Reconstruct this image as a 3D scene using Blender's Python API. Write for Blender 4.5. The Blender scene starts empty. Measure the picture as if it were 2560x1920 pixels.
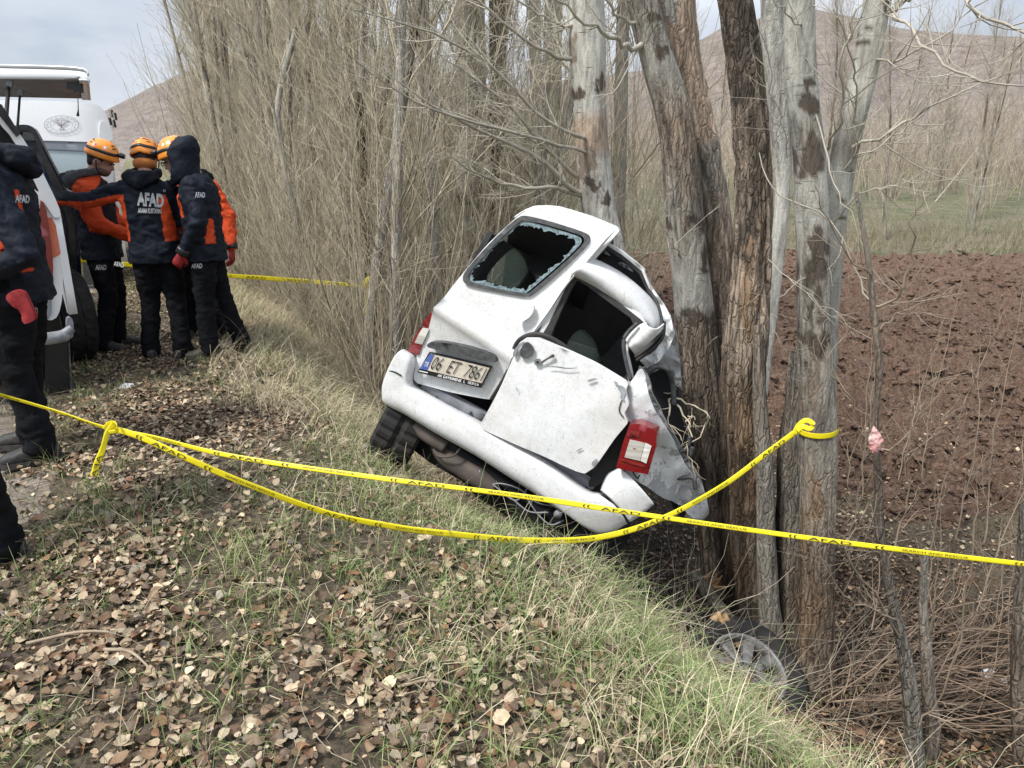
import bpy, bmesh, math, random
import numpy as np
from mathutils import Vector, Matrix
from mathutils.bvhtree import BVHTree
from mathutils.geometry import delaunay_2d_cdt
random.seed(7); RNG = np.random.default_rng(7)
scene = bpy.context.scene
COL = scene.collection
# ------------------------------------------------------------------ camera
PITCH = math.radians(16.3); FPX = 1800.0; CAMZ = 1.5
cam_d = bpy.data.cameras.new('camera'); cam = bpy.data.objects.new('camera', cam_d); COL.objects.link(cam)
cam_d.sensor_width = 36; cam_d.lens = FPX/2560*36; cam_d.clip_end = 5000; cam_d.clip_start = 0.05
cam.location = (0, 0, CAMZ); cam.rotation_euler = (math.pi/2 - PITCH, 0, 0)
scene.camera = cam
# ------------------------------------------------------------------ sky and sun
SUN_EL, SUN_ROT = math.radians(52), math.radians(-35)
world = bpy.data.worlds.new('World'); scene.world = world; world.use_nodes = True
wn, wl = world.node_tree.nodes, world.node_tree.links
wn.clear()
wo = wn.new('ShaderNodeOutputWorld'); wb = wn.new('ShaderNodeBackground')
sky = wn.new('ShaderNodeTexSky'); sky.sky_type = 'NISHITA'; sky.sun_disc = False
sky.sun_elevation = SUN_EL; sky.sun_rotation = SUN_ROT; sky.air_density = 1.0; sky.dust_density = 1.5
tc = wn.new('ShaderNodeTexCoord'); mp = wn.new('ShaderNodeMapping'); mp.inputs['Scale'].default_value = (1.0, 1.0, 3.2)
nz = wn.new('ShaderNodeTexNoise'); nz.inputs['Scale'].default_value = 1.7; nz.inputs['Detail'].default_value = 7; nz.inputs['Roughness'].default_value = 0.55
rp = wn.new('ShaderNodeValToRGB'); rp.color_ramp.elements[0].position = 0.34; rp.color_ramp.elements[1].position = 0.50
n2 = wn.new('ShaderNodeTexNoise'); n2.inputs['Scale'].default_value = 2.6; n2.inputs['Detail'].default_value = 5
r2 = wn.new('ShaderNodeValToRGB'); r2.color_ramp.elements[0].position = 0.35; r2.color_ramp.elements[1].position = 0.68
r2.color_ramp.elements[0].color = (4.6, 5.1, 5.9, 1); r2.color_ramp.elements[1].color = (7.2, 7.6, 8.2, 1)
mx = wn.new('ShaderNodeMix'); mx.data_type = 'RGBA'
wl.new(tc.outputs['Generated'], mp.inputs['Vector']); wl.new(mp.outputs['Vector'], nz.inputs['Vector']); wl.new(mp.outputs['Vector'], n2.inputs['Vector'])
wl.new(nz.outputs['Fac'], rp.inputs['Fac']); wl.new(n2.outputs['Fac'], r2.inputs['Fac'])
wl.new(rp.outputs['Color'], mx.inputs['Factor']); wl.new(sky.outputs['Color'], mx.inputs[6]); wl.new(r2.outputs['Color'], mx.inputs[7])
sx = wn.new('ShaderNodeSeparateXYZ'); wl.new(tc.outputs['Generated'], sx.inputs[0]); mr = wn.new('ShaderNodeMapRange'); mr.inputs[1].default_value = 0.0; mr.inputs[2].default_value = 0.9; mr.inputs[3].default_value = .66; mr.inputs[4].default_value = 1.45; wl.new(sx.outputs[2], mr.inputs[0])   # an overcast sky is brighter overhead
mg = wn.new('ShaderNodeMix'); mg.data_type = 'RGBA'; mg.blend_type = 'MULTIPLY'; mg.inputs[0].default_value = 1; wl.new(mx.outputs[2], mg.inputs[6]); wl.new(mr.outputs[0], mg.inputs[7]); wl.new(mg.outputs[2], wb.inputs['Color']); wb.inputs['Strength'].default_value = 0.056
wl.new(wb.outputs['Background'], wo.inputs['Surface'])
sun_d = bpy.data.lights.new('sun', 'SUN'); sun_d.energy = 1.5; sun_d.angle = math.radians(11); sun_d.color = (1.0, 0.97, 0.92)
sun = bpy.data.objects.new('sun', sun_d); COL.objects.link(sun)
sd = Vector((math.sin(SUN_ROT)*math.cos(SUN_EL), math.cos(SUN_ROT)*math.cos(SUN_EL), math.sin(SUN_EL)))
sd = Vector((-0.45, -0.35, 0.85)).normalized()
sky.sun_rotation = math.atan2(sd.x, sd.y); sky.sun_elevation = math.asin(sd.z)
sun.rotation_euler = sd.to_track_quat('Z', 'Y').to_euler()
scene.view_settings.view_transform = 'Standard'; scene.view_settings.look = 'None'
scene.view_settings.gamma = 1; scene.view_settings.exposure = 1.56; scene.view_settings.use_curve_mapping = False
scene.cycles.max_bounces = 6; scene.cycles.diffuse_bounces = 3; scene.cycles.transparent_max_bounces = 12
# ------------------------------------------------------------------ measuring: picture rays to points of the place
FW = np.array([0, math.cos(PITCH), -math.sin(PITCH)]); UPV = np.array([0, math.sin(PITCH), math.cos(PITCH)])
K = 2560/2212.0
def ray(x, y): return np.array([(x-1280)/FPX, 0, 0]) + FW + UPV*((960-y)/FPX)
def S(x, y, t): return Vector(np.array([0, 0, CAMZ]) + ray(x, y)*t)          # photo pixel + depth
def D(x, y, t): return S(x*K, y*K, t)
def DY(x, y, Y):
    r = ray(x*K, y*K); return Vector(np.array([0, 0, CAMZ]) + r*(Y/r[1]))
def DZ(x, y, z):
    r = ray(x*K, y*K); return Vector(np.array([0, 0, CAMZ]) + r*((z-CAMZ)/r[2]))
def onplane(x, y, p0, n):
    r = Vector(ray(x, y)); c = Vector((0, 0, CAMZ)); return c + r*((p0-c).dot(n)/r.dot(n))
# ------------------------------------------------------------------ noise
def _h(ix, iy, iz, seed):
    h = (ix.astype(np.int64)*374761393 + iy.astype(np.int64)*668265263 + iz.astype(np.int64)*2147483647 + seed*974634777) & 0xffffffff
    h = ((h ^ (h >> 13))*1274126177) & 0xffffffff; h = ((h ^ (h >> 16))*2246822519) & 0xffffffff
    return ((h ^ (h >> 15)) & 0xffffff)/float(0xffffff)
def vn(x, y, seed=0):
    x = np.asarray(x, float); y = np.asarray(y, float)
    ix, iy = np.floor(x), np.floor(y); fx, fy = x-ix, y-iy; fx = fx*fx*(3-2*fx); fy = fy*fy*(3-2*fy); z = np.zeros_like(ix)
    a, b, c, d = _h(ix, iy, z, seed), _h(ix+1, iy, z, seed), _h(ix, iy+1, z, seed), _h(ix+1, iy+1, z, seed)
    return (a*(1-fx)+b*fx)*(1-fy) + (c*(1-fx)+d*fx)*fy
def fbm(x, y, seed=0, o=4, g=0.5):
    s = 0; a = 1; n = 0
    for k in range(o): s = s + a*vn(x*2**k+k*17.3, y*2**k-k*9.1, seed+k); n += a; a *= g
    return s/n
def vn3(x, y, z, seed=0):
    x = np.asarray(x, float); y = np.asarray(y, float); z = np.asarray(z, float)
    ix, iy, iz = np.floor(x), np.floor(y), np.floor(z); f = [x-ix, y-iy, z-iz]; f = [q*q*(3-2*q) for q in f]
    r = 0
    for i in (0, 1):
        for j in (0, 1):
            for k in (0, 1):
                r = r + _h(ix+i, iy+j, iz+k, seed)*(f[0] if i else 1-f[0])*(f[1] if j else 1-f[1])*(f[2] if k else 1-f[2])
    return r
def fbm3(x, y, z, seed=0, o=4, g=0.5):
    s = 0; a = 1; n = 0
    for k in range(o): s = s + a*vn3(x*2**k+k*17.3, y*2**k-k*9.1, z*2**k+k*5.7, seed+k); n += a; a *= g
    return s/n
def sst(a, b, x): t = np.clip((x-a)/(b-a), 0, 1); return t*t*(3-2*t)
# ------------------------------------------------------------------ objects, names, materials
def tag(o, label=None, cat=None, group=None, kind=None):
    if label: o['label'] = label
    if cat: o['category'] = cat
    if group: o['group'] = group
    if kind: o['kind'] = kind
    return o
def empty(name, loc=(0, 0, 0), parent=None):
    o = bpy.data.objects.new(name, None); COL.objects.link(o); o.location = loc; o.empty_display_size = 0.1
    return adopt(o, parent) if parent else o
def wmat(o):
    m = Matrix.LocRotScale(o.location, o.rotation_euler, o.scale)
    return wmat(o.parent) @ o.matrix_parent_inverse @ m if o.parent else m
def adopt(o, parent): o.parent = parent; o.matrix_parent_inverse = wmat(parent).inverted(); return o
def link(name, me, parent=None):
    o = bpy.data.objects.new(name, me); COL.objects.link(o)
    return adopt(o, parent) if parent else o
def npmesh(name, V, F, mat, col=None, smooth=True, mi=None):
    me = bpy.data.meshes.new(name); V = np.ascontiguousarray(V, np.float32).reshape(-1, 3); F = np.ascontiguousarray(F, np.int32); k = F.shape[1]; F = F.reshape(-1, k)
    me.vertices.add(len(V)); me.vertices.foreach_set('co', V.ravel())
    me.loops.add(F.size); me.loops.foreach_set('vertex_index', F.ravel())
    me.polygons.add(len(F)); me.polygons.foreach_set('loop_start', np.arange(0, F.size, k, dtype=np.int32))
    me.polygons.foreach_set('loop_total', np.full(len(F), k, np.int32))
    for m in (mat if isinstance(mat, (list, tuple)) else [mat]): me.materials.append(m)
    if mi is not None: me.polygons.foreach_set('material_index', np.ascontiguousarray(mi, np.int32))
    me.polygons.foreach_set('use_smooth', np.full(len(F), smooth, bool))
    if col is not None:
        a = me.color_attributes.new('Col', 'FLOAT_COLOR', 'POINT'); c = np.ones((len(V), 4), np.float32); c[:, :3] = np.asarray(col).reshape(-1, 3)
        a.data.foreach_set('color', c.ravel())
    me.update(calc_edges=True)
    return me
def pymesh(name, V, F, mat, smooth=False, col=None):
    me = bpy.data.meshes.new(name); me.from_pydata([tuple(v) for v in V], [], F)
    for m in (mat if isinstance(mat, (list, tuple)) else [mat]): me.materials.append(m)
    if smooth: me.polygons.foreach_set('use_smooth', [True]*len(me.polygons))
    if col is not None:
        a = me.color_attributes.new('Col', 'FLOAT_COLOR', 'POINT'); c = np.ones((len(V), 4), np.float32); c[:, :3] = np.asarray(col).reshape(-1, 3)
        a.data.foreach_set('color', c.ravel())
    me.update(); return me
class NT:
    def __init__(s, name):
        s.m = bpy.data.materials.new(name); s.m.use_nodes = True; s.t = s.m.node_tree; s.n = s.t.nodes; s.b = s.n['Principled BSDF']
    def new(s, ty, **k):
        n = s.n.new(ty)
        for a, v in k.items(): setattr(n, a, v)
        return n
    def l(s, a, b): s.t.links.new(a, b)
    def coord(s, sc=(1, 1, 1)):
        c = s.new('ShaderNodeTexCoord'); m = s.new('ShaderNodeMapping'); m.inputs['Scale'].default_value = sc; s.l(c.outputs['Object'], m.inputs['Vector']); return m.outputs['Vector']
    def noise(s, scale, detail=5, rough=0.55, v=None, sc=(1, 1, 1)):
        n = s.new('ShaderNodeTexNoise'); n.inputs['Scale'].default_value = scale; n.inputs['Detail'].default_value = detail; n.inputs['Roughness'].default_value = rough
        s.l(v if v is not None else s.coord(sc), n.inputs['Vector']); return n.outputs['Fac']
    def ramp(s, f, p0, c0, p1, c1):
        r = s.new('ShaderNodeValToRGB'); e = r.color_ramp.elements; e[0].position = p0; e[1].position = p1
        g = lambda c: (c, c, c, 1) if not hasattr(c, '__len__') else (*c[:3], 1)
        e[0].color = g(c0); e[1].color = g(c1); s.l(f, r.inputs['Fac']); return r.outputs['Color']
    def mix(s, f, a, b, mode='MIX'):
        m = s.new('ShaderNodeMix', data_type='RGBA', blend_type=mode)
        for q, i in ((f, 0), (a, 6), (b, 7)):
            if hasattr(q, 'is_output'): s.l(q, m.inputs[i])
            elif hasattr(q, '__len__'): m.inputs[i].default_value = (*q[:3], 1)
            else: m.inputs[i].default_value = q
        return m.outputs[2]
    def attr(s, n='Col'): a = s.new('ShaderNodeAttribute'); a.attribute_name = n; return a.outputs['Color']
    def base(s, c):
        if hasattr(c, 'is_output'): s.l(c, s.b.inputs['Base Color'])
        else: s.b.inputs['Base Color'].default_value = (*c[:3], 1)
    def bump(s, h, strength=0.5, dist=0.01):
        b = s.new('ShaderNodeBump'); b.inputs['Strength'].default_value = strength; b.inputs['Distance'].default_value = dist
        s.l(h, b.inputs['Height']); s.l(b.outputs['Normal'], s.b.inputs['Normal'])
    def p(s, **k):
        for a, v in k.items(): s.b.inputs[a.replace('_', ' ')].default_value = v
def pm(name, c1, c2=None, scale=20, rough=0.7, bump=0.0, bscale=60, bdist=0.005, metal=0.0, spec=0.5, attr=False, var=(0.75, 1.2), detail=5, coat=0):
    t = NT(name); f = t.noise(scale, detail)
    if attr: t.base(t.mix(1.0, t.attr(), t.ramp(f, 0.3, var[0], 0.7, var[1]), 'MULTIPLY'))
    elif c2 is not None: t.base(t.ramp(f, 0.35, c1, 0.65, c2))
    else: t.base(c1)
    t.p(Roughness=rough, Metallic=metal); t.b.inputs['Specular IOR Level'].default_value = spec
    if coat: t.b.inputs['Coat Weight'].default_value = coat
    if bump: t.bump(t.noise(bscale, 6), bump, bdist)
    return t.m
# ------------------------------------------------------------------ tubes in bulk
def frames(P):
    T = np.gradient(P, axis=1); T /= np.linalg.norm(T, axis=2, keepdims=True)+1e-9
    up = np.where(np.abs(T[..., 2:3]) > 0.95, np.array([1., 0, 0]), np.array([0, 0, 1.]))
    A = np.cross(T, up); A /= np.linalg.norm(A, axis=2, keepdims=True)+1e-9
    return T, A, np.cross(A, T)
def tubes(P, R, sides=3, base=0):
    """P (N,K,3) R (N,K) -> V, F(quads)"""
    N, Kk, _ = P.shape; T, A, B = frames(P); ang = np.arange(sides)*2*math.pi/sides
    V = P[:, :, None, :] + R[:, :, None, None]*(np.cos(ang)[None, None, :, None]*A[:, :, None, :] + np.sin(ang)[None, None, :, None]*B[:, :, None, :])
    i = np.arange(N)[:, None, None]*Kk*sides + np.arange(Kk-1)[None, :, None]*sides; j = np.arange(sides)[None, None, :]; j2 = (j+1) % sides
    F = np.stack([i+j, i+j2, i+sides+j2, i+sides+j], -1).reshape(-1, 4) + base
    return V.reshape(-1, 3), F
class Bulk:
    def __init__(s): s.V = []; s.F = []; s.C = []; s.n = 0
    def add(s, V, F, C):
        V = np.asarray(V).reshape(-1, 3); s.V.append(V); s.F.append(np.asarray(F)+s.n); s.n += len(V)
        C = np.asarray(C, float)
        s.C.append(np.broadcast_to(C, V.shape) if C.ndim == 1 else C.reshape(-1, 3))
    def tubes(s, P, R, C, sides=3):
        V, F = tubes(P, R, sides); C = np.asarray(C, float)
        if C.ndim == 2: C = np.repeat(C, P.shape[1]*sides, 0)
        s.add(V, F, C)
    def mesh(s, name, mat, smooth=True): return npmesh(name, np.concatenate(s.V), np.concatenate(s.F), mat, np.concatenate(s.C), smooth)
def grow(P0, D0, L, Kk, bend=0.25, up=0.0, rng=RNG, wig=0.08):
    """paths from points P0 (N,3), directions D0, lengths L (N)"""
    N = len(P0); P = np.zeros((N, Kk, 3)); P[:, 0] = P0; d = D0/np.linalg.norm(D0, axis=1, keepdims=True)
    st = (L/(Kk-1))[:, None]
    for k in range(1, Kk):
        d = d + rng.normal(0, wig, (N, 3)) + np.array([0, 0, up]); d /= np.linalg.norm(d, axis=1, keepdims=True)
        P[:, k] = P[:, k-1] + d*st
    return P
def children(P, R, n, t0, t1, ang, rng=RNG):
    """n child starts per path: points, directions, radius at the start"""
    N, Kk, _ = P.shape; t = rng.uniform(t0, t1, (N, n))*(Kk-1); i = np.clip(np.floor(t).astype(int), 0, Kk-2); f = (t-i)[..., None]
    idx = np.arange(N)[:, None]; a, b = P[idx, i], P[idx, i+1]; p = a*(1-f)+b*f; T = b-a; T /= np.linalg.norm(T, axis=2, keepdims=True)+1e-9
    rr = R[idx, i]*(1-f[..., 0])+R[idx, i+1]*f[..., 0]
    q = rng.normal(0, 1, p.shape); q -= (q*T).sum(2, keepdims=True)*T; q /= np.linalg.norm(q, axis=2, keepdims=True)+1e-9
    a = rng.uniform(ang[0], ang[1], (N, n))[..., None]
    d = np.cos(a)*T + np.sin(a)*q
    return p.reshape(-1, 3), d.reshape(-1, 3), rr.reshape(-1), (t/(Kk-1)).reshape(-1)
def spline(pts, n):
    """Catmull-Rom through rows of any width, n samples"""
    P = np.array([list(p) for p in pts], float); m = len(P); 
    if m == 2: t = np.linspace(0, 1, n)[:, None]; return P[0]*(1-t)+P[1]*t
    Q = np.vstack([2*P[0]-P[1], P, 2*P[-1]-P[-2]]); u = np.linspace(0, m-1-1e-9, n); i = u.astype(int); f = (u-i)[:, None]
    a, b, c, d = Q[i], Q[i+1], Q[i+2], Q[i+3]
    return 0.5*((2*b)+(-a+c)*f+(2*a-5*b+4*c-d)*f*f+(-a+3*b-3*c+d)*f**3)
def tube_obj(name, pts, rad, mat, parent=None, sides=8, n=24, caps=True):
    P = spline(pts, n)[None]; R = np.full((1, n), rad) if not hasattr(rad, '__len__') else np.interp(np.linspace(0, 1, n), np.linspace(0, 1, len(rad)), rad)[None]
    V, F = tubes(P, R, sides); F = [tuple(int(q) for q in f) for f in F]
    if caps: F += [tuple(range(sides-1, -1, -1)), tuple(range(len(V)-sides, len(V)))]
    return link(name, pymesh(name, V, F, mat, True), parent)

# ------------------------------------------------------------------ the lie of the land
# s runs along the road (away and to the left), w across it (to the right)
DS = np.array([-0.493, 0.870]); DW = np.array([0.870, 0.493]); P00 = np.array([0.34, 2.52])
def sw(x, y): dx, dy = x-P00[0], y-P00[1]; return dx*DS[0]+dy*DS[1], dx*DW[0]+dy*DW[1]
def xy(s, w): return P00[0]+s*DS[0]+w*DW[0], P00[1]+s*DS[1]+w*DW[1]
PW = [-60, -4.4, -1.8, -1.3, -.4, -.05, .25, .6, 1.0, 1.5, 2.1, 2.8, 3.3, 3.9, 30]
PZ = [0.0, 0.03, 0.0, .03, .02, -.04, -.26, -.66, -1.02, -1.28, -1.38, -1.22, -1.02, -.95, -1.0]
def wshift(x, y):
    s, w = sw(x, y); return s, w + .16*sst(.5, -.1, s)*sst(-1.4, -.7, s) + .36*sst(.2, 1.1, s)*sst(5.5, 3.5, s)
def far_edge(x): return 23.5 - .12*x
def classes(x, y):
    """0 road 1 verge/ditch 2 field 3 meadow"""
    s, w = wshift(x, y); j = (fbm(x*2.2, y*2.2, 5)-.5)
    c = np.full(np.shape(x), 1); c = np.where((w < -1.66+j*.6-.7*sst(1.3, .5, s)) & (w > -5.2+j), 0, c)
    far = y > far_edge(x)+j*1.2
    c = np.where((w > 3.55+j*1.6) & ~far, 2, c); c = np.where((w > 3.0) & far, 3, c)
    return c
def height(x, y, fine=True):
    x = np.asarray(x, float); y = np.asarray(y, float); s, w = wshift(x, y)
    z = np.interp(w, PW, PZ)
    # the verge lies lower behind the wreck, the ditch runs out with distance
    m = np.clip(y-far_edge(x), 0, 400)*sst(3, 6, w); z = z + .045*m
    if fine:
        z = z + (fbm(x*.6, y*.6, 3)-.5)*.16*sst(-2.2, -.5, w) + (fbm(x*4, y*4, 11)-.5)*.05
        f = sst(3.2, 4.4, w)*sst(1.5, -1.0, y-far_edge(x))
        cl = np.abs(fbm(x*2.3, y*4.2, 21, 5, .6)-.5)*2; cl2 = fbm(x*7, y*11, 22, 3)
        cl3 = np.abs(fbm(x*15, y*22, 24, 3)-.5)*2; z = z + f*((.5-cl)*.42 + (cl2-.5)*.34 + (fbm(x*.9+.3*y, y*2.2, 27, 3)-.5)*.3 - cl3*.07)
        rut = sst(-1.8, -2.1, w)*sst(-5, -4.6, w); z = z + rut*((fbm(x*1.2, y*1.2, 31)-.5)*.05)
    return z
def hz(x, y): return float(height(np.array([x]), np.array([y]))[0])
def skyline():
    T = [(-900, 330), (-200, 335), (100, 300), (240, 226), (340, 176), (480, 128), (620, 60), (800, 120), (1100, 190), (1400, 150), (1560, 60), (1740, 16), (1860, 40), (1950, 62), (2080, 74), (2212, 80), (2500, 150), (3200, 260)]
    th, el = [], []
    for a, b in T:
        r = ray(a*K, b*K); th.append(math.atan2(r[0], r[1])); el.append(r[2]/math.hypot(r[0], r[1]))
    return np.array(th), np.array(el)
# ------------------------------------------------------------------ ground
def ground_mats():
    t = NT('soil_litter'); f = t.noise(3, 6); g = t.noise(45, 5, .7)
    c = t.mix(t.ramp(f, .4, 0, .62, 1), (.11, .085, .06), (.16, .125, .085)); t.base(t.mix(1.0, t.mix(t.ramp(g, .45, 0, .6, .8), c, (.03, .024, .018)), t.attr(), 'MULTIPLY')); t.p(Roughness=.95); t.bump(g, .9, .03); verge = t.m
    t = NT('wet_track'); f = t.noise(1.6, 6); g = t.noise(60, 5, .7)
    c = t.mix(t.ramp(g, .4, 0, .65, 1), (.17, .14, .11), (.35, .31, .26)); t.base(t.mix(t.ramp(f, .45, 0, .6, 1), c, (.12, .095, .075)))
    t.l(t.ramp(f, .42, .18, .56, .8), t.b.inputs['Roughness']); t.bump(t.noise(18, 6, .7), .5, .02); road = t.m
    t = NT('ploughed_soil'); f = t.noise(2.0, 6); g = t.noise(16, 6, .7, sc=(1, 1.8, 1)); k = t.noise(70, 4, .7)
    c = t.mix(t.ramp(g, .36, 0, .64, 1), (.135, .075, .048), (.42, .262, .175)); c = t.mix(t.ramp(k, .62, 0, .72, .6), c, (.50, .37, .27)); t.base(t.mix(t.ramp(f, .4, 0, .7, .3), c, (.30, .19, .13)))
    t.p(Roughness=.9); t.bump(g, 1, .2); field = t.m
    t = NT('meadow'); f = t.noise(.9, 7, .65); g = t.noise(9, 6, .7)
    c = t.mix(t.ramp(f, .42, 0, .6, 1), (.36, .32, .21), (.21, .25, .10)); t.base(t.mix(t.ramp(g, .42, 0, .62, .75), c, (.06, .045, .03))); t.p(Roughness=.95); t.bump(g, 1, .3); meadow = t.m
    t = NT('hillside'); f = t.noise(.014, 8, .6); g = t.noise(.12, 6, .65, sc=(1, 1, 2.5)); k = t.noise(.9, 5, .75)
    c = t.mix(t.ramp(g, .38, 0, .62, 1), (.17, .135, .12), (.30, .25, .215)); c = t.mix(t.ramp(f, .45, 0, .6, .6), c, (.19, .16, .15)); t.base(t.mix(t.ramp(k, .5, 0, .62, .6), c, (.36, .31, .26))); t.p(Roughness=1.0); t.bump(g, 1, 6.0); hill = t.m
    return [road, verge, field, meadow], hill
GM, HILLM = ground_mats()
def build_ground():
    nr, nt = 470, 560
    r = 0.55*np.geomspace(1, 170/0.55, nr); th = np.radians(np.linspace(-56, 56, nt))
    # more rings between 2 and 14 m
    q = np.linspace(0, 1, nr); r = np.interp(q, [0, .04, .18, .62, .86, 1], np.log([.5, 1.1, 2.2, 9, 30, 170])); r = np.exp(r)
    X = r[:, None]*np.sin(th)[None]; Y = r[:, None]*np.cos(th)[None]
    Z = height(X, Y)
    V = np.stack([X, Y, Z], -1).reshape(-1, 3)
    i = (np.arange(nr-1)[:, None]*nt + np.arange(nt-1)[None]).reshape(-1); F = np.stack([i, i+1, i+nt+1, i+nt], -1)[:, ::-1]
    c = V[F].mean(1); cl = classes(c[:, 0], c[:, 1]); out = []
    for k, (nm, lab) in enumerate([('road', 'wet muddy gravel track at the left edge'), ('ground', 'leaf covered verge sloping down into the ditch'), ('field', 'ploughed red brown field behind the trees'), ('meadow', 'rough green and straw coloured meadow beyond the field')]):
        f = F[cl == k]; u, inv = np.unique(f, return_inverse=True)
        _, wv = wshift(V[u][:, 0], V[u][:, 1]); ditch_shade = np.interp(wv, [.1, .7, 2.6, 3.6], [1, .38, .42, 1]); cc = np.stack([ditch_shade, ditch_shade*.94+.06*ditch_shade*ditch_shade, ditch_shade*.9], -1)   # shade of the ditch put into the soil colour
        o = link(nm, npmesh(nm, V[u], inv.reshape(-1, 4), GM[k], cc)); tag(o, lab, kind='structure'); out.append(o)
    # land right round the camera and the hills
    T, E = skyline(); nt = 420; th = np.radians(np.linspace(-80, 80, nt)); rr = np.concatenate([[160], np.geomspace(175, 900, 60)])
    H = np.interp(th, T, E)
    R, TH = np.meshgrid(rr, th, indexing='ij'); x, y = R*np.sin(TH), R*np.cos(TH); p = sst(170, 520, R)**1.2
    base = np.where(TH > .12, 4.5, 0.0)*1.0
    n = (fbm(x/55, y/90, 41, 5)-.5)
    gul = np.abs(fbm(TH*26+R/420, R/500, 43, 4)-.5)*2
    z = base*sst(140, 200, R)*1 + (H[None]*R+CAMZ)*p*(1+.0*n) + n*20*p*sst(600, 400, R)*.6 + (gul-.5)*9*p*sst(560, 420, R)
    z = np.minimum(z, H[None]*R+CAMZ); z = np.where(R > 520, (H[None]*520+CAMZ) - (R-520)*.12 + H[None]*0, z)
    z[0] = -3
    V = np.stack([x, y, z], -1).reshape(-1, 3); a = (np.arange(len(rr)-1)[:, None]*nt + np.arange(nt-1)[None]).reshape(-1); F = np.stack([a, a+nt, a+nt+1, a+1], -1)
    o = link('hills', npmesh('hills', V, F, HILLM)); tag(o, 'bare brown hills behind the trees', kind='structure')
    return out
road_o, ground_o, field_o, meadow_o = build_ground()
back = link('plain', pymesh('plain', [(-2000, -2000, -3.2), (2000, -2000, -3.2), (2000, 2000, -3.2), (-2000, 2000, -3.2)], [(0, 1, 2, 3)], GM[3])); tag(back, kind='structure')

# ------------------------------------------------------------------ fallen leaves
LEAFM = pm('dry_leaf', (1, 1, 1), scale=60, rough=.62, attr=True, var=(.72, 1.18), bump=.4, bscale=120, bdist=.003)
PAL = .88*np.array([1.06, 1.0, .84])*np.array([(.10, .065, .04), (.14, .10, .07), (.42, .33, .25), (.36, .27, .20), (.52, .43, .34), (.27, .18, .12), (.16, .085, .05), (.22, .12, .07), (.33, .29, .26), (.45, .36, .28), (.20, .14, .10), (.12, .08, .06), (.29, .22, .17), (.57, .49, .39)])
def leaf_geo(P, L, rng, tilt=.30, curl=1.0):
    N = len(P); rows = np.array([0, .2, .5, .8, 1.0]); wd = np.array([.16, .44, .50, .36, .05])
    g = np.zeros((5, 3, 3)); g[:, :, 0] = (rows-.5)[:, None]; g[:, 0, 1] = wd; g[:, 2, 1] = -wd
    G = np.repeat(g.reshape(1, 15, 3), N, 0)*L[:, None, None]
    G[..., 1] *= rng.uniform(.7, 1.1, (N, 1)); G += rng.normal(0, .035, G.shape)*L[:, None, None]
    cu = rng.normal(0, 1.6, (N, 1))*curl; cv = rng.normal(.3, 2.2, (N, 1))*curl*(rng.uniform(0, 1, (N, 1)) < .7); y = G[..., 1]/L[:, None]; x = G[..., 0]/L[:, None]
    G[..., 2] += L[:, None]*(cu*x*x*.45 + cv*y*y*.55 + rng.normal(0, .5, (N, 1))*x*y)
    a = rng.uniform(0, 2*math.pi, N); tx = rng.normal(0, tilt, N); ty = rng.normal(0, tilt, N)
    ca, sa = np.cos(a), np.sin(a); Z0 = np.zeros(N); O = np.ones(N)
    Rz = np.stack([np.stack([ca, -sa, Z0], -1), np.stack([sa, ca, Z0], -1), np.stack([Z0, Z0, O], -1)], 1)
    c, s_ = np.cos(tx), np.sin(tx); Rx = np.stack([np.stack([O, Z0, Z0], -1), np.stack([Z0, c, -s_], -1), np.stack([Z0, s_, c], -1)], 1)
    c, s_ = np.cos(ty), np.sin(ty); Ry = np.stack([np.stack([c, Z0, s_], -1), np.stack([Z0, O, Z0], -1), np.stack([-s_, Z0, c], -1)], 1)
    G = np.einsum('nij,nkj->nki', Rz@Rx@Ry, G)
    G = G + P[:, None, :]
    f = []
    for r_ in range(4):
        for c_ in range(2): f.append([r_*3+c_, r_*3+c_+1, r_*3+c_+4, r_*3+c_+3])
    F = (np.arange(N)[:, None, None]*15 + np.array(f)[None]).reshape(-1, 4)
    return G, F
def scatter(n, smin, smax, wmin, wmax, dens, rng):
    s = rng.uniform(smin, smax, n); w = rng.uniform(wmin, wmax, n); x, y = xy(s, w); 
    k = (rng.uniform(0, 1, n) < dens(x, y, s, w)) & (y > .5)
    return x[k], y[k]
def seen(x, y, z, m=0.06):
    v = np.stack([x, y, z-CAMZ], -1); d = v@FW; u = v[:, 0]/d; t = (v@UPV)/d
    return (d > .3) & (np.abs(u) < .711+m+.25/np.maximum(d, .5)) & (t > -.533-m-.2/np.maximum(d, .5)) & (t < .56)
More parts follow.
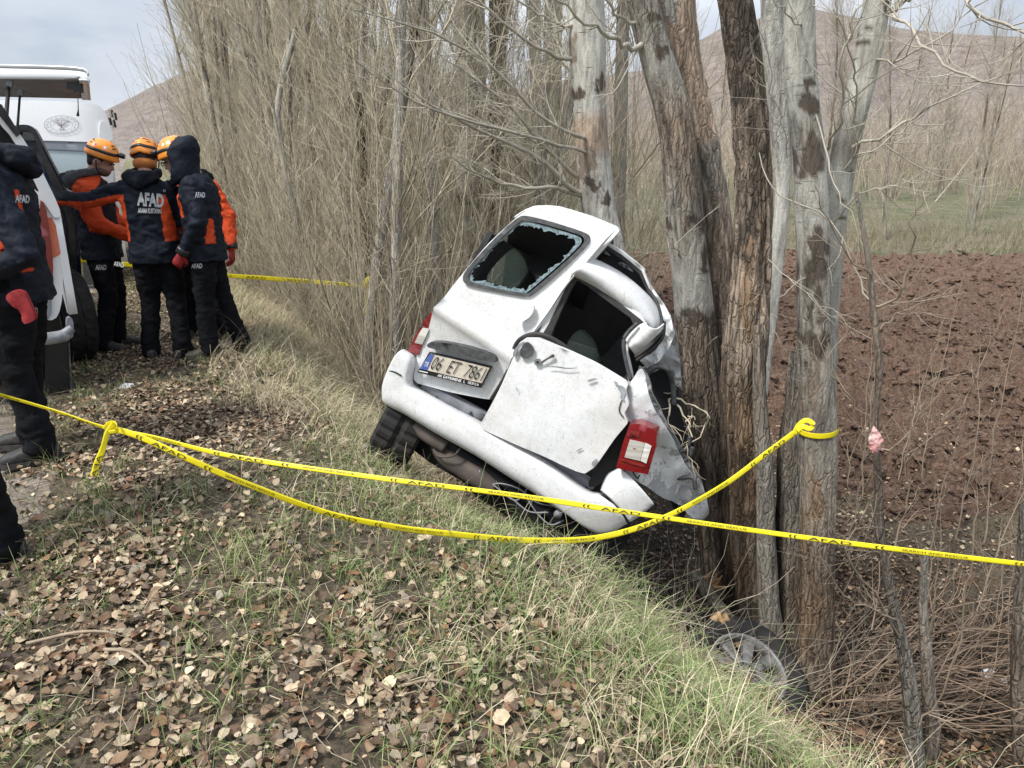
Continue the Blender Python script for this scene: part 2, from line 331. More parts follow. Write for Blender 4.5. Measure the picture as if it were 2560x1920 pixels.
def build_leaves():
    rng = np.random.default_rng(11)
    def dens(x, y, s, w):
        _, ww = wshift(x, y); ww = ww + .6*sst(1.3, .5, s)*(ww < -.9); d = np.hypot(x, y)
        k = np.interp(ww, [-5, -2.3, -1.8, -1.35, -.2, .15, .5, 1.2, 2.4, 3.6, 4.2, 6], [.02, .03, .10, .8, .95, .6, .25, .5, .8, .8, .25, .05])
        k = k*(.30+.95*sst(.35, .55, fbm(x*1.7, y*1.7, 61)))*np.where((ww > -.75) & (ww < .4) & (d < 4), .38, 1)
        return k*np.clip(3.2/d, .12, 1)**1.15
    x, y = scatter(800000, -3, 16, -5, 7, dens, rng)
    z = height(x, y); k = seen(x, y, z); x, y, z = x[k], y[k], z[k]
    _, ww = wshift(x, y)
    L = rng.uniform(.010, .042, len(x))*np.where(rng.uniform(0, 1, len(x)) < .25, 1.2, .95)*np.where(ww > 2.6, .8, 1)
    z = z + rng.uniform(.002, .030, len(x))
    ci = rng.integers(0, len(PAL), len(x)); C = PAL[ci]*rng.uniform(.45, 1.22, (len(x), 1)); C = C*1.05
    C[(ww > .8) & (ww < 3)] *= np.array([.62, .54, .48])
    P = np.stack([x, y, z], -1); G, F = leaf_geo(P, L, rng)
    Cv = np.repeat(C, 15, 0)
    d = np.hypot(x, y) - L*18
    big = np.argsort(d)[:300]; mask = np.zeros(len(x), bool); mask[big] = True
    for i in big:
        if not seen(x[i:i+1], y[i:i+1], z[i:i+1], -.02)[0]: mask[i] = False
    for i in np.where(mask)[0]:
        g = G[i] - P[i]; f = F[:8]
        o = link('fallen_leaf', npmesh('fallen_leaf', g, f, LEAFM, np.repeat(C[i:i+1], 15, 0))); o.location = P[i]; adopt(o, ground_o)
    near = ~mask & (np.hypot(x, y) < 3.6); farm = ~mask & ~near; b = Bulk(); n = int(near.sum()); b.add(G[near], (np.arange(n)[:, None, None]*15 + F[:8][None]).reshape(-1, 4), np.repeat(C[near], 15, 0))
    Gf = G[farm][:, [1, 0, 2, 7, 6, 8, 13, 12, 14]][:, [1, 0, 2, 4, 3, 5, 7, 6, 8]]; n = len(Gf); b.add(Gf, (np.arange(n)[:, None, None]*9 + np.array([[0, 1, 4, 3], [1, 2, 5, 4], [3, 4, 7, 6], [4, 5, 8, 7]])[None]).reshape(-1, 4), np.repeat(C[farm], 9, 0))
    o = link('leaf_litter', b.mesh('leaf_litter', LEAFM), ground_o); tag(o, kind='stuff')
    print('leaves', len(x))
build_leaves()
# ------------------------------------------------------------------ grass
GRASSM = pm('grass_blade', (1, 1, 1), scale=30, rough=.6, attr=True, var=(.85, 1.15))
def blades(x, y, z, L, wid, lean, C, rng, Kk=4, droop=1.0, az=None):
    N = len(x); a = rng.uniform(0, 2*math.pi, N) if az is None else az; dirx, diry = np.cos(a), np.sin(a)
    t = np.linspace(0, 1, Kk)[None]; le = lean[:, None]
    h = L[:, None]*(t*np.cos(le*t*droop)); o = L[:, None]*np.sin(le*t*droop)*t
    P = np.stack([x[:, None]+o*dirx[:, None], y[:, None]+o*diry[:, None], z[:, None]+h], -1)
    b = rng.uniform(0, 2*math.pi, N); sx, sy = np.cos(b), np.sin(b); W = wid[:, None]*(1-.85*t**1.5)
    side = np.stack([sx, sy, np.zeros(N)], -1)[:, None, :]*W[..., None]
    V = np.stack([P-side, P+side], 2)
    i = np.arange(N)[:, None]*Kk*2 + np.arange(Kk-1)[None]*2
    F = np.stack([i, i+1, i+3, i+2], -1).reshape(-1, 4)
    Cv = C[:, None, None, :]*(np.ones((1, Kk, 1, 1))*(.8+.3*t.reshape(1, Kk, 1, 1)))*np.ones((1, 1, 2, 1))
    return V.reshape(-1, 3), F, Cv.reshape(-1, 3)
def build_grass():
    rng = np.random.default_rng(5)
    # green verge grass, in tufts
    def gd(x, y, s, w):
        _, ww = wshift(x, y); ww = ww + .6*sst(1.3, .5, s)*(ww < -1.2)
        k = np.interp(ww, [-2.2, -1.75, -1.5, -1.1, -.9, -.35, -.1, .45, .7, 1.0], [0, .15, .85, .42, .34, .75, 1.3, 1.2, .6, .05])
        near = sst(4.6, 2.6, np.hypot(x, y)); k = k*(.35+.65*np.maximum(near, sst(9, 14, np.hypot(x, y))*.8))
        return k*sst(.38, .6, fbm(x*1.5, y*1.5, 71)+.12*near)
    x, y = scatter(17000, -3, 15, -2.8, 1.2, gd, rng); z0 = height(x, y); k = seen(x, y, z0); x, y = x[k], y[k]
    d = np.hypot(x, y); m = rng.integers(7, 20, len(x)); i = np.repeat(np.arange(len(x)), m); r = rng.normal(0, .035, (len(i), 2)); X, Y = x[i]+r[:, 0], y[i]+r[:, 1]
    n = len(i); tone = rng.uniform(0, 1, len(x))[i]
    C = np.array([.125, .19, .05])*(1-tone[:, None]) + np.array([.29, .35, .13])*tone[:, None]; dry = rng.uniform(0, 1, n) < .28; C[dry] = np.array([.42, .36, .22])
    C *= rng.uniform(.7, 1.2, (n, 1)); L = rng.gamma(5, .0185, n)*rng.uniform(.7, 1.35, len(x))[i]; 
    B1 = blades(X, Y, height(X, Y)-.005, L, rng.uniform(.0011, .0026, n), rng.uniform(.2, 1.5, n), C, rng)
    # long straw on the edge of the bank
    def sdn(x, y, s, w):
        _, ww = wshift(x, y); dd = np.hypot(x, y)
        return np.interp(ww, [-1.0, -.4, -.1, .5, .8, 1.1], [.03, .3, .9, 1, .5, 0])*np.where(s > 2.0, .9, np.where(s > .3, .7, 1))*(.4+.6*sst(.35, .5, fbm(x*2, y*2, 77)))
    x2, y2 = scatter(10500, -2.5, 13, -1.0, 1.15, sdn, rng); k = seen(x2, y2, height(x2, y2)); x2, y2 = x2[k], y2[k]
    m = rng.integers(8, 20, len(x2)); i = np.repeat(np.arange(len(x2)), m); n = len(i); r = rng.normal(0, .03, (n, 2)); X, Y = x2[i]+r[:, 0], y2[i]+r[:, 1]
    L = rng.gamma(7, .026, n)*rng.uniform(.6, 1.35, len(x2))[i]; s_, w_ = sw(X, Y); L *= np.where(s_ > 2.2, 1.15, np.where(s_ > .4, .6, .85))
    C = np.array([.58, .50, .33])*rng.uniform(.6, 1.2, (n, 1)); C[rng.uniform(0, 1, n) < .2] *= np.array([.6, .55, .5])
    gg = rng.uniform(0, 1, len(x2))[i] < np.where(s_ < 1.2, .42, .08); C[gg] = np.array([.20, .27, .09])*rng.uniform(.7, 1.25, (gg.sum(), 1))
    az0 = math.atan2(DW[1], DW[0]); az = az0 + rng.normal(0, 1.25, n)
    B2 = blades(X, Y, height(X, Y)-.005, L, rng.uniform(.001, .0024, n), rng.uniform(.5, 2.3, n), C, rng, Kk=5, az=az)
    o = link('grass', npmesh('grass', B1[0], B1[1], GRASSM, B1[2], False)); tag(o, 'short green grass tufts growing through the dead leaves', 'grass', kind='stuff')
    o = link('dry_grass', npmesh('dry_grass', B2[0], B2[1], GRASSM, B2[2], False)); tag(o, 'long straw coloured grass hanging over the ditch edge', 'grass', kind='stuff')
    # litter of thin stalks lying about on verge, ditch and field rim
    def ld(x, y, s, w):
        _, ww = wshift(x, y); return np.interp(ww, [-3, -1.8, -1, .2, 1.2, 3.6, 5, 12], [.1, .5, .8, .6, .7, .9, .7, .5])*np.clip(4/np.hypot(x, y), .1, 1)
    x3, y3 = scatter(90000, -3, 16, -3, 13, ld, rng); z3 = height(x3, y3); k = seen(x3, y3, z3); x3, y3, z3 = x3[k], y3[k], z3[k]; n = len(x3)
    a = rng.uniform(0, 2*math.pi, n); P = grow(np.stack([x3, y3, z3+.01], -1), np.stack([np.cos(a), np.sin(a), rng.uniform(-.02, .3, n)], -1), rng.uniform(.03, .17, n), 3, wig=.22)
    P[:, 1:, 2] = np.maximum(P[:, 1:, 2], height(P[:, 1:, 0], P[:, 1:, 1])+.004)
    b = Bulk(); C = np.array([(.40, .32, .22), (.22, .15, .10), (.12, .08, .06), (.50, .42, .30)])[rng.integers(0, 4, n)]*rng.uniform(.7, 1.15, (n, 1))
    R = np.repeat(rng.uniform(.0007, .002, n)[:, None], 3, 1); b.tubes(P, R, C)
    o = link('plant_litter', b.mesh('plant_litter', GRASSM), ground_o); tag(o, kind='stuff')
    print('grass', len(B1[1]), len(B2[1]), n)
build_grass()

# ------------------------------------------------------------------ clods on the ploughed land
def build_clods():
    rng = np.random.default_rng(21); me = bpy.data.meshes.new('t'); bm = bmesh.new(); bmesh.ops.create_icosphere(bm, subdivisions=1, radius=1); bm.to_mesh(me); bm.free()
    V0 = np.array([tuple(v.co) for v in me.vertices]); F0 = np.array([tuple(p.vertices) for p in me.polygons]); bpy.data.meshes.remove(me)
    n = 50000; u = rng.uniform(-.25, .78, n); Y = np.exp(rng.uniform(math.log(3.4), math.log(23), n)); x = u*Y; y = Y; _, w = wshift(x, y); k = (classes(x, y) == 2) & (rng.uniform(0, 1, n) < .25+1.1*sst(.4, .62, fbm(x*.8, y*1.3, 88))); x, y = x[k][:10500], y[k][:10500]; n = len(x)
    r = rng.gamma(3, .0088, n)*np.interp(y, [3, 10, 23], [.8, 1.1, 1.7]); r = np.minimum(r, .085); a = rng.uniform(0, 3.14, n); sx = rng.uniform(1.0, 1.9, n); sz = rng.uniform(.4, .8, n)
    G = V0[None]*(1+rng.normal(0, .22, (n, len(V0), 1)))*np.stack([sx, np.ones(n), sz], -1)[:, None]*r[:, None, None]
    c, s = np.cos(a)[:, None], np.sin(a)[:, None]; X = G[..., 0]*c-G[..., 1]*s; Yy = G[..., 0]*s+G[..., 1]*c; G[..., 0] = X+x[:, None]; G[..., 1] = Yy+y[:, None]; G[..., 2] += (height(x, y)+r*.1)[:, None]
    F = (np.arange(n)[:, None, None]*len(V0)+F0[None]).reshape(-1, 3); o = link('clods', npmesh('clods', G, F, GM[2], smooth=False), field_o); tag(o, kind='stuff')
build_clods()
# ------------------------------------------------------------------ bark
def bark_mat(name, dash=True):
    t = NT(name); fis = t.noise(1.0, 6, .65, sc=(34, 34, 5)); fine = t.noise(90, 5, .7)
    a = t.attr(); c = t.mix(1.0, a, t.ramp(fis, .30, .5, .56, 1.15), 'MULTIPLY'); c = t.mix(1.0, c, t.ramp(fine, .3, .75, .7, 1.2), 'MULTIPLY')
    if dash:
        d = t.noise(1.0, 2, .5, sc=(7, 7, 60)); sep = t.new('ShaderNodeSeparateColor'); t.l(a, sep.inputs[0])
        pale = t.ramp(sep.outputs[1], .28, 0, .42, 1); dk = t.ramp(d, .66, 0, .72, .85)
        m = t.new('ShaderNodeMath', operation='MULTIPLY'); t.l(dk, m.inputs[0]); t.l(pale, m.inputs[1]); c = t.mix(m.outputs[0], c, (.07, .06, .05))
    al = [q for q in t.n if q.type == 'ATTRIBUTE'][0].outputs['Alpha']
    wv = t.new('ShaderNodeMix', data_type='RGBA', blend_type='ADD'); wv.inputs[0].default_value = 1.0; wv.clamp_factor = False; wv.inputs[0].default_value = 2.6; t.l(t.coord((40, 40, 5.5)), wv.inputs[6]); nzz = t.new('ShaderNodeTexNoise'); nzz.inputs['Scale'].default_value = 7; nzz.inputs['Detail'].default_value = 4; t.l(t.coord(), nzz.inputs['Vector']); t.l(nzz.outputs['Color'], wv.inputs[7])
    vo = t.new('ShaderNodeTexVoronoi', feature='DISTANCE_TO_EDGE'); vo.inputs['Scale'].default_value = 1.0; t.l(wv.outputs[2], vo.inputs['Vector'])
    cr = t.ramp(vo.outputs['Distance'], .0, 1, .17, 0); mm = t.new('ShaderNodeMath', operation='MULTIPLY'); t.l(cr, mm.inputs[0]); t.l(al, mm.inputs[1]); m2 = t.new('ShaderNodeMath', operation='MULTIPLY'); t.l(mm.outputs[0], m2.inputs[0]); m2.inputs[1].default_value = .5
    c = t.mix(m2.outputs[0], c, t.mix(1.0, c, (.36, .32, .29), 'MULTIPLY'))
    hgt = t.new('ShaderNodeMath', operation='SUBTRACT'); t.l(fis, hgt.inputs[0]); t.l(m2.outputs[0], hgt.inputs[1])
    t.base(c); t.p(Roughness=.9); t.b.inputs['Specular IOR Level'].default_value = .25; t.bump(hgt.outputs[0], 1.0, .014); return t.m
BARK = bark_mat('poplar_bark'); TWIG = pm('twig_bark', (1, 1, 1), scale=8, rough=.85, attr=True, var=(.75, 1.2))
WOOD = pm('split_wood', (.50, .32, .15), (.32, .19, .09), 14, .7, bump=.8, bscale=30, bdist=.01)
PALE = np.array([.52, .505, .45]); GREY = np.array([.33, .305, .26]); BROWN = np.array([.33, .265, .205]); DARK = np.array([.105, .085, .068]); RUST = np.array([.27, .185, .12]); TAN = np.array([.43, .33, .25])
def trunk(name, path, Y, tones, label, seed, rough=.016, patches=(), bottom=.9, group=None, parent=None, fur=16, step=.027, yslope=0):
    """path rows (x, y, half width) in the view; tones rows (y, colour, contrast)"""
    pts = []
    for (x, y, r) in path:
        p = DY(x, y, Y + yslope*(y-800)/800); d = Vector(ray(x*K, y*K)); t = p.y/d.y; pts.append((*p, r*K*t/FPX, y))
    pts.append((pts[-1][0], pts[-1][1], pts[-1][2]-bottom, pts[-1][3]*1.2, pts[-1][4]+200))
    L = sum((Vector(a[:3])-Vector(b[:3])).length for a, b in zip(pts, pts[1:])); n = max(12, int(L/step)); Q = spline(pts, n)
    sides = int(max(20, min(72, 2*math.pi*max(p[3] for p in pts)/(step*.62))))
    P = Q[None, :, :3]; R = Q[None, :, 3]; V, F = tubes(P, R, sides); ang = np.tile(np.arange(sides)*2*math.pi/sides, n); yy = np.repeat(Q[:, 4], sides); rad = np.repeat(Q[:, 3], sides)
    cen = np.repeat(Q[:, :3], sides, 0); nrm = (V-cen)/rad[:, None]
    zz = V[:, 2]; a2x, a2y = np.cos(ang), np.sin(ang)
    fur_ = np.abs(fbm3(a2x*fur*.22, a2y*fur*.22, zz*1.6, seed, 4, .6)-.5)*2
    lump = fbm3(a2x*1.2, a2y*1.2, zz*1.5, seed+5, 3)-.5; fl = fbm3(a2x*4, a2y*4, zz*9, seed+7, 3)-.5
    ys = [t_[0] for t_ in tones]; c = np.stack([np.interp(yy, ys, [t_[1][k] for t_ in tones]) for k in range(3)], -1); con = np.interp(yy, ys, [t_[2] for t_ in tones])
    hh = np.interp(yy, ys, [(t_[3] if len(t_) > 3 else t_[2]) for t_ in tones])
    V = V + nrm*((fur_-.35)*rough*(.25+hh) + lump*rad*.28 + fl*rough*.5*hh)[:, None]
    n1 = fbm3(a2x*1.6, a2y*1.6, zz*2.6, seed+11, 5, .6); n2_ = fbm3(a2x*3, a2y*3, zz*5, seed+12, 4, .6)
    k = (sst(.5, .62, n1)*con)[:, None]; c = c*(1-k) + (BROWN*.9)*k
    k = (sst(.58, .66, n2_)*con)[:, None]; c = c*(1-k) + DARK*1.2*k
    c = c*(1-.45*(sst(.28, .08, fur_)*hh))[:, None]
    for (px, py, rx, ry, pc) in patches:      # stains of their own shape, seen from the road side
        pp = DY(px, py, Y); sc_ = pts[0][3]; rr = K*(Vector((0, 0, 0))-Vector(ray(px*K, py*K))).length*0 + K*Y/.93/FPX
        dx = (V[:, 0]-pp.x)/(rx*rr); dz = (V[:, 2]-pp.z)/(ry*rr); wx = (fbm3(V[:, 0]*14, V[:, 1]*14, V[:, 2]*9, seed+31, 3)-.5)*3.2; wz = (fbm3(V[:, 0]*14, V[:, 1]*14, V[:, 2]*9, seed+32, 3)-.5)*3.2; q = np.exp(-((dx+wx)**2+(dz+wz)**2)**1.5)*(nrm[:, 1] < .35)
        q = (sst(.42, .58, q*(.35+1.15*fbm3(V[:, 0]*70, V[:, 1]*70, V[:, 2]*16, seed+20, 4, .7))))[:, None]; c = c*(1-q) + np.array(pc)*q
    c *= (.85+.3*fbm3(a2x*6, a2y*6, zz*14, seed+3, 3))[:, None]
    me = npmesh(name, V, F, BARK, c); ca4 = np.ones((len(V), 4), np.float32); ca4[:, :3] = c; ca4[:, 3] = np.clip(hh, 0, 1); me.color_attributes['Col'].data.foreach_set('color', ca4.ravel())
    ob = link(name, me, parent)
    if label: tag(ob, label, 'tree', group)
    return ob, Q
def branch_set(name, starts, mat=TWIG, sides=5, twigs=9, col=(.34, .30, .23), tl=(.25, .7), tr=.0035, seed=1, parent=None, sub=3, up=.02, third=0, ang=(.35, 1.0)):
    """starts: list of (points, r0, r1) main limbs; each bears twigs"""
    rng = np.random.default_rng(seed); b = Bulk(); n = 14; P = np.array([spline(p, n) for p, _, _ in starts]); R = np.array([np.linspace(a, c, n) for _, a, c in starts])
    P[:, 1:-1] += rng.normal(0, .008, P[:, 1:-1].shape)
    C = np.array(col); b.tubes(P, R, C*.95, sides)
    p, d, rr, t = children(P, R, twigs, .15, 1.0, ang, rng); L = rng.uniform(tl[0], tl[1], len(p))*(1.15-.55*t)
    Q = grow(p, d, L, 6, up=up, rng=rng, wig=.12); r0 = np.minimum(rr*.6, tr*1.5); RQ = r0[:, None]*np.linspace(1, .35, 6)[None]; b.tubes(Q, RQ, C*rng.uniform(.8, 1.25, (len(p), 1)), 3)
    if sub:
        p, d, rr, t = children(Q, RQ, sub, .2, 1.0, ang, rng); L2 = rng.uniform(.25, .6, len(p))*np.repeat(L, sub); Q2 = grow(p, d, L2, 4, up=up*1.5, rng=rng, wig=.16)
        R2 = np.maximum(rr*.65, .0011)[:, None]*np.linspace(1, .5, 4)[None]; b.tubes(Q2, R2, C*rng.uniform(.8, 1.3, (len(p), 1)), 3)
    o = link(name, b.mesh(name, mat), parent)
    return tag(o, kind='stuff') if parent else o
HOOK = (.46, .42, .34)
def build_front_trunks():
    G = 'big poplar trunks by the ditch'
    t, _ = trunk('poplar_tree', [(1250, -420, 42), (1260, -150, 40), (1264, 0, 39), (1273, 200, 37), (1283, 350, 36), (1294, 450, 36), (1312, 560, 37), (1320, 800, 40)], 7.0,
        [(-400, PALE, .3), (120, PALE, .15, .1), (235, PALE*.95, .1, .1), (262, TAN*1.1, .3, .2), (320, TAN*1.05, .35, .3), (350, PALE, .3, .2), (600, PALE, .35, .3)],
        'pale birch-like poplar trunk rising right behind the wrecked van roof', 1, .012, patches=[(1296, 172, 14, 22, DARK), (1246, 205, 13, 16, DARK), (1262, 360, 22, 26, BROWN*.7), (1280, 395, 20, 16, DARK), (1300, 430, 16, 16, DARK), (1235, 110, 10, 24, BROWN*.8)])
    A = t
    br = [([DY(1262, 130, 7.0), DY(1200, 120, 6.9), DY(1120, 75, 6.7), DY(1040, 10, 6.5), DY(960, -60, 6.3)], .022, .006),
          ([DY(1270, 420, 7.0), DY(1225, 400, 6.8), DY(1170, 345, 6.6), DY(1080, 300, 6.4), DY(960, 240, 6.1), DY(840, 160, 5.9)], .03, .005),
          ([DY(1262, 425, 7.0), DY(1200, 408, 6.8), DY(1120, 402, 6.7), DY(1040, 380, 6.4), DY(960, 330, 6.1)], .024, .005),
          ([DY(1255, 60, 7.0), DY(1180, 40, 6.8), DY(1090, -20, 6.6)], .018, .006),
          ([DY(1252, 385, 7.0), DY(1190, 330, 6.8), DY(1120, 250, 6.5), DY(1050, 190, 6.3), DY(960, 130, 6.0)], .022, .004),
          ([DY(1262, 200, 7.1), DY(1215, 120, 7.2), DY(1180, 0, 7.3)], .014, .006),
          ([DY(1270, 300, 6.9), DY(1180, 260, 6.5), DY(1060, 140, 6.2), DY(900, 60, 5.8), DY(760, 20, 5.4)], .02, .004),
          ([DY(1268, 330, 6.9), DY(1160, 300, 6.4), DY(1000, 260, 6.0), DY(860, 200, 5.6), DY(720, 90, 5.2)], .018, .003)]
    branch_set('branch', br, twigs=22, seed=3, parent=A, tl=(.25, .8), col=HOOK, sub=4, up=.05)
    B, _ = trunk('poplar_tree', [(1290, -420, 33), (1340, -200, 34), (1385, 0, 34), (1421, 136, 37), (1458, 271, 40), (1480, 488, 41), (1497, 650, 42), (1512, 820, 45), (1540, 1000, 50), (1566, 1200, 56), (1585, 1400, 64)], 4.15,
        [(-400, GREY, .7), (60, GREY, .6), (150, PALE*.85, .35, .2), (270, TAN*.8, .8, .8), (440, GREY*.9, .8), (520, GREY*1.2, .4, .3), (600, PALE*.85, .15, .2), (665, PALE*.75, .2, .3), (700, BROWN*.8, .8, 1), (900, BROWN*.75, .9, 1.1), (1200, BROWN*.7, .9, 1.1), (1500, DARK*1.5, .8, 1)],
        'leaning grey and brown poplar trunk the wrecked van is wrapped against', 2, .02, patches=[(1402, 50, 16, 10, DARK), (1428, 120, 30, 12, DARK), (1500, 300, 18, 60, BROWN), (1478, 480, 36, 26, DARK), (1505, 690, 40, 20, DARK), (1520, 560, 14, 26, DARK)])
    branch_set('branch', [([DY(1400, 100, 4.15), DY(1350, 100, 4.0), DY(1290, 60, 3.8), DY(1200, 0, 3.5)], .017, .005), ([DY(1392, 60, 4.15), DY(1330, 30, 4.0), DY(1280, -40, 3.8)], .012, .004), ([DY(1475, 560, 4.1), DY(1440, 500, 3.9), DY(1410, 460, 3.8)], .004, .002)], twigs=8, seed=4, parent=B, tl=(.15, .4), col=HOOK, sub=3)
    trunk('poplar_tree', [(1400, -420, 48), (1430, -200, 48), (1452, 0, 47), (1477, 160, 44), (1508, 325, 48), (1535, 500, 50), (1549, 650, 50), (1562, 820, 50), (1592, 1100, 60), (1602, 1400, 74)], 4.42,
        [(-400, TAN, .2, .8), (0, TAN*1.25, .05, .75), (290, TAN*1.2, .1, .8), (340, GREY*1.1, .4, .9), (520, TAN*1.1, .3, 1), (640, TAN, .3, 1), (760, BROWN*1.1, .5, .9), (1100, BROWN*.7, .9, 1.1), (1500, DARK*1.4, .8, 1)],
        'broad tan poplar trunk with flaking bark between the leaning trunk and the dark one', 3, .03, patches=[(1440, 20, 26, 30, PALE*.9)])
    trunk('poplar_tree', [(1530, -420, 38), (1560, -200, 38), (1588, 0, 38), (1611, 160, 38), (1624, 325, 40), (1627, 490, 41), (1619, 650, 45), (1604, 820, 50), (1608, 1000, 52), (1622, 1200, 54), (1634, 1400, 62)], 3.9,
        [(-400, DARK*1.4, .6, 1), (100, DARK*1.7, .6, 1), (220, BROWN*.8, .6, 1.1), (500, BROWN*1.05, .45, 1.2), (620, TAN*.95, .3, 1.2), (760, BROWN*1.15, .4, 1.2), (860, RUST*.8, .7, 1.2), (1150, RUST*.62, .8, 1.2), (1500, DARK*1.5, .8, 1)],
        'dark brown split poplar trunk with a rusty streak down its front', 4, .032, patches=[(1600, 120, 22, 90, DARK*.8), (1612, 500, 12, 140, DARK*.9), (1606, 640, 16, 90, RUST), (1590, 900, 16, 60, RUST*1.1), (1618, 960, 12, 160, RUST*.7)])
    trunk('poplar_tree', [(1636, 700, 9), (1641, 860, 15), (1650, 1000, 19), (1655, 1150, 20), (1660, 1300, 22), (1663, 1400, 28)], 3.74,
        [(600, TAN*.8, .4, .8), (1000, GREY*1.1, .4, .7), (1400, GREY*1.1, .4, .7)], 'thin grey poplar stem leaning on the right side of the dark brown trunk', 5, .012)
    trunk('poplar_tree', [(1655, -400, 26), (1663, -200, 26), (1669, 0, 25), (1674, 160, 24), (1690, 330, 19), (1690, 440, 16), (1674, 600, 15), (1657, 750, 13), (1640, 900, 13), (1630, 1000, 14)], 5.6,
        [(-400, PALE*.9, .3, .2), (300, PALE*.9, .5, .5), (400, PALE*1.1, .2, .2), (1000, PALE, .2, .2)], 'curved white poplar stem seen between the dark trunk and the grey trunk with tape', 6, .01)
    E, QE = trunk('poplar_tree', [(1675, -420, 33), (1705, -200, 33), (1726, 0, 33), (1730, 160, 33), (1746, 325, 33), (1754, 490, 35), (1758, 650, 36), (1764, 820, 37), (1766, 930, 38), (1764, 1150, 38), (1759, 1350, 41), (1755, 1560, 50)], 3.4,
        [(-400, PALE*.9, .15, .1), (230, PALE*.82, .15, .1), (275, PALE*.6, .5, .4), (400, PALE*.85, .2, .1), (470, PALE*.8, .3, .2), (560, GREY*1.1, .6, .4), (800, GREY, .55, .5), (940, GREY*.95, .4, .5), (1150, BROWN, .6, .9), (1300, RUST*.7, .7, 1.1), (1500, BROWN*.8, .7, 1.1)],
        'grey spotted poplar trunk with yellow tape tied round it', 7, .014, patches=[(1740, 180, 18, 8, DARK), (1738, 212, 22, 24, DARK), (1755, 225, 26, 18, DARK), (1732, 305, 18, 34, DARK), (1736, 330, 30, 36, DARK), (1738, 360, 20, 26, DARK), (1752, 530, 28, 40, DARK), (1740, 590, 22, 30, DARK), (1748, 700, 22, 90, DARK), (1740, 840, 16, 60, BROWN*.7), (1741, 1100, 14, 110, RUST*.8), (1740, 1290, 20, 90, RUST*.8)])
    F, _ = trunk('poplar_tree', [(1955, -420, 26), (1922, -200, 27), (1895, 0, 28), (1866, 160, 27), (1825, 325, 28), (1805, 450, 26), (1796, 560, 24), (1789, 700, 22), (1785, 850, 20), (1780, 1000, 18), (1772, 1250, 18)], 3.62,
        [(-400, PALE*.9, .1, .1), (200, PALE*.9, .1, .1), (320, GREY*.9, .6, .3), (380, PALE*.85, .2, .1), (1100, GREY, .3, .3)], 'pale grey poplar stem leaning to the right beside the trunk with tape', 8, .008,
        patches=[(1905, 10, 12, 34, DARK), (1872, 70, 16, 6, DARK), (1858, 98, 14, 5, DARK), (1840, 200, 14, 5, DARK), (1832, 312, 22, 16, BROWN*.7), (1800, 430, 16, 5, DARK), (1806, 470, 18, 5, DARK)])
    br = [([DY(1900, 40, 3.62), DY(1960, 0, 3.6), DY(2060, -60, 3.5)], .016, .006),
          ([DY(2160, -60, 3.4), DY(2080, 5, 3.35), DY(2180, 60, 3.2), DY(2260, 110, 3.1)], .009, .005),
          ([DY(1880, 120, 3.6), DY(1935, 130, 3.5), DY(2010, 90, 3.4), DY(2100, 20, 3.4), DY(2200, -60, 3.3)], .007, .002),
          ([DY(1830, 320, 3.6), DY(1900, 300, 3.5), DY(1990, 240, 3.4), DY(2080, 200, 3.3), DY(2200, 150, 3.3)], .009, .002),
          ([DY(1810, 380, 3.6), DY(1870, 330, 3.5), DY(1960, 280, 3.4), DY(2040, 270, 3.3)], .006, .002),
          ([DY(2260, 195, 3.1), DY(2140, 188, 3.15), DY(2080, 160, 3.2), DY(2020, 120, 3.3), DY(1960, 60, 3.4), DY(1930, 30, 3.5)], .003, .008),
          ([DY(1835, 290, 3.6), DY(1850, 200, 3.5), DY(1835, 120, 3.4), DY(1800, 20, 3.3)], .006, .003),
          ([DY(1800, 480, 3.55), DY(1860, 420, 3.4), DY(1930, 400, 3.3), DY(1985, 380, 3.2)], .005, .002),
          ([DY(1778, 330, 3.5), DY(1820, 250, 3.3), DY(1815, 140, 3.2), DY(1850, 20, 3.1)], .008, .004)]
    branch_set('branch', br, twigs=12, seed=6, parent=F, tl=(.15, .5), col=HOOK, sub=3, tr=.0026, up=.06)
    br = [([DY(1760, 240, 3.35), DY(1790, 330, 3.2), DY(1800, 400, 3.1), DY(1835, 450, 3.0), DY(1880, 560, 2.95), DY(1940, 640, 2.9)], .007, .002),
          ([DY(1640, 330, 3.3), DY(1665, 400, 3.2), DY(1720, 440, 3.1), DY(1790, 470, 3.0), DY(1850, 580, 2.95), DY(1880, 650, 2.9)], .004, .006),
          ([DY(1735, 60, 3.35), DY(1700, 30, 3.2), DY(1660, -40, 3.1)], .006, .003), ([DY(1700, 340, 3.3), DY(1690, 260, 3.2), DY(1660, 150, 3.1), DY(1640, 40, 3.0)], .004, .002),
          ([DY(1740, 600, 3.3), DY(1690, 640, 3.15), DY(1668, 700, 3.1), DY(1700, 760, 3.05)], .004, .001), ([DY(1660, 560, 3.3), DY(1720, 620, 3.1), DY(1810, 680, 3.0), DY(1900, 740, 2.9)], .004, .002)]
    br = [(a, b*.6, c*.7) for a, b, c in br]
    branch_set('branch', br, twigs=7, seed=7, parent=E, tl=(.1, .35), col=(.38, .34, .27), sub=2, tr=.0020)
    trunk('poplar_tree', [(1722, 760, 15), (1716, 900, 26), (1712, 1000, 32), (1708, 1200, 36), (1704, 1420, 44)], 3.85,
        [(700, GREY*.9, .5, .9), (1000, GREY*.9, .5, .9), (1400, BROWN*.8, .7, 1)], 'short grey trunk with deep furrows just behind the taped trunk', 9, .022)
    trunk('poplar_tree', [(2216, 1090, 13), (2213, 1200, 15), (2207, 1350, 19), (2207, 1500, 22), (2210, 1700, 26)], 2.95, [(1000, GREY*.8, .5, .8), (1700, BROWN*.7, .6, .9)], 'grey trunk cut by the right edge of the view beside the brush', 10, .012)
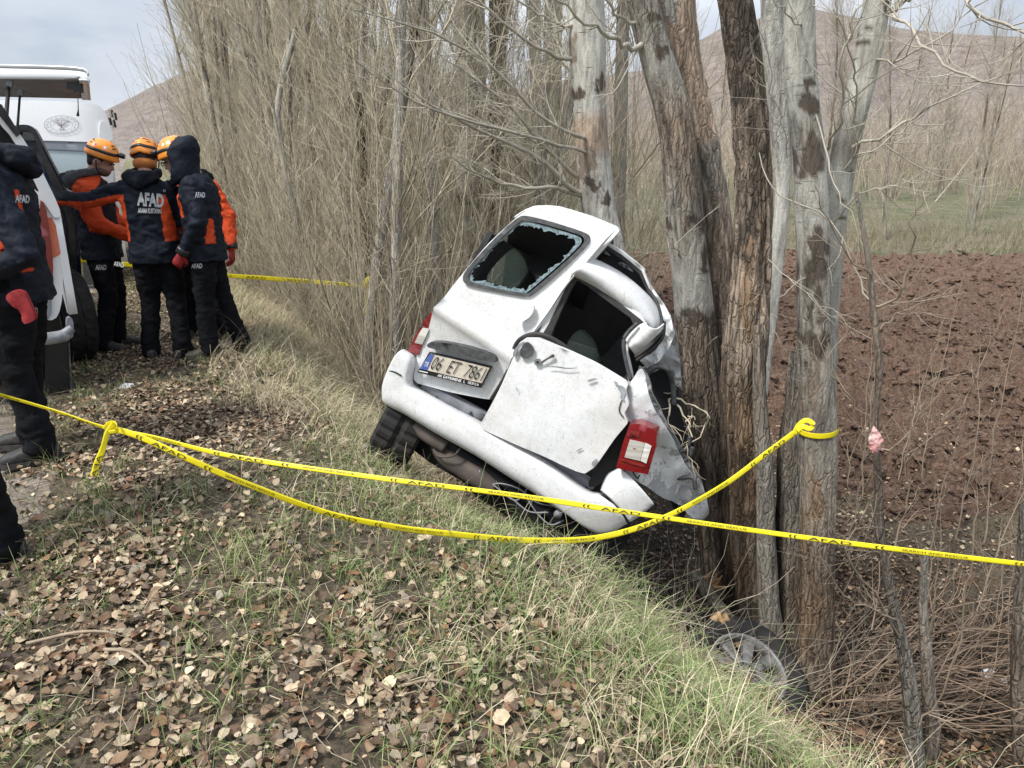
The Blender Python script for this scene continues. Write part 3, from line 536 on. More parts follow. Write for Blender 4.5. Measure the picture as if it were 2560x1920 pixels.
    # the sapling with the rag and its neighbours
    sp, _ = trunk('sapling', [(1850, 415, 4), (1862, 480, 5), (1876, 560, 6), (1884, 640, 7), (1893, 720, 8), (1900, 800, 8), (1893, 880, 6), (1892, 960, 8), (1897, 1040, 9), (1900, 1140, 10), (1912, 1215, 10), (1930, 1310, 12), (1952, 1400, 14), (1968, 1500, 17), (1974, 1600, 19), (1972, 1700, 20)], 2.75,
        [(400, GREY*.8, .2, .3), (700, BROWN*.8, .4, .4), (1100, DARK*1.3, .5, .7), (1400, GREY*.8, .5, .9), (1700, GREY, .4, .9)], None, 12, .006, step=.012)
    tag(sp, 'crooked dark sapling with a pink rag caught on it', 'sapling')
    br = [([DY(1885, 660, 2.75), DY(1940, 640, 2.7), DY(1972, 560, 2.65), DY(1968, 480, 2.6), DY(1985, 420, 2.6)], .006, .002), ([DY(1893, 720, 2.75), DY(1960, 660, 2.7), DY(2030, 600, 2.7)], .004, .0015),
          ([DY(1895, 960, 2.75), DY(1940, 965, 2.7), DY(1990, 900, 2.65), DY(2010, 820, 2.6), DY(2050, 790, 2.6)], .0045, .0015), ([DY(1890, 940, 2.75), DY(1850, 880, 2.7), DY(1800, 800, 2.7), DY(1780, 760, 2.7)], .0035, .0015),
          ([DY(1915, 1215, 2.75), DY(1880, 1170, 2.7), DY(1840, 1060, 2.6), DY(1830, 960, 2.6)], .004, .0015), ([DY(1940, 1340, 2.75), DY(1890, 1320, 2.6), DY(1830, 1290, 2.5), DY(1770, 1200, 2.45)], .005, .0015),
          ([DY(1950, 1390, 2.75), DY(1860, 1240, 2.6), DY(1800, 1140, 2.5), DY(1760, 1060, 2.45)], .006, .0015), ([DY(1972, 1560, 2.75), DY(2020, 1530, 2.7), DY(2080, 1360, 2.65), DY(2100, 1180, 2.6), DY(2105, 1060, 2.6)], .006, .0018),
          ([DY(1912, 1215, 2.75), DY(1950, 1120, 2.7), DY(1965, 1000, 2.65), DY(1960, 860, 2.6)], .005, .0015), ([DY(1880, 600, 2.75), DY(1840, 560, 2.7), DY(1790, 480, 2.65), DY(1760, 400, 2.6)], .004, .0015)]
    branch_set('branch', br, twigs=9, seed=9, parent=sp, tl=(.08, .3), col=(.30, .235, .17), sub=2, tr=.0022, up=.04)
    s2, _ = trunk('sapling', [(1998, 1195, 7), (1994, 1309, 9), (2000, 1400, 12), (2006, 1500, 14), (2012, 1620, 15)], 2.95, [(1200, GREY, .4, .6), (1700, BROWN, .5, .8)], None, 13, .005, step=.014)
    tag(s2, 'broken grey sapling stump right behind the one with the pink rag', 'sapling')
    branch_set('branch', [([DY(1998, 1400, 2.95), DY(2020, 1300, 2.9), DY(2030, 1180, 2.9), DY(2025, 1040, 2.9)], .004, .0015), ([DY(2005, 1500, 2.95), DY(2090, 1330, 2.9), DY(2150, 1240, 2.85)], .004, .0015)], twigs=6, seed=10, parent=s2, tl=(.08, .3), col=(.30, .235, .17), sub=1, tr=.002)
    return E, QE
TREE_E, QE = build_front_trunks()

# ------------------------------------------------------------------ thin poplars with ascending twigs
def poplar_mesh(seed, H=9, shoots=26, dense=1.0, stems=1, col=(.50, .44, .32)):
    rng = np.random.default_rng(seed); st = Bulk(); tw = Bulk(); C = np.array(col); SC = np.array([.42, .39, .34])
    P0 = np.zeros((stems, 3)); P0[:, :2] = rng.normal(0, .12, (stems, 2))*(stems > 1); D0 = np.stack([rng.normal(0, .05, stems), rng.normal(0, .05, stems), np.ones(stems)], -1)
    P = grow(P0-np.array([0, 0, .3]), D0, np.full(stems, H)*rng.uniform(.8, 1.05, stems), 22, wig=.018, rng=rng); R = (rng.uniform(.05, .085, stems)[:, None])*np.linspace(1, .12, 22)[None]**.8
    V, F = tubes(P, R, 10); z = V[:, 2]; n = fbm3(V[:, 0]*14, V[:, 1]*14, z*2.6, seed, 4)
    c = SC[None]*(.75+.6*n)[:, None]; k = sst(.52, .62, fbm3(V[:, 0]*6, V[:, 1]*6, z*3, seed+3, 4))[:, None]; c = c*(1-k)+np.array([.13, .10, .075])*k; st.add(V, F, c)
    # shoots from the foot
    m = shoots; a = rng.uniform(0, 6.28, m); r = rng.uniform(.05, .55, m); p0 = np.stack([np.cos(a)*r, np.sin(a)*r, np.full(m, -.15)], -1)
    d0 = np.stack([np.cos(a)*rng.uniform(.0, .32, m), np.sin(a)*rng.uniform(.0, .32, m), np.ones(m)], -1); L = rng.uniform(1.6, 5.6, m); Sp = grow(p0, d0, L, 9, up=.05, wig=.085, rng=rng)
    Sr = rng.uniform(.005, .0125, m)[:, None]*np.linspace(1, .25, 9)[None]; tw.tubes(Sp, Sr, C*rng.uniform(.45, 1.25, (m, 1)), 4)
    # branches
    nb = int(46*dense/stems); p, d, rr, t = children(P, R, nb, .12, .99, (.35, .85), rng); d[:, 2] = np.abs(d[:, 2])+.1; L = rng.uniform(1.0, 2.9, len(p))*(1.15-.75*t); Bp = grow(p, d, L, 8, up=.075, wig=.10, rng=rng)
    Br = np.minimum(rr*.42, .012)[:, None]*np.linspace(1, .25, 8)[None]; tw.tubes(Bp, Br, C*rng.uniform(.45, 1.2, (len(p), 1)), 4)
    A = np.concatenate([Sp[:, :8], Bp]); AR = np.concatenate([Sr[:, :8], Br]); n2 = int(11*dense); p, d, rr, t = children(A, AR, n2, .15, 1, (.3, .85), rng); L = rng.uniform(.3, 1.15, len(p))*(1.1-.5*t)
    Q = grow(p, d, L, 5, up=.13, wig=.14, rng=rng); RQ = np.clip(rr*.55, .0024, .005)[:, None]*np.linspace(1, .5, 5)[None]; tw.tubes(Q, RQ, C*rng.uniform(.5, 1.45, (len(p), 1)), 3)
    p, d, rr, t = children(Q, RQ, 3, .1, 1, (.3, .9), rng); L = rng.uniform(.12, .45, len(p)); Q = grow(p, d, L, 3, up=.1, wig=.1, rng=rng); RQ = np.full((len(p), 3), .0018); tw.tubes(Q, RQ, C*rng.uniform(.6, 1.5, (len(p), 1)), 3)
    return st.mesh('trunk', BARK), tw.mesh('crown', TWIG)
def put_tree(ms, name, label, x, y, rz=0, sc=1.0, tilt=(0, 0), group=None, cat='tree', z=None):
    e = empty(name, (x, y, hz(x, y) if z is None else z)); e.rotation_euler = (tilt[0], tilt[1], rz); e.scale = (sc, sc, sc)
    for nm, m in zip(('trunk', 'crown'), ms): o = bpy.data.objects.new(nm, m); COL.objects.link(o); o.parent = e
    tag(e, label, cat, group); return e
def build_thicket():
    rng = np.random.default_rng(3); V = [poplar_mesh(100+i, H=9+i*.4, shoots=24+3*i, stems=1+(i % 3), dense=1.0) for i in range(6)]
    G = 'slender bare poplars crowded along the left ditch bank'; lab3 = ['slender bare poplar in the near part of the row beside the wreck', 'slender bare poplar midway along the row above the far tape', 'slender bare poplar at the far end of the row beyond the workers']
    k = 0
    for row, (w0, s0) in enumerate([(1.15, 5.0), (1.9, 3.4), (2.9, 3.0)]):
        s = s0
        while s < 23:
            w = w0 + rng.uniform(-.35, .35); x, y = xy(s, w)
            if not (x > -.75 and y < 8.2) and x/y < .055 and x/y > -.405:
                put_tree(V[int(rng.integers(6))], 'poplar_tree', lab3[0 if s < 8.5 else 1 if s < 15 else 2], x, y, rng.uniform(0, 6.28), rng.uniform(.8, 1.12), (rng.normal(0, .03)-.01, rng.normal(-.02, .045 if s < 12 else .02)), G); k += 1
            s += rng.uniform(.75, 1.35)*(1+.35*(row > 0))
    print('thicket', k)
    # trees one can tell apart in front of or in that row
    def single(path, Y, tones, label, seed, v, sc=1.0, r=.01, patches=()):
        t, Q = trunk('poplar_tree', path, Y, tones, label, seed, r, patches=patches, step=.03); p = Vector(Q[-1][:3]); z0 = hz(Q[-1][0], Q[-1][1])
        o = link('crown', V[v][1], t); o.location = (Q[-1][0], Q[-1][1], z0+.2); o.rotation_euler = (0, 0, seed); o.scale = (sc,)*3
    single([(1003, -300, 15), (1003, 300, 19), (1005, 420, 20), (1006, 640, 22)], 10, [(0, GREY, .3), (330, PALE*1.1, .1, .1), (410, PALE*1.15, .05, .1), (440, GREY, .8, .3), (480, PALE*1.1, .2, .1), (700, PALE, .3)], 'white birch-like trunk left of the wrecked van rear window', 31, 0, .9, patches=[(1005, 425, 20, 14, DARK)])
    single([(1075, -300, 20), (1076, 200, 20), (1085, 420, 23), (1090, 640, 25)], 10.4, [(0, BROWN*.9, .7, 1), (400, BROWN*.8, .7, 1.2), (700, DARK, .8)], 'dark furrowed poplar trunk left of the birch-like trunk behind the van', 32, 3, .9, .03)
    single([(1032, -300, 10), (1040, 300, 13), (1048, 480, 15), (1050, 640, 16)], 11, [(0, PALE*.9, .2, .1), (700, PALE, .2, .1)], 'narrow white trunk squeezed between the birch-like and the dark furrowed trunk', 33, 2, .8)
    single([(1150, -300, 13), (1160, 300, 14), (1165, 480, 15), (1168, 640, 16)], 12, [(0, PALE*.9, .3, .1), (700, PALE, .3, .1)], 'thin white poplar trunk above the left corner of the van roof', 34, 4, .9)
    single([(1205, -300, 10), (1202, 300, 11), (1200, 640, 13)], 13, [(0, PALE*.8, .3, .1), (700, PALE, .3, .1)], 'thinner pale poplar trunk close behind the van roof', 35, 1, .8)
    single([(1352, -300, 13), (1342, 200, 14), (1335, 480, 15), (1335, 640, 15)], 11, [(0, GREY*.9, .3, .1), (700, GREY, .3, .1)], 'grey poplar with hanging dark twigs right of the birch-like trunk', 36, 5, 1.0)
    single([(775, 200, 9), (784, 400, 10), (790, 600, 11), (795, 780, 12)], 8.2, [(0, np.array([.13, .115, .07]), .4, .8), (800, np.array([.15, .125, .06]), .4, .8)], 'dark olive trunk the far yellow tape is tied to', 37, 0, .7)
    single([(640, 60, 6), (600, 250, 7), (640, 480, 8), (648, 700, 9)], 9.5, [(0, PALE*.8, .2), (800, PALE*.7, .2)], 'pale slanting poplar stem above the middle of the far tape', 38, 1, .6)
    # undergrowth shoots on the bank of the row
    b = Bulk(); n = 1500; s = rng.uniform(1.8, 22, n); w = rng.uniform(.35, 3.2, n); x, y = xy(s, w); keep = ~((x > -.9) & (y < 7.6)) & (x/y < .055) & (x/y > -.43); x, y = x[keep], y[keep]; n = len(x)
    P = grow(np.stack([x, y, height(x, y)-.05], -1), np.stack([rng.normal(0, .3, n), rng.normal(0, .3, n), np.ones(n)], -1), rng.uniform(.5, 2.8, n), 7, wig=.08, up=.03, rng=rng); C = np.array([.43, .36, .25])
    R = rng.uniform(.003, .009, n)[:, None]*np.linspace(1, .3, 7)[None]; b.tubes(P, R, C*rng.uniform(.6, 1.2, (n, 1)), 3)
    p, d, rr, t = children(P, R, 6, .15, 1, (.4, 1.1), rng); Q = grow(p, d, rng.uniform(.12, .5, len(p)), 3, wig=.12, up=.05, rng=rng); b.tubes(Q, np.full((len(p), 3), .0019), C*rng.uniform(.6, 1.3, (len(p), 1)), 3)
    o = link('undergrowth', b.mesh('undergrowth', TWIG)); tag(o, 'thin bare shoots crowding the foot of the poplar row', 'bushes', kind='stuff')
build_thicket()
def build_far_trees():
    rng = np.random.default_rng(8); V = [poplar_mesh(200+i, H=9, shoots=8, stems=1, dense=.85, col=(.44, .37, .28)) for i in range(4)]
    spots = [(13.5, 26.5, .95, 'slim pale tree standing at the far field edge below the hill saddle'), (17.2, 27.5, .8, 'bare bushy tree at the far field edge near the right side'), (9.6, 31, 1.0, None), (12.1, 34, 1.1, None), (20.5, 33, 1.1, None), (15.2, 36, 1.2, None), (24, 38, 1.2, None), (7.4, 33, .9, None), (5.2, 32, .8, None), (3.4, 31, .85, None), (2.0, 33, .9, None), (18.4, 40, 1.3, None), (22.5, 44, 1.3, None), (27, 47, 1.3, None), (8.5, 42, 1.2, None), (4.4, 44, 1.2, None), (12.5, 46, 1.3, None), (30, 52, 1.3, None), (0.5, 40, 1.2, None), (16.5, 52, 1.4, None)]
    for i, (x, y, sc, lab) in enumerate(spots):
        put_tree(V[i % 4], 'bare_tree', lab or 'bare brown tree in the belt beyond the meadow', x, y, i*1.3, sc, (rng.normal(0, .03), rng.normal(0, .03)), None if lab else 'bare trees in the belt beyond the meadow')
    for x, y, sc, lab in [(4.9, 8.2, .62, 'small bare tree near the left of the ploughed field'), (7.6, 12.0, .6, 'thin pale sapling standing out in the ploughed field')][:0]: pass
    b = Bulk(); n = 2600; x = rng.uniform(-12, 62, n); y = rng.uniform(40, 84, n) + np.abs(x-10)*.1; z = height(x, y, False); z = np.minimum(z, 1.5+.0*z)
    P = grow(np.stack([x, y, z-.2], -1), np.stack([rng.normal(0, .16, n), rng.normal(0, .16, n), np.ones(n)], -1), rng.uniform(1.6, 7.0, n), 6, wig=.07, rng=rng); R = rng.uniform(.015, .05, n)[:, None]*np.linspace(1, .3, 6)[None]
    C = np.array([(.46, .36, .26), (.38, .32, .26), (.48, .42, .33)])[rng.integers(0, 3, n)]*rng.uniform(.7, 1.2, (n, 1)); b.tubes(P, R, C, 3)
    p, d, rr, t = children(P, R, 5, .2, 1, (.3, .9), rng); Q = grow(p, d, rng.uniform(.5, 1.8, len(p)), 3, up=.08, wig=.1, rng=rng); Cc = np.repeat(C, 5, 0)*rng.uniform(.8, 1.3, (len(p), 1)); b.tubes(Q, np.full((len(p), 3), .011), Cc, 3)
    o = link('woodland', b.mesh('woodland', TWIG)); tag(o, 'far brown wood of bare trees below the hills', 'wood', kind='stuff')
    # low bushes and stalks along the field edge
    b = Bulk(); n = 4200; x = rng.uniform(1, 24, n); y = far_edge(x)+np.abs(rng.normal(.2, 5.0, n)); z = height(x, y)
    P = grow(np.stack([x, y, z], -1), np.stack([rng.normal(0, .4, n), rng.normal(0, .4, n), np.ones(n)], -1), rng.uniform(.12, 1.1, n), 4, wig=.16, rng=rng); b.tubes(P, rng.uniform(.004, .01, n)[:, None]*np.linspace(1, .4, 4)[None], np.array([.36, .30, .20])*rng.uniform(.6, 1.2, (n, 1)), 3)
    o = link('field_edge_scrub', b.mesh('field_edge_scrub', TWIG)); tag(o, 'dry stalks and low scrub along the far edge of the field', 'scrub', kind='stuff')
build_far_trees()
def build_ditch_growth():
    rng = np.random.default_rng(12)
    # upright shoots on the right side, each a thing one could count
    pos = [(1858, 1100, 1.5), (1985, 1080, 1.7), (2010, 1240, 1.2), (2060, 1180, 1.5), (2120, 1200, 1.9), (2150, 1330, 1.4), (2095, 1400, 1.5), (1840, 1180, 1.3), (1930, 1060, 1.5), (2180, 1150, 1.6), (1870, 950, 1.4), (2040, 1000, 1.2), (2185, 1450, 1.5)]
    for i, (px, py, L) in enumerate(pos):
        q = DZ(px, py, -1.0 if py < 1300 else -1.25); z = hz(q.x, q.y); p = np.array([[q.x, q.y, z-.05]]); d = np.array([[rng.normal(0, .12), rng.normal(0, .12), 1.]])
        P = grow(p, d, np.array([L]), 12, wig=.04, rng=rng); pts = [Vector(v) for v in P[0]]
        o = branch_set('shoot', [(pts, .006, .0015)], twigs=14, seed=30+i, tl=(.1, .45), col=(.34, .27, .20), sub=2, tr=.0022, up=.05)
        o.data.name = 'shoot'; tag(o, 'thin bare shoot growing between the sapling with the rag and the field', 'shoot', 'thin bare shoots on the field side of the ditch')
    b = Bulk(); n = 330; q = [DZ(rng.uniform(1840, 2300), rng.uniform(1430, 1600), -1.3) for _ in range(n)]; x = np.array([v.x for v in q]); y = np.array([v.y for v in q]); z = height(x, y)+rng.uniform(0, .28, n)
    a = rng.normal(.35, .5, n); P = grow(np.stack([x-.25, y, z], -1), np.stack([np.cos(a), np.sin(a), rng.normal(.05, .2, n)], -1), rng.uniform(.35, 1.3, n), 7, wig=.1, rng=rng)
    b.tubes(P, rng.uniform(.0015, .0055, n)[:, None]*np.linspace(1, .4, 7)[None], np.array([.27, .19, .13])*rng.uniform(.3, 1.1, (n, 1)), 4)
    o = link('brush_pile', b.mesh('brush_pile', TWIG)); tag(o, 'heap of dead branches filling the ditch at the lower right', 'brush', kind='stuff')
    # tangle of thin twigs along the ditch under the wreck and by the wheel
    b = Bulk(); n = 620; px = np.concatenate([rng.uniform(1050, 1560, 380), rng.uniform(1500, 1900, 240)]); py = np.concatenate([1200+(px[:380]-1050)*.25+rng.normal(0, 55, 380), rng.uniform(1330, 1560, 240)])
    q = [DZ(a, c, -.7 if a < 1500 else -1.2) for a, c in zip(px, py)]; x = np.array([v.x for v in q]); y = np.array([v.y for v in q]); z = height(x, y)
    P = grow(np.stack([x, y, z], -1), np.stack([rng.normal(0, 1, n), rng.normal(0, 1, n), rng.uniform(0, .8, n)], -1), rng.uniform(.2, .8, n), 7, wig=.2, rng=rng); P[..., 2] = np.maximum(P[..., 2], height(P[..., 0], P[..., 1])+.005)
    b.tubes(P, rng.uniform(.0012, .003, n)[:, None]*np.linspace(1, .4, 7)[None], np.array([.42, .36, .27])*rng.uniform(.4, 1.2, (n, 1)), 3)
    o = link('twig_tangle', b.mesh('twig_tangle', TWIG)); tag(o, 'loose dry twigs tangled in the ditch below the wreck', 'twigs', kind='stuff')
build_ditch_growth()
# ------------------------------------------------------------------ sheets of metal, cloth and print
def rnd(poly, it=2, closed=True, keep=.25):
    P = [tuple(p) for p in poly]
    for _ in range(it):
        Q = []; n = len(P)
        for i in range(n if closed else n-1):
            a, b = P[i], P[(i+1) % n]; Q.append(tuple(a[k]*(1-keep)+b[k]*keep for k in range(len(a)))); Q.append(tuple(a[k]*keep+b[k]*(1-keep) for k in range(len(a))))
        P = Q
    return P
def inside(px, py, poly):
    P = np.asarray(poly, float); r = np.zeros(len(px), bool); j = len(P)-1
    for i in range(len(P)):
        xi, yi, xj, yj = P[i, 0], P[i, 1], P[j, 0], P[j, 1]
        c = ((yi > py) != (yj > py)) & (px < (xj-xi)*(py-yi)/(yj-yi+1e-12)+xi); r ^= c; j = i
    return r
def densify(poly, step):
    out = []
    for a, b in zip(poly, poly[1:]+poly[:1]):
        n = max(1, int(math.hypot(b[0]-a[0], b[1]-a[1])/step)); out += [(a[0]+(b[0]-a[0])*k/n, a[1]+(b[1]-a[1])*k/n) for k in range(n)]
    return out
class Frame:
    def __init__(s, p0, ex, ey): s.p0 = Vector(p0); s.ex = Vector(ex).normalized(); s.ey = Vector(ey); s.ey = (s.ey - s.ex*s.ey.dot(s.ex)).normalized(); s.n = s.ex.cross(s.ey)
    def loc(s, p): d = Vector(p)-s.p0; return (d.dot(s.ex), d.dot(s.ey))
    def px(s, x, y): return s.loc(onplane(x, y, s.p0, s.n))
    def pt(s, a, b, off=0): return s.p0 + s.ex*a + s.ey*b + s.n*off
    def sh(s, off=0, a=0, b=0): return Frame(s.pt(a, b, off), s.ex, s.ey)
def sheet(name, fr, outline, holes=(), thick=.01, mat=None, step=.03, bulge=None, parent=None, smooth=True, noise=0, nscale=6, seed=0, col=None, ridge=False):
    """outline and holes in the frame's own metres; extruded to real thickness"""
    ol = densify(list(outline), step); hs = [densify(list(h), step) for h in holes]; O = np.array(ol)
    xs = np.arange(O[:, 0].min()+step*.5, O[:, 0].max(), step); ys = np.arange(O[:, 1].min()+step*.5, O[:, 1].max(), step)
    gx, gy = np.meshgrid(xs, ys); gx = gx.ravel()+step*.25*(np.arange(gx.size) % 2); gy = gy.ravel(); k = inside(gx, gy, ol)
    for h in hs: k &= ~inside(gx, gy, h)
    bd = np.array(ol+[q for h in hs for q in h])
    if k.any():
        gx, gy = gx[k], gy[k]; d = np.min(np.hypot(gx[:, None]-bd[None, :, 0], gy[:, None]-bd[None, :, 1]), 1); gx, gy = gx[d > step*.4], gy[d > step*.4]
    else: gx = gy = np.zeros(0)
    vs = [Vector(p) for p in ol]; es = [(i, (i+1) % len(ol)) for i in range(len(ol))]
    for h in hs: b0 = len(vs); vs += [Vector(p) for p in h]; es += [(b0+i, b0+(i+1) % len(h)) for i in range(len(h))]
    vs += [Vector((a, b)) for a, b in zip(gx, gy)]
    v2, _, f2, _, _, _ = delaunay_2d_cdt(vs, es, [], 0, 1e-5)
    V2 = np.array([tuple(v) for v in v2]); T = np.array([f for f in f2 if len(f) == 3]); c = V2[T].mean(1); k = inside(c[:, 0], c[:, 1], ol)
    for h in hs: k &= ~inside(c[:, 0], c[:, 1], h)
    T = T[k]; off = np.zeros(len(V2))
    if bulge: off = off + np.array([bulge(a, b) for a, b in V2])
    if noise: off = off + noise*(fbm(V2[:, 0]*nscale+seed, V2[:, 1]*nscale-seed, 90+seed, 4)-.5)*2
    if ridge: off = off + noise*2.2*(np.abs(fbm(V2[:, 0]*nscale*.8+seed*3, V2[:, 1]*nscale*.8, 60+seed, 3)-.5)*4-.5)
    ex, ey, n, p0 = (np.array(q) for q in (fr.ex, fr.ey, fr.n, fr.p0))
    A = p0 + V2[:, :1]*ex + V2[:, 1:2]*ey + off[:, None]*n; B = A - n*thick; m = len(V2)
    a, b, c_ = V2[T[:, 0]], V2[T[:, 1]], V2[T[:, 2]]; fl = ((b-a)[:, 0]*(c_-a)[:, 1]-(b-a)[:, 1]*(c_-a)[:, 0]) < 0; T[fl] = T[fl][:, ::-1]
    cnt = {}
    for t in T:
        for i in range(3): e = (int(t[i]), int(t[(i+1) % 3])); cnt[e] = 1
    F = [tuple(int(q) for q in t) for t in T] + [tuple(int(q)+m for q in t[::-1]) for t in T] + [(e[1], e[0], e[0]+m, e[1]+m) for e in cnt if (e[1], e[0]) not in cnt]
    V = np.vstack([A, B])
    cc = col(V) if callable(col) else None
    me = pymesh(name, V, F, mat, False, cc)
    if smooth:
        nt = len(T); me.polygons.foreach_set('use_smooth', [True]*len(F)); 
        import bmesh as _b
        me.update(); sh_ = [False]*len(me.edges)
        be = {tuple(sorted(e)) for e in cnt if (e[1], e[0]) not in cnt}; be |= {(a_+m, b_+m) for a_, b_ in be}
        for e in me.edges:
            if tuple(sorted(e.vertices)) in be: sh_[e.index] = True
        at = me.attributes.new('sharp_edge', 'BOOLEAN', 'EDGE'); at.data.foreach_set('value', sh_)
    return link(name, me, parent)
def psheet(name, fr, outline, holes=(), it=2, hit=2, cv=None, keep=.25, **k):
    cv = cv or (lambda x, y: (x, y)); g = lambda P: [fr.px(*cv(*p)) for p in P]
    return sheet(name, fr, g(rnd(outline, it, True, keep) if it else outline), [g(rnd(h, hit) if hit else h) for h in holes], **k)
def loft(name, rows, mat, n=40, m=None, thick=.006, parent=None, closed=False, noise=0, nscale=8, seed=0, smooth=True):
    """rows of world points -> smooth skin"""
    R = np.array([spline(r, n) for r in rows]); 
    if m: R = np.stack([spline(R[:, i], m) for i in range(n)], 1)
    a, b = R.shape[:2]; N = np.cross(np.gradient(R, axis=0), np.gradient(R, axis=1)); N /= np.linalg.norm(N, axis=2, keepdims=True)+1e-9
    if noise: R = R + N*(noise*(fbm3(R[..., 0]*nscale, R[..., 1]*nscale, R[..., 2]*nscale, seed, 4)-.5)*2)[..., None]
    V = R.reshape(-1, 3); i = (np.arange(a-1)[:, None]*b+np.arange(b-1)[None]).ravel(); F = np.stack([i, i+1, i+b+1, i+b], -1)
    if thick:
        V2 = (R - N*thick).reshape(-1, 3); o = a*b; F2 = F[:, ::-1]+o; e = []
        for k in range(b-1): e += [(k+1, k, k+o, k+1+o), ((a-1)*b+k, (a-1)*b+k+1, (a-1)*b+k+1+o, (a-1)*b+k+o)]
        for k in range(a-1): e += [(k*b, (k+1)*b, (k+1)*b+o, k*b+o), ((k+1)*b+b-1, k*b+b-1, k*b+b-1+o, (k+1)*b+b-1+o)]
        V = np.vstack([V, V2]); F = np.vstack([F, F2, np.array(e)])
    return link(name, npmesh(name, V, F, mat, smooth=smooth), parent)
def text_mesh(body, bold=.0, shear=0):
    cu = bpy.data.curves.new('t', 'FONT'); cu.body = body; cu.size = 1; cu.offset = bold; cu.shear = shear; cu.resolution_u = 3; o = bpy.data.objects.new('t', cu); COL.objects.link(o)
    dg = bpy.context.evaluated_depsgraph_get(); me = bpy.data.meshes.new_from_object(o.evaluated_get(dg)); bpy.data.objects.remove(o); bpy.data.curves.remove(cu)
    return me
def text_bm(body, bold=0, maxlen=.25, shear=0):
    me = text_mesh(body, bold, shear); bm = bmesh.new(); bm.from_mesh(me); bpy.data.meshes.remove(me)
    for _ in range(4):
        L = [e for e in bm.edges if e.calc_length() > maxlen]
        if not L: break
        bmesh.ops.subdivide_edges(bm, edges=L, cuts=1); bmesh.ops.triangulate(bm, faces=[f for f in bm.faces if len(f.verts) > 4])
    xs = [v.co.x for v in bm.verts]; ys = [v.co.y for v in bm.verts]; return bm, min(xs), max(xs), min(ys), max(ys)
def bilin(q, u, v):
    tl, tr, br, bl = [Vector(p) for p in q]; return (bl*(1-u)+br*u)*(1-v)+(tl*(1-u)+tr*u)*v
def text_quad(name, body, quad, mat, parent=None, bold=0, warp=None, project=None, off=.002, maxlen=.3, shear=0):
    """print fitted to a quad of world points (tl, tr, br, bl), laid on the surface behind it if one is given"""
    bm, x0, x1, y0, y1 = text_bm(body, bold, maxlen, shear); n = (Vector(quad[1])-Vector(quad[0])).cross(Vector(quad[0])-Vector(quad[3])).normalized()
    vmap = []
    for v in bm.verts:
        u, w = (v.co.x-x0)/(x1-x0), (v.co.y-y0)/(y1-y0)
        if warp: u, w = warp(u, w)
        p = bilin(quad, u, w)
        if project:
            rd_ = (p-Vector((0, 0, CAMZ))).normalized(); hit = project.ray_cast(p-rd_*.35, rd_, .9)
            if hit[0] is not None: p = hit[0] - rd_*off
        v.co = p
    me = bpy.data.meshes.new(name); bm.to_mesh(me); bm.free(); me.materials.append(mat)
    if me.polygons and me.polygons[0].normal.dot(n) < 0: me.flip_normals()
    return link(name, me, parent)
def bvh(o): 
    me = o.data; M = o.matrix_world if not o.parent else Matrix.Identity(4)
    return BVHTree.FromPolygons([M@v.co for v in me.vertices], [tuple(p.vertices) for p in me.polygons])

# ------------------------------------------------------------------ materials of metal and glass
def paint(name, base, dirt=.5, rough=.35, metal=0.0, dcol=(.20, .15, .11)):
    t = NT(name); f = t.noise(34, 7, .75); g = t.noise(3.2, 5, .6); k = t.noise(150, 3, .6); h = t.noise(1.0, 5, .7, sc=(22, 22, 5))
    c = t.mix(t.ramp(f, .48, 0, .60, .36*dirt), base, (.54, .50, .45)); c = t.mix(t.ramp(g, .42, 0, .68, .38*dirt), c, (.52, .47, .40)); c = t.mix(t.ramp(k, .63, 0, .70, .85*dirt), c, dcol); c = t.mix(t.ramp(h, .62, 0, .72, .45*dirt), c, dcol)
    t.base(c); t.p(Roughness=rough, Metallic=metal); t.l(t.ramp(f, .4, rough, .7, min(1, rough+.4*dirt)), t.b.inputs['Roughness']); t.bump(f, .12, .004); return t.m
PAINT = paint('white_paint_dirty', (.76, .77, .78), 1.0); PAINTC = paint('white_paint', (.80, .81, .82), .15, .22)
PRIMER = paint('scraped_metal', (.30, .31, .33), 1.0, .45, .4)
RUBBER = pm('black_rubber', (.018, .018, .019), (.04, .038, .036), 25, .7, bump=.3, bscale=200, bdist=.001)
TYRE = pm('tyre_rubber', (.006, .006, .007), (.024, .021, .019), 9, .82, bump=.4, bscale=60, bdist=.003)
PLAST = pm('grey_plastic', (.035, .037, .04), (.085, .085, .085), 40, .6, bump=.3, bscale=120, bdist=.001)
LEDGE = pm('grey_ledge_plastic', (.16, .17, .19), (.27, .28, .30), 9, .5)
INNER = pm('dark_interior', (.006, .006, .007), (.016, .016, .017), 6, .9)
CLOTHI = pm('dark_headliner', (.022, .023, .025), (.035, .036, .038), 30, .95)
BLACK = pm('black_paint', (.012, .012, .013), None, 5, .4)
CHROME = pm('scratched_alloy', (.42, .43, .44), (.26, .26, .27), 14, .38, metal=.7)
RUSTM = pm('rusty_steel', (.05, .04, .034), (.11, .09, .075), 9, .8, bump=.4, bscale=60, bdist=.002)
GREEN_GLASS_EDGE = pm('broken_glass_crumbs', (.26, .35, .37), (.10, .13, .14), 60, .25, bump=.8, bscale=90, bdist=.004)
def glassm(name, col, tr=.6, rough=.05):
    t = NT(name); t.base(col); t.p(Roughness=rough, Alpha=1-tr); t.b.inputs['IOR'].default_value = 1.45; t.m.blend_method = 'BLEND' if hasattr(t.m, 'blend_method') else None; return t.m
GGLASS = glassm('green_tinted_glass', (.30, .38, .32), .55); WGLASS = glassm('windscreen_glass', (.42, .50, .53), .12, .12); DGLASS = glassm('dark_window_glass', (.03, .04, .04), .25)
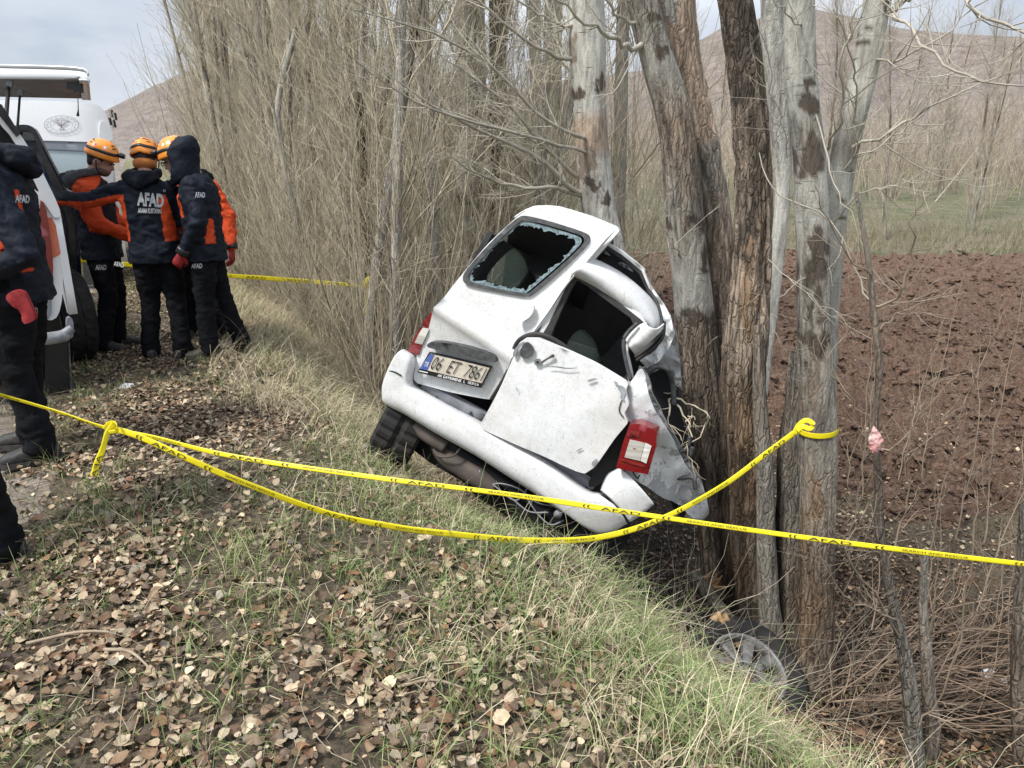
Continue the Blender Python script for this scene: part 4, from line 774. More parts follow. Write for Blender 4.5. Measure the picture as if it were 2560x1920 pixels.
def lens(name, c): t = NT(name); t.base(t.mix(t.ramp(t.noise(1, 2, .5, sc=(1, 1, 160)), .42, 0, .58, .35), c, tuple(q*.45 for q in c))); t.p(Roughness=.12); t.b.inputs['Coat Weight'].default_value = .6; return t.m
RED = lens('red_lens', (.20, .006, .010)); LRED = lens('dull_red_lens', (.22, .02, .024)); CLEAR = lens('clear_lens', (.50, .47, .42)); WHITEL = lens('white_lens', (.72, .69, .64))
WHITE = pm('white_print', (.8, .8, .8), None, 5, .5); GREYP = pm('reflective_grey_print', (.52, .52, .53), (.42, .42, .43), 50, .5); INK = pm('black_ink', (.02, .02, .02), None, 5, .5)
PLATE = pm('dirty_plate', (.62, .57, .49), (.50, .43, .34), 30, .5); BLUE = pm('plate_blue', (.05, .10, .36), (.09, .14, .38), 20, .5)

# ------------------------------------------------------------------ the wrecked van
CT = 3.85; yaw, roll, nose = math.radians(19), math.radians(28.5), math.radians(-3)
_h0 = Vector((math.sin(yaw), math.cos(yaw), 0)); _r0 = Vector((math.cos(yaw), -math.sin(yaw), 0)); _z = Vector((0, 0, 1)); CH = (_h0*math.cos(nose)+_z*math.sin(nose)).normalized()
CU0 = _r0.cross(CH); CR = (_r0*math.cos(roll) - CU0*math.sin(roll)).normalized(); CU = CR.cross(CH).normalized()
def Zc(x, y): return (900+.5545*x, 480+.5545*y)
CP = S(*Zc(640, 1180), CT)
FR = Frame(CP, CR, CU)                      # the rear face of the van
FQ = Frame(onplane(*Zc(1080, 480), CP, FR.n) , (CR*.62+CH*.78), CU)     # the side torn open towards the tree
def RZ(x, y, off=0): return FR.pt(*FR.sh(off).px(*Zc(x, y)), off)
_a, _b = RZ(255, 745, -.06), RZ(668, 140, -.16)
FL = Frame(_a + CR*.02, CH+CR*.85, _b-_a); LT = (_b-_a).length   # inside of its left wall
def build_van():
    van = empty('wrecked_van', CP - CU*.6); tag(van, 'crushed dirty white van tipped towards the trees with its rear facing the road', 'van')
    P = lambda nm, fr, ol, **k: psheet(nm, fr, ol, cv=Zc, parent=van, **k)
    lean = lambda a, b: -.16*max(0, b-.62)**1.2
    # left rear door with the plate
    door = P('rear_door', FR.sh(.03), [(690, 110), (745, 68), (812, 58), (905, 72), (1020, 108), (1138, 158), (1152, 178), (1120, 215), (1010, 345), (900, 480), (820, 600), (725, 690), (650, 830), (600, 925), (578, 940), (390, 905), (252, 866), (234, 845), (250, 745), (300, 635), (330, 545), (430, 405), (560, 238)], it=2, keep=.12,
        holes=[[(690, 118), (745, 112), (985, 184), (1018, 208), (1006, 245), (770, 462), (738, 472), (490, 418), (462, 398), (474, 352)]], hit=2, thick=.035, mat=PAINT, step=.035,
        bulge=lambda a, b: lean(a, b) + .03*math.exp(-((b-.52)/.03)**2) + .025*math.exp(-((b-.50)/.05)**2) - .018*sst(.40, .34, b)*sst(.0, .08, b), noise=.008, nscale=5, seed=1)
    tag(door, 'left rear door with the number plate')
    FW_ = FR.sh(.03-.02)
    seal = psheet('window_seal', FR.sh(.045), [(684, 108), (745, 106), (990, 180), (1024, 206), (1010, 250), (774, 468), (738, 478), (486, 424), (456, 400), (468, 350)], [[(693, 130), (742, 126), (970, 192), (996, 212), (986, 248), (766, 452), (737, 463), (502, 412), (482, 394), (492, 354)]], cv=Zc, parent=door, thick=.02, mat=PLAST, step=.03, bulge=lean)
    rng = np.random.default_rng(4); ring = rnd([(696, 133), (742, 129), (968, 195), (993, 214), (983, 247), (764, 449), (736, 460), (505, 409), (485, 392), (495, 355)], 2); cen = (740, 290)
    ring = densify(ring, 7); jag = [(x+(cen[0]-x)*r, y+(cen[1]-y)*r) for (x, y), r in zip(ring, np.abs(rng.normal(.0, .03, len(ring)))+.02+.10*(np.array([vn(np.array([i*.31]), np.array([0.]), 3)[0] for i in range(len(ring))])))]
    sheet('broken_glass_edge', FR.sh(.036), [FR.px(*Zc(*p)) for p in ring], [[FR.px(*Zc(*p)) for p in jag]], thick=.005, mat=GREEN_GLASS_EDGE, step=.05, bulge=lean, parent=door, smooth=False)
    h = P('door_handle', FR.sh(.068), [(712, 575), (730, 520), (765, 508), (782, 520), (770, 560), (735, 585), (712, 592)], thick=.02, mat=PAINT, step=.03, bulge=lean)
    adopt(h, door)
    def mk(nm, fr, ol, par=door, **k): return psheet(nm, fr, ol, cv=Zc, parent=par, **k)
    mk('plate_garnish', FR.sh(.085), [(298, 690), (322, 673), (450, 690), (592, 730), (612, 752), (606, 774), (450, 732), (312, 706)], it=1, thick=.06, mat=PLAST, step=.03, bulge=lambda a, b: 0, noise=.003)
    fr_ = FR.sh(.058); pl = mk('number_plate', fr_, [(312, 722), (592, 788), (545, 884), (258, 813)], it=0, thick=.018, mat=BLACK, step=.06)
    q = fr_.sh(.004); W = lambda x, y, f=q: f.pt(*f.px(*Zc(x, y)))
    mk('plate_face', q, [(316, 729), (584, 793), (549, 862), (268, 796)], par=pl, it=0, thick=.003, mat=PLATE, step=.06)
    mk('plate_band', q.sh(.003), [(315, 730), (333, 734), (302, 804), (270, 796)], par=pl, it=0, thick=.002, mat=BLUE, step=.06)
    f3 = q.sh(.005); WW = lambda x, y: f3.pt(*f3.px(*Zc(x, y)))
    def plane_q(a, b, c, d): return [WW(*a), WW(*b), WW(*c), WW(*d)]
    text_quad('plate_text', '06  ET  7861', plane_q((342, 742), (574, 797), (544, 852), (312, 796)), INK, pl, bold=-.005)
    text_quad('plate_text', 'TR', plane_q((296, 765), (314, 769), (304, 790), (286, 786)), WHITE, pl)
    text_quad('plate_text', 'AK GAYRIMENK  L', plane_q((352, 820), (476, 849), (472, 862), (348, 832)), WHITE, pl, bold=.02)
    text_quad('plate_text', 'OSE.30 12 16', plane_q((488, 852), (536, 864), (533, 875), (485, 863)), WHITE, pl, bold=.02)
    sheet('plate_text', f3, [f3.px(*Zc(*p)) for p in [(266, 804), (306, 813), (305, 817), (265, 808)]], thick=.001, mat=WHITE, parent=pl)
    # seal down the slot between the doors and the frame behind them
    tube_obj('door_seal', [RZ(592, 935, .02), RZ(660, 820, .03), RZ(700, 690, .05), RZ(760, 645, .07), RZ(830, 645, .09), RZ(900, 680, .08), RZ(965, 730, .05)], .011, RUBBER, van)
    tube_obj('door_seal', [RZ(600, 930, -.0), RZ(672, 812, .0), RZ(722, 700, .03), RZ(800, 655, .06), RZ(880, 690, .06), RZ(1000, 760, .03), RZ(1100, 805, .02)], .009, RUBBER, van)
    P('door_jamb', FR.sh(-.02), [(560, 1040), (600, 930), (700, 700), (760, 655), (900, 690), (860, 760), (700, 900), (640, 1040)], thick=.03, mat=LEDGE, step=.05)
    # right door hanging loose
    g0 = FR.px(*Zc(870, 950))
    rd = P('hanging_door', FR.sh(.12), [(735, 662), (800, 660), (850, 680), (1050, 768), (1208, 862), (1196, 900), (1212, 960), (1190, 1000), (1208, 1042), (1150, 1110), (1060, 1240), (1012, 1272), (975, 1262), (760, 1165), (530, 1065), (590, 960), (640, 860), (690, 740)], it=2, keep=.1, thick=.028, mat=PAINT, step=.035,
        bulge=lambda a, b: .03*(a-g0[0])*.4 - .10*(a-g0[0])**2 - .05*(b-g0[1])**2, noise=.014, nscale=5, seed=5)
    tag(rd, 'right rear door skin hanging loose over the bumper')
    bd = lambda a, b: .03*(a-g0[0])*.4 - .10*(a-g0[0])**2 - .05*(b-g0[1])**2
    f4 = FR.sh(.128)
    chip = pm('bare_filler', (.36, .38, .40), (.24, .25, .26), 30, .6)
    for i, pt in enumerate([[(1150, 870), (1190, 878), (1200, 905), (1186, 930), (1196, 950), (1170, 935), (1176, 905)], [(1140, 850), (1165, 862), (1150, 872)], [(1020, 850), (1060, 838), (1066, 846), (1034, 858)], [(1040, 1225), (1065, 1200), (1070, 1215), (1048, 1240)]]): psheet('paint_chip', f4.sh(.0035), pt, cv=Zc, parent=rd, it=1, thick=.002, mat=chip, step=.03, bulge=bd)
    lock = psheet('lock', f4, [(785, 752), (815, 752), (815, 782), (785, 782)], cv=Zc, parent=rd, it=3, thick=.01, mat=CHROME, step=.02); psheet('keyhole', f4.sh(.004), [(795, 762), (805, 762), (805, 772), (795, 772)], cv=Zc, parent=lock, it=2, thick=.004, mat=BLACK)
    psheet('handle_bracket', f4, [(815, 765), (850, 745), (870, 728), (880, 745), (850, 752), (820, 775)], cv=Zc, parent=rd, it=1, thick=.006, mat=PLAST)
    psheet('handle_recess', f4, [(715, 725), (745, 670), (775, 690), (786, 712), (770, 745), (735, 755)], cv=Zc, parent=rd, it=2, thick=.008, mat=PLAST)
    psheet('hinge_arm', f4, [(684, 738), (700, 700), (738, 672), (742, 682), (710, 708), (702, 745)], cv=Zc, parent=rd, it=2, thick=.012, mat=LEDGE)
    for sc in ([(835, 790), (880, 786), (930, 795), (995, 792), (935, 799), (880, 790)], [(704, 875), (708, 900), (705, 900)], [(975, 1168), (1010, 1150), (978, 1172)], [(1185, 1022), (1160, 990), (1175, 940), (1180, 942), (1166, 990), (1190, 1018)]):
        psheet('scratch', f4.sh(.004), sc, cv=Zc, parent=rd, it=1, thick=.003, mat=PLAST, step=.03, bulge=bd)
    # bumper
    rows = [([(200, 712), (252, 748), (243, 850), (278, 888), (420, 968), (560, 1042), (800, 1182), (1018, 1330), (1078, 1352)], 0), ([(186, 713), (222, 765), (216, 862), (262, 906), (410, 986), (550, 1066), (785, 1205), (1000, 1350), (1100, 1378)], .098),
            ([(158, 738), (172, 820), (182, 900), (240, 950), (400, 1036), (540, 1115), (770, 1258), (965, 1390), (1148, 1412)], .115), ([(118, 815), (122, 880), (142, 938), (222, 988), (382, 1085), (530, 1165), (755, 1310), (935, 1438), (1190, 1458)], .112), ([(97, 882), (98, 920), (112, 955), (214, 1008), (370, 1103), (520, 1188), (740, 1328), (900, 1460), (1216, 1494)], .07), ([(110, 900), (115, 935), (140, 965), (230, 1010), (385, 1108), (530, 1190), (760, 1335), (960, 1480), (1190, 1500)], .0)]
    rows[4] = ([(97, 882), (98, 920), (112, 955), (214, 1008), (370, 1103), (520, 1188), (740, 1328), (905, 1440), (1080, 1542), (1216, 1494)], .075); rows[5] = ([(110, 900), (115, 935), (140, 965), (230, 1010), (385, 1108), (530, 1190), (760, 1335), (960, 1470), (1090, 1525), (1190, 1480)], .0)
    bp = loft('bumper', [[RZ(x, y, o) for x, y in r] for r, o in rows], PAINT, 70, 22, .006, van, noise=.006, nscale=5, seed=2)
    rows = [([(1082, 1345), (1112, 1272), (1152, 1248)], 0), ([(1095, 1352), (1130, 1290), (1186, 1254)], .095), ([(1130, 1385), (1190, 1330), (1250, 1318)], .125), ([(1185, 1445), (1250, 1390), (1320, 1402)], .12), ([(1216, 1490), (1262, 1462), (1318, 1415)], .10)]
    tag(loft('bumper_corner', [[RZ(x, y, o+.01) for x, y in r] for r, o in rows], PAINT, 20, 14, .006, van, noise=.006, seed=4), 'right bumper corner split from the rest')
    tube_obj('bumper_groove', [RZ(1085, 1352, .09), RZ(1140, 1392, .12), RZ(1185, 1448, .115), RZ(1210, 1490, .08)], .007, BLACK, van, sides=6)
    tube_obj('bumper_groove', [RZ(132, 806, .112), RZ(158, 812, .118), RZ(186, 828, .118)], .004, BLACK, van, sides=6)
    # sill between bumper and doors, darkness of the load space
    P('sill', FR.sh(-.01), [(262, 880), (300, 868), (420, 925), (560, 1000), (760, 1110), (1000, 1280), (1060, 1320), (1050, 1345), (1000, 1335), (780, 1190), (550, 1050), (400, 975)], it=1, thick=.05, mat=LEDGE, step=.05, noise=.004)
    for i, (x, y) in enumerate([(345, 925), (500, 995), (880, 1240), (1020, 1335)]):
        p = RZ(x, y, -.005); tube_obj('sill_bolt', [p, p+FR.n*.012], .008, PLAST, van, 8, 2)
    # tail lights
    def lamp(nm, bands, off, label, thick=.06, bul=None):
        ol, = bands[:1]; base = P(nm, FR.sh(off), ol[0], it=ol[2], thick=thick, mat=ol[1], step=.03, bulge=bul); tag(base, label)
        for poly, m, it in bands[1:]: psheet('lens', FR.sh(off+.006), poly, cv=Zc, parent=base, it=it, thick=.006, mat=m, step=.03, bulge=bul)
        return base
    lamp('tail_light', [([(320, 545), (338, 552), (305, 630), (262, 736), (216, 716), (245, 655), (290, 578)], LRED, 0), ([(316, 546), (337, 553), (324, 585), (300, 575)], RED, 0), ([(282, 612), (311, 618), (296, 652), (262, 645)], WHITEL, 0), ([(262, 645), (296, 652), (280, 688), (246, 680)], CLEAR, 0)], .02, 'left tail light still in place')
    bul = lambda a, b: 0
    c0 = FR.px(*Zc(1250, 1160))
    br_ = lambda a, b: -.9*(a-c0[0])**2
    lamp('tail_light', [([(1214, 1050), (1260, 1046), (1339, 1078), (1334, 1150), (1297, 1276), (1230, 1262), (1154, 1244), (1185, 1130)], RED, 0), ([(1208, 1078), (1262, 1080), (1258, 1106), (1200, 1104)], LRED, 0), ([(1216, 1118), (1284, 1132), (1262, 1212), (1192, 1196)], CLEAR, 0), ([(1286, 1132), (1314, 1146), (1290, 1226), (1264, 1212)], WHITEL, 0), ([(1212, 1150), (1276, 1164), (1274, 1169), (1210, 1155)], LRED, 0), ([(1174, 1206), (1288, 1238), (1284, 1244), (1172, 1211)], LRED, 0)], .17, 'right tail light hanging out of its socket', .09, br_)
    P('lamp_socket', FR.sh(.03), [(1180, 1035), (1225, 1045), (1240, 1080), (1180, 1240), (1250, 1275), (1130, 1262), (1070, 1330), (1020, 1330), (1060, 1250), (1120, 1150)], it=1, thick=.05, mat=INNER, step=.05)
    tube_obj('lamp_wire', [RZ(1230, 1262, .12), RZ(1250, 1290, .12), RZ(1262, 1275, .11)], .004, BLACK, van, 5)
    # right rear quarter, buckled and peeling
    peel = lambda V: None
    t = NT('peeling_paint'); f = t.noise(3.4, 6, .7); g = t.noise(7, 7, .75); c = t.mix(t.ramp(f, .495, 0, .51, 1), (.68, .69, .70), (.40, .41, .42)); c = t.mix(t.ramp(g, .55, 0, .56, 1), c, (.78, .78, .78)); c = t.mix(t.ramp(t.noise(26, 5, .7), .6, 0, .66, .8), c, (.10, .09, .085)); t.base(c); t.p(Roughness=.45); t.bump(f, .5, .01); PEEL = t.m
    q0 = FR.px(*Zc(1330, 1200))
    qb = lambda a, b: -1.1*max(0, a-q0[0]+.15)**1.5 - .02*math.sin(b*18+a*9)
    P('quarter_panel', FR.sh(.05), [(1205, 862), (1228, 850), (1262, 790), (1284, 800), (1300, 880), (1330, 975), (1378, 1065), (1405, 1140), (1440, 1265), (1475, 1340), (1512, 1440), (1540, 1560), (1515, 1640), (1455, 1600), (1400, 1480), (1330, 1420), (1260, 1330), (1190, 1262), (1225, 1240), (1330, 1080), (1212, 1045), (1190, 1000), (1208, 960), (1190, 900)], it=1, thick=.008, mat=PEEL, step=.022, bulge=qb, noise=.016, nscale=6, seed=8, ridge=True)
    P('torn_edge', FR.sh(-.02), [(1262, 780), (1300, 840), (1345, 960), (1392, 1060), (1420, 1150), (1452, 1262), (1490, 1350), (1470, 1370), (1430, 1270), (1395, 1140), (1360, 1060), (1320, 980), (1285, 880), (1250, 800)], it=1, thick=.02, mat=PRIMER, step=.02, bulge=qb, noise=.03, nscale=10, seed=9, ridge=True, smooth=False)
    P('side_skirt', FR.sh(-.08), [(1440, 1310), (1480, 1300), (1530, 1500), (1545, 1600), (1530, 1650), (1480, 1660), (1420, 1560), (1400, 1440)], it=1, thick=.01, mat=PAINT, step=.02, bulge=qb, noise=.02, nscale=7, seed=10, ridge=True)
    P('side_skirt', FR.sh(-.20), [(1445, 1320), (1500, 1345), (1492, 1400), (1470, 1420), (1440, 1380)], it=1, thick=.01, mat=PRIMER, step=.03, noise=.03, nscale=9, seed=11)
    # window frame of the right door and the fold beside it
    fr5 = FR.sh(.02)
    ap = [(858, 640), (905, 520), (958, 402), (985, 398), (1120, 500), (1246, 590), (1192, 652), (1186, 722), (1208, 862), (1100, 812), (940, 722), (850, 675)]
    P('window_frame', fr5, [(800, 655), (835, 560), (900, 430), (940, 360), (985, 345), (1110, 440), (1262, 560), (1290, 600), (1240, 625), (1206, 670), (1204, 730), (1232, 850), (1215, 868), (1100, 812), (940, 722), (850, 675)], it=0, holes=[ap], hit=1, thick=.03, mat=PAINT, step=.03, bulge=lambda a, b: lean(a, b)*.7)
    P('window_seal', fr5.sh(.006), [(822, 640), (848, 595), (905, 470), (948, 374), (982, 366), (1130, 478), (1258, 578), (1276, 596), (1206, 640), (1192, 690), (1200, 760), (1222, 858), (1208, 864), (1100, 814), (940, 724), (850, 676)], it=0, holes=[[(x*.988+13, y*.985+11) for x, y in ap]], hit=1, thick=.03, mat=RUBBER, step=.03, bulge=lambda a, b: lean(a, b)*.7, noise=.003)
    sp, = [P('side_trim', fr5.sh(.02), [(1186, 715), (1200, 720), (1225, 850), (1212, 860)], it=0, thick=.02, mat=PAINTC)]
    # long folded roof rail
    rows = [[(1036, 288), (1100, 318), (1180, 362), (1260, 425), (1330, 500), (1352, 560), (1350, 600)], [(1005, 320), (1080, 352), (1160, 402), (1240, 470), (1300, 530), (1342, 590), (1338, 640)], [(975, 352), (1050, 392), (1120, 445), (1200, 508), (1270, 570), (1310, 620), (1290, 690)], [(950, 372), (1020, 415), (1090, 468), (1170, 530), (1245, 588), (1260, 640), (1240, 735)]]
    offs = [-.06, .05, .07, .0]
    loft('roof_rail', [[RZ(x, y, o-.16*i/6) for i, (x, y) in enumerate(r)] for r, o in zip(rows, offs)], PAINT, 40, 16, .006, van, noise=.006, nscale=5, seed=12)
    rows = [[(1240, 735), (1300, 690), (1350, 640), (1362, 590)], [(1215, 700), (1262, 668), (1300, 640), (1320, 610)], [(1196, 665), (1230, 630), (1262, 605), (1288, 600)]]
    loft('crumpled_corner', [[RZ(x, y, o) for (x, y) in r] for r, o in zip(rows, (-.02, .03, .0))], PAINT, 24, 14, .006, van, noise=.022, nscale=9, seed=13)
    tube_obj('crumple_seal', [RZ(1240, 745, .03), RZ(1300, 700, .02), RZ(1352, 640, 0), RZ(1362, 585, -.04), RZ(1340, 500, -.08), RZ(1300, 440, -.12)], .008, RUBBER, van, 6)
    tube_obj('crumple_seal', [RZ(1245, 760, .0), RZ(1310, 715, .0), RZ(1365, 655, -.02), RZ(1372, 585, -.06)], .008, RUBBER, van, 6)
    tube_obj('crumple_seal', [RZ(1250, 592, .035), RZ(1205, 636, .04), RZ(1188, 680, .045), RZ(1198, 760, .045), RZ(1222, 850, .045)], .010, PLAST, van, 6)
    # outer face of the rear door's far edge running down from the roof corner
    rows = [[(1150, 175), (1060, 285), (960, 400), (880, 520), (800, 640)], [(1120, 200), (1030, 305), (930, 420), (850, 540), (770, 650)], [(1090, 222), (1008, 320), (905, 450), (820, 575), (730, 670)]]
    loft('door_edge', [[RZ(x, y, o) for (x, y) in r] for r, o in zip(rows, (-.05, .03, .0))], PAINT, 30, 8, .004, van)
    rows = [[(690, 108), (742, 64), (812, 53), (905, 66), (1020, 102), (1142, 156), (1160, 178)]]*1
    # roof skin and left wall running away into the wreck
    R0 = [RZ(x, y, o) for x, y, o in [(300, 640, .0), (330, 540, -.01), (430, 398, -.02), (560, 232, -.04), (694, 112, -.08), (748, 74, -.10), (812, 64, -.11), (905, 77, -.11), (1018, 114, -.11), (1138, 168, -.10)]]
    def away(pts, d, drop=0, sx=1.0): return [p + CH*d - CU*drop*i/len(pts)*1.0 - CR*((p-CP).dot(CR)+.0)*(1-sx) for i, p in enumerate(pts)]
    loft('roof', [R0[4:], away(R0[4:], .3, .12), away(R0[4:], .55, .38), away(R0[4:], .75, .7)], PAINT, 40, 20, .006, van, noise=.02, nscale=5, seed=14)
    # left wall with two windows of green glass
    z2 = lambda pts: [FL.px(*Zc(*p)) for p in pts]
    w1 = rnd(z2([(560, 400), (600, 335), (672, 262), (706, 248), (778, 348), (742, 402), (700, 448), (620, 432)]), 2); w2 = rnd(z2([(928, 690), (960, 640), (1000, 612), (1050, 650), (1085, 720), (1112, 800), (1108, 815), (1020, 780), (940, 722)]), 2)
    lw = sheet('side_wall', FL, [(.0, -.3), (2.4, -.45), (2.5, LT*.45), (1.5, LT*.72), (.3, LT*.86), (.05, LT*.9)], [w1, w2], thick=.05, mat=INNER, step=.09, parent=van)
    loft('side_skin', [[FL.pt(a, b, -.065) for a, b in r] for r in ([(.02, .36), (.8, .34), (1.9, .32)], [(.02, .1), (.8, .1), (1.9, .1)], [(.02, -.28), (.35, .0), (.8, .0), (1.1, -.28), (1.9, -.33)])], PAINT, 30, 10, .004, van)
    for w in (w1, w2): sheet('side_window', FL.sh(-.02), w, thick=.004, mat=GGLASS, step=.1, parent=van)
    # headliner, seat, floor, front bulk
    P('headliner', Frame(CP+CH*.9+CU*.2, CR, CU+CH*.25), [(960, 372), (1005, 420), (1245, 580), (1185, 650), (1188, 720), (1220, 880), (1130, 900), (1080, 740), (1040, 650), (1000, 560)], it=0, thick=.02, mat=CLOTHI, step=.08, noise=.02)
    P('headliner', Frame(CP+CH*.35+CU*.9, CR, CU+CH*1.2), [(690, 190), (760, 130), (980, 190), (1000, 260), (900, 330), (800, 400), (760, 330), (700, 240)], it=0, thick=.02, mat=pm('stained_liner', (.03, .026, .022), (.012, .012, .012), 5, .95), step=.08)
    sheet('floor_pan', Frame(CP - CU*.12, CR, CH), [(-.7, .0), (.8, .0), (.7, 2.3), (-.7, 2.3)], thick=.04, mat=INNER, step=.2, parent=van)
    sheet('bulkhead', Frame(CP+CH*2.5, CR, CU), [(-.85, -.35), (.1, -.35), (.05, .35), (-.4, .55), (-.85, .5)], thick=.1, mat=INNER, step=.15, parent=van, noise=.06)
    loft('roof_lining', [[p - CU*.05 + CH*d - CU*.9*d for p in R0[4:]] for d in (.05, .3, .55)], INNER, 16, 6, .004, van)
    loft('bonnet', [[CP+CR*a+CU*b+CH*c for a, b, c in r] for r in ([(-.8, .3, 2.15), (-.3, .42, 2.1), (.2, .3, 2.0)], [(-.75, .2, 2.5), (-.2, .3, 2.5), (.25, .2, 2.3)], [(-.7, -.2, 2.85), (-.2, -.1, 3.0), (.3, -.3, 2.6)])], PAINT, 20, 14, .006, van, noise=.06, nscale=4, seed=15)
    # side opening with two vents, the torn side and dark hollow by the tree
    FO = FR.sh(-.20)
    P('side_opening', FO.sh(-.05), [(1030, 275), (1092, 222), (1180, 275), (1272, 352), (1296, 410), (1345, 530), (1362, 585), (1335, 560), (1230, 420), (1150, 350)], it=0, thick=.02, mat=CLOTHI, step=.05)
    P('side_frame', FO, [(1088, 212), (1180, 265), (1282, 346), (1283, 362), (1300, 405), (1350, 525), (1375, 600), (1352, 600), (1332, 520), (1290, 420), (1262, 362), (1180, 290), (1088, 232)], it=0, thick=.03, mat=PAINT, step=.03)
    P('side_frame', FO.sh(.012), [(1088, 226), (1180, 284), (1268, 356), (1290, 410), (1345, 535), (1352, 580), (1335, 555), (1318, 500), (1278, 412), (1258, 368), (1175, 300), (1084, 240)], it=0, thick=.02, mat=RUBBER, step=.04)
    for (cx, cy) in ((1088, 262), (1192, 333)):
        v = psheet('grab_handle', FO.sh(.0), [(cx-32, cy-12), (cx-10, cy-18), (cx+28, cy+8), (cx+42, cy+28), (cx+30, cy+24), (cx-5, cy+5)], cv=Zc, parent=van, it=1, thick=.02, mat=LEDGE, step=.05)
        for k in (-12, 10): psheet('slot', FO.sh(.004), [(cx+k-9, cy+k*.5-8), (cx+k+3, cy+k*.5-4), (cx+k+8, cy+k*.5+8), (cx+k-4, cy+k*.5+4)], cv=Zc, parent=v, it=0, thick=.003, mat=BLACK)
    P('torn_pillar', FO.sh(.02), [(1300, 410), (1345, 470), (1400, 560), (1420, 640), (1395, 700), (1350, 760), (1290, 800), (1262, 760), (1330, 720), (1370, 650), (1378, 590), (1340, 500)], it=0, thick=.02, mat=PAINT, step=.018, noise=.022, nscale=9, seed=17, ridge=True, smooth=False)
    P('torn_pillar', FO.sh(-.06), [(1385, 545), (1425, 640), (1440, 760), (1450, 900), (1420, 870), (1380, 780), (1290, 830), (1280, 800), (1380, 720)], it=0, thick=.02, mat=PRIMER, step=.018, noise=.03, nscale=9, seed=18, ridge=True, smooth=False)
    P('torn_pillar', FO.sh(.0), [(1262, 742), (1300, 740), (1345, 700), (1395, 640), (1405, 665), (1380, 710), (1330, 770), (1270, 800), (1285, 780)], it=0, thick=.012, mat=PAINT, step=.016, noise=.02, nscale=12, seed=19, ridge=True, smooth=False)
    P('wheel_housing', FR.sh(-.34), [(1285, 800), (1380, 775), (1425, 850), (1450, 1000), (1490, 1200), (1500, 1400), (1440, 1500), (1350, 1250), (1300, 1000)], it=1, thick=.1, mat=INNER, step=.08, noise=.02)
    tube_obj('wheel_arch', [RZ(1290, 825, -.15), RZ(1330, 790, -.15), RZ(1385, 800, -.15), RZ(1410, 870, -.2), RZ(1415, 960, -.2)], .014, PLAST, van, 8)
    for i, pts in enumerate([[(1400, 1150), (1450, 1190), (1440, 1260)], [(1420, 1230), (1480, 1200), (1500, 1150)], [(1430, 1290), (1500, 1290), (1512, 1340)], [(1410, 1180), (1470, 1160), (1490, 1100)]]):
        tube_obj('hose', [RZ(x, y, -.16) for x, y in pts], .012, PLAST, van, 8)
    # wheels
    def wheel(c, axis, label, out=1, R=.325, W=.24):
        e = empty('wheel', c, van); 
        if label: tag(e, label)
        ax = Vector(axis).normalized(); q = ax.to_track_quat('Z', 'Y').to_matrix(); prof = [(R*.62, -W*.42), (R*.72, -W*.5), (R*.9, -W*.52), (R*.975, -W*.44), (R, -W*.12), (R*.97, 0), (R, W*.12), (R*.975, W*.44), (R*.9, W*.52), (R*.72, W*.5), (R*.62, W*.42)]; n = 84; V = []; F = []
        for i in range(n):
            a = 2*math.pi*i/n
            for j, (r, z) in enumerate(prof):
                rr = r*(1-.03*(((i+(1 if j > 5 else 0)) % 3 == 0) and j in (2, 3, 4, 6, 7, 8) or j == 5)); V.append(Vector(c)+q@Vector((rr*math.cos(a), rr*math.sin(a), z)))
        m = len(prof)
        for i in range(n):
            for j in range(m-1): F.append((i*m+j, ((i+1) % n)*m+j, ((i+1) % n)*m+j+1, i*m+j+1))
        link('tyre', pymesh('tyre', V, F, TYRE, False), e)
        V = [Vector(c)]; F = []
        prof = [(.02, W*.12*out), (R*.2, W*.15*out), (R*.5, W*.05*out), (R*.58, W*.3*out), (R*.64, W*.44*out)]; V = []
        for i in range(n):
            a = 2*math.pi*i/n
            for (r, z) in prof: V.append(Vector(c)+q@Vector((r*math.cos(a), r*math.sin(a), z)))
        m = len(prof)
        for i in range(n):
            for j in range(m-1): F.append((i*m+j, ((i+1) % n)*m+j, ((i+1) % n)*m+j+1, i*m+j+1))
        link('rim', pymesh('rim', V, F, CHROME, True), e); return e
    wc = S(*Zc(122, 1188), CT+.52) + CU*.30; wheel(wc, (CR*.96+CH*.28), 'left rear wheel standing on the bank')
    wheel(CP + CR*.66 - CU*.34 + CH*.35, CR, 'right rear wheel in the ditch')
    sw_ = CP + CR*.25 - CU*.42 + CH*.25
    # underside
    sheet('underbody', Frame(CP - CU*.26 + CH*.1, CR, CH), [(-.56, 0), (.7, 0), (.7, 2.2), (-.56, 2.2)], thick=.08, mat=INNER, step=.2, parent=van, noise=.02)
    sheet('rear_beam', FR.sh(-.06), [(-.56, -.02), (-.52, -.22), (.0, -.34), (.8, -.30), (.8, .0)], thick=.06, mat=INNER, step=.15, parent=van)
    tube_obj('silencer', [RZ(340, 1135, -.05), RZ(400, 1195, -.03), RZ(540, 1285, -.02), RZ(610, 1335, -.02)], [.04, .062, .066, .05], RUSTM, van, 18)
    tube_obj('exhaust_pipe', [RZ(250, 1050, -.0), RZ(300, 1095, -.0), RZ(390, 1150, -.0)], [.035, .04, .04], RUSTM, van, 14)
    tube_obj('silencer_band', [RZ(330, 1160, .04), RZ(360, 1192, .065), RZ(420, 1190, .07), RZ(452, 1155, .04)], .006, RUSTM, van, 6)
    for pts in ([(540, 1255), (545, 1310), (600, 1350), (680, 1380), (760, 1440), (850, 1445)], [(590, 1320), (640, 1315), (720, 1340), (800, 1400), (900, 1420)], [(740, 1360), (800, 1450), (860, 1500), (920, 1480)], [(600, 1320), (700, 1390), (760, 1330)]):
        tube_obj('cable', [RZ(x, y, .02) for x, y in pts], .0045, LEDGE, van, 6)
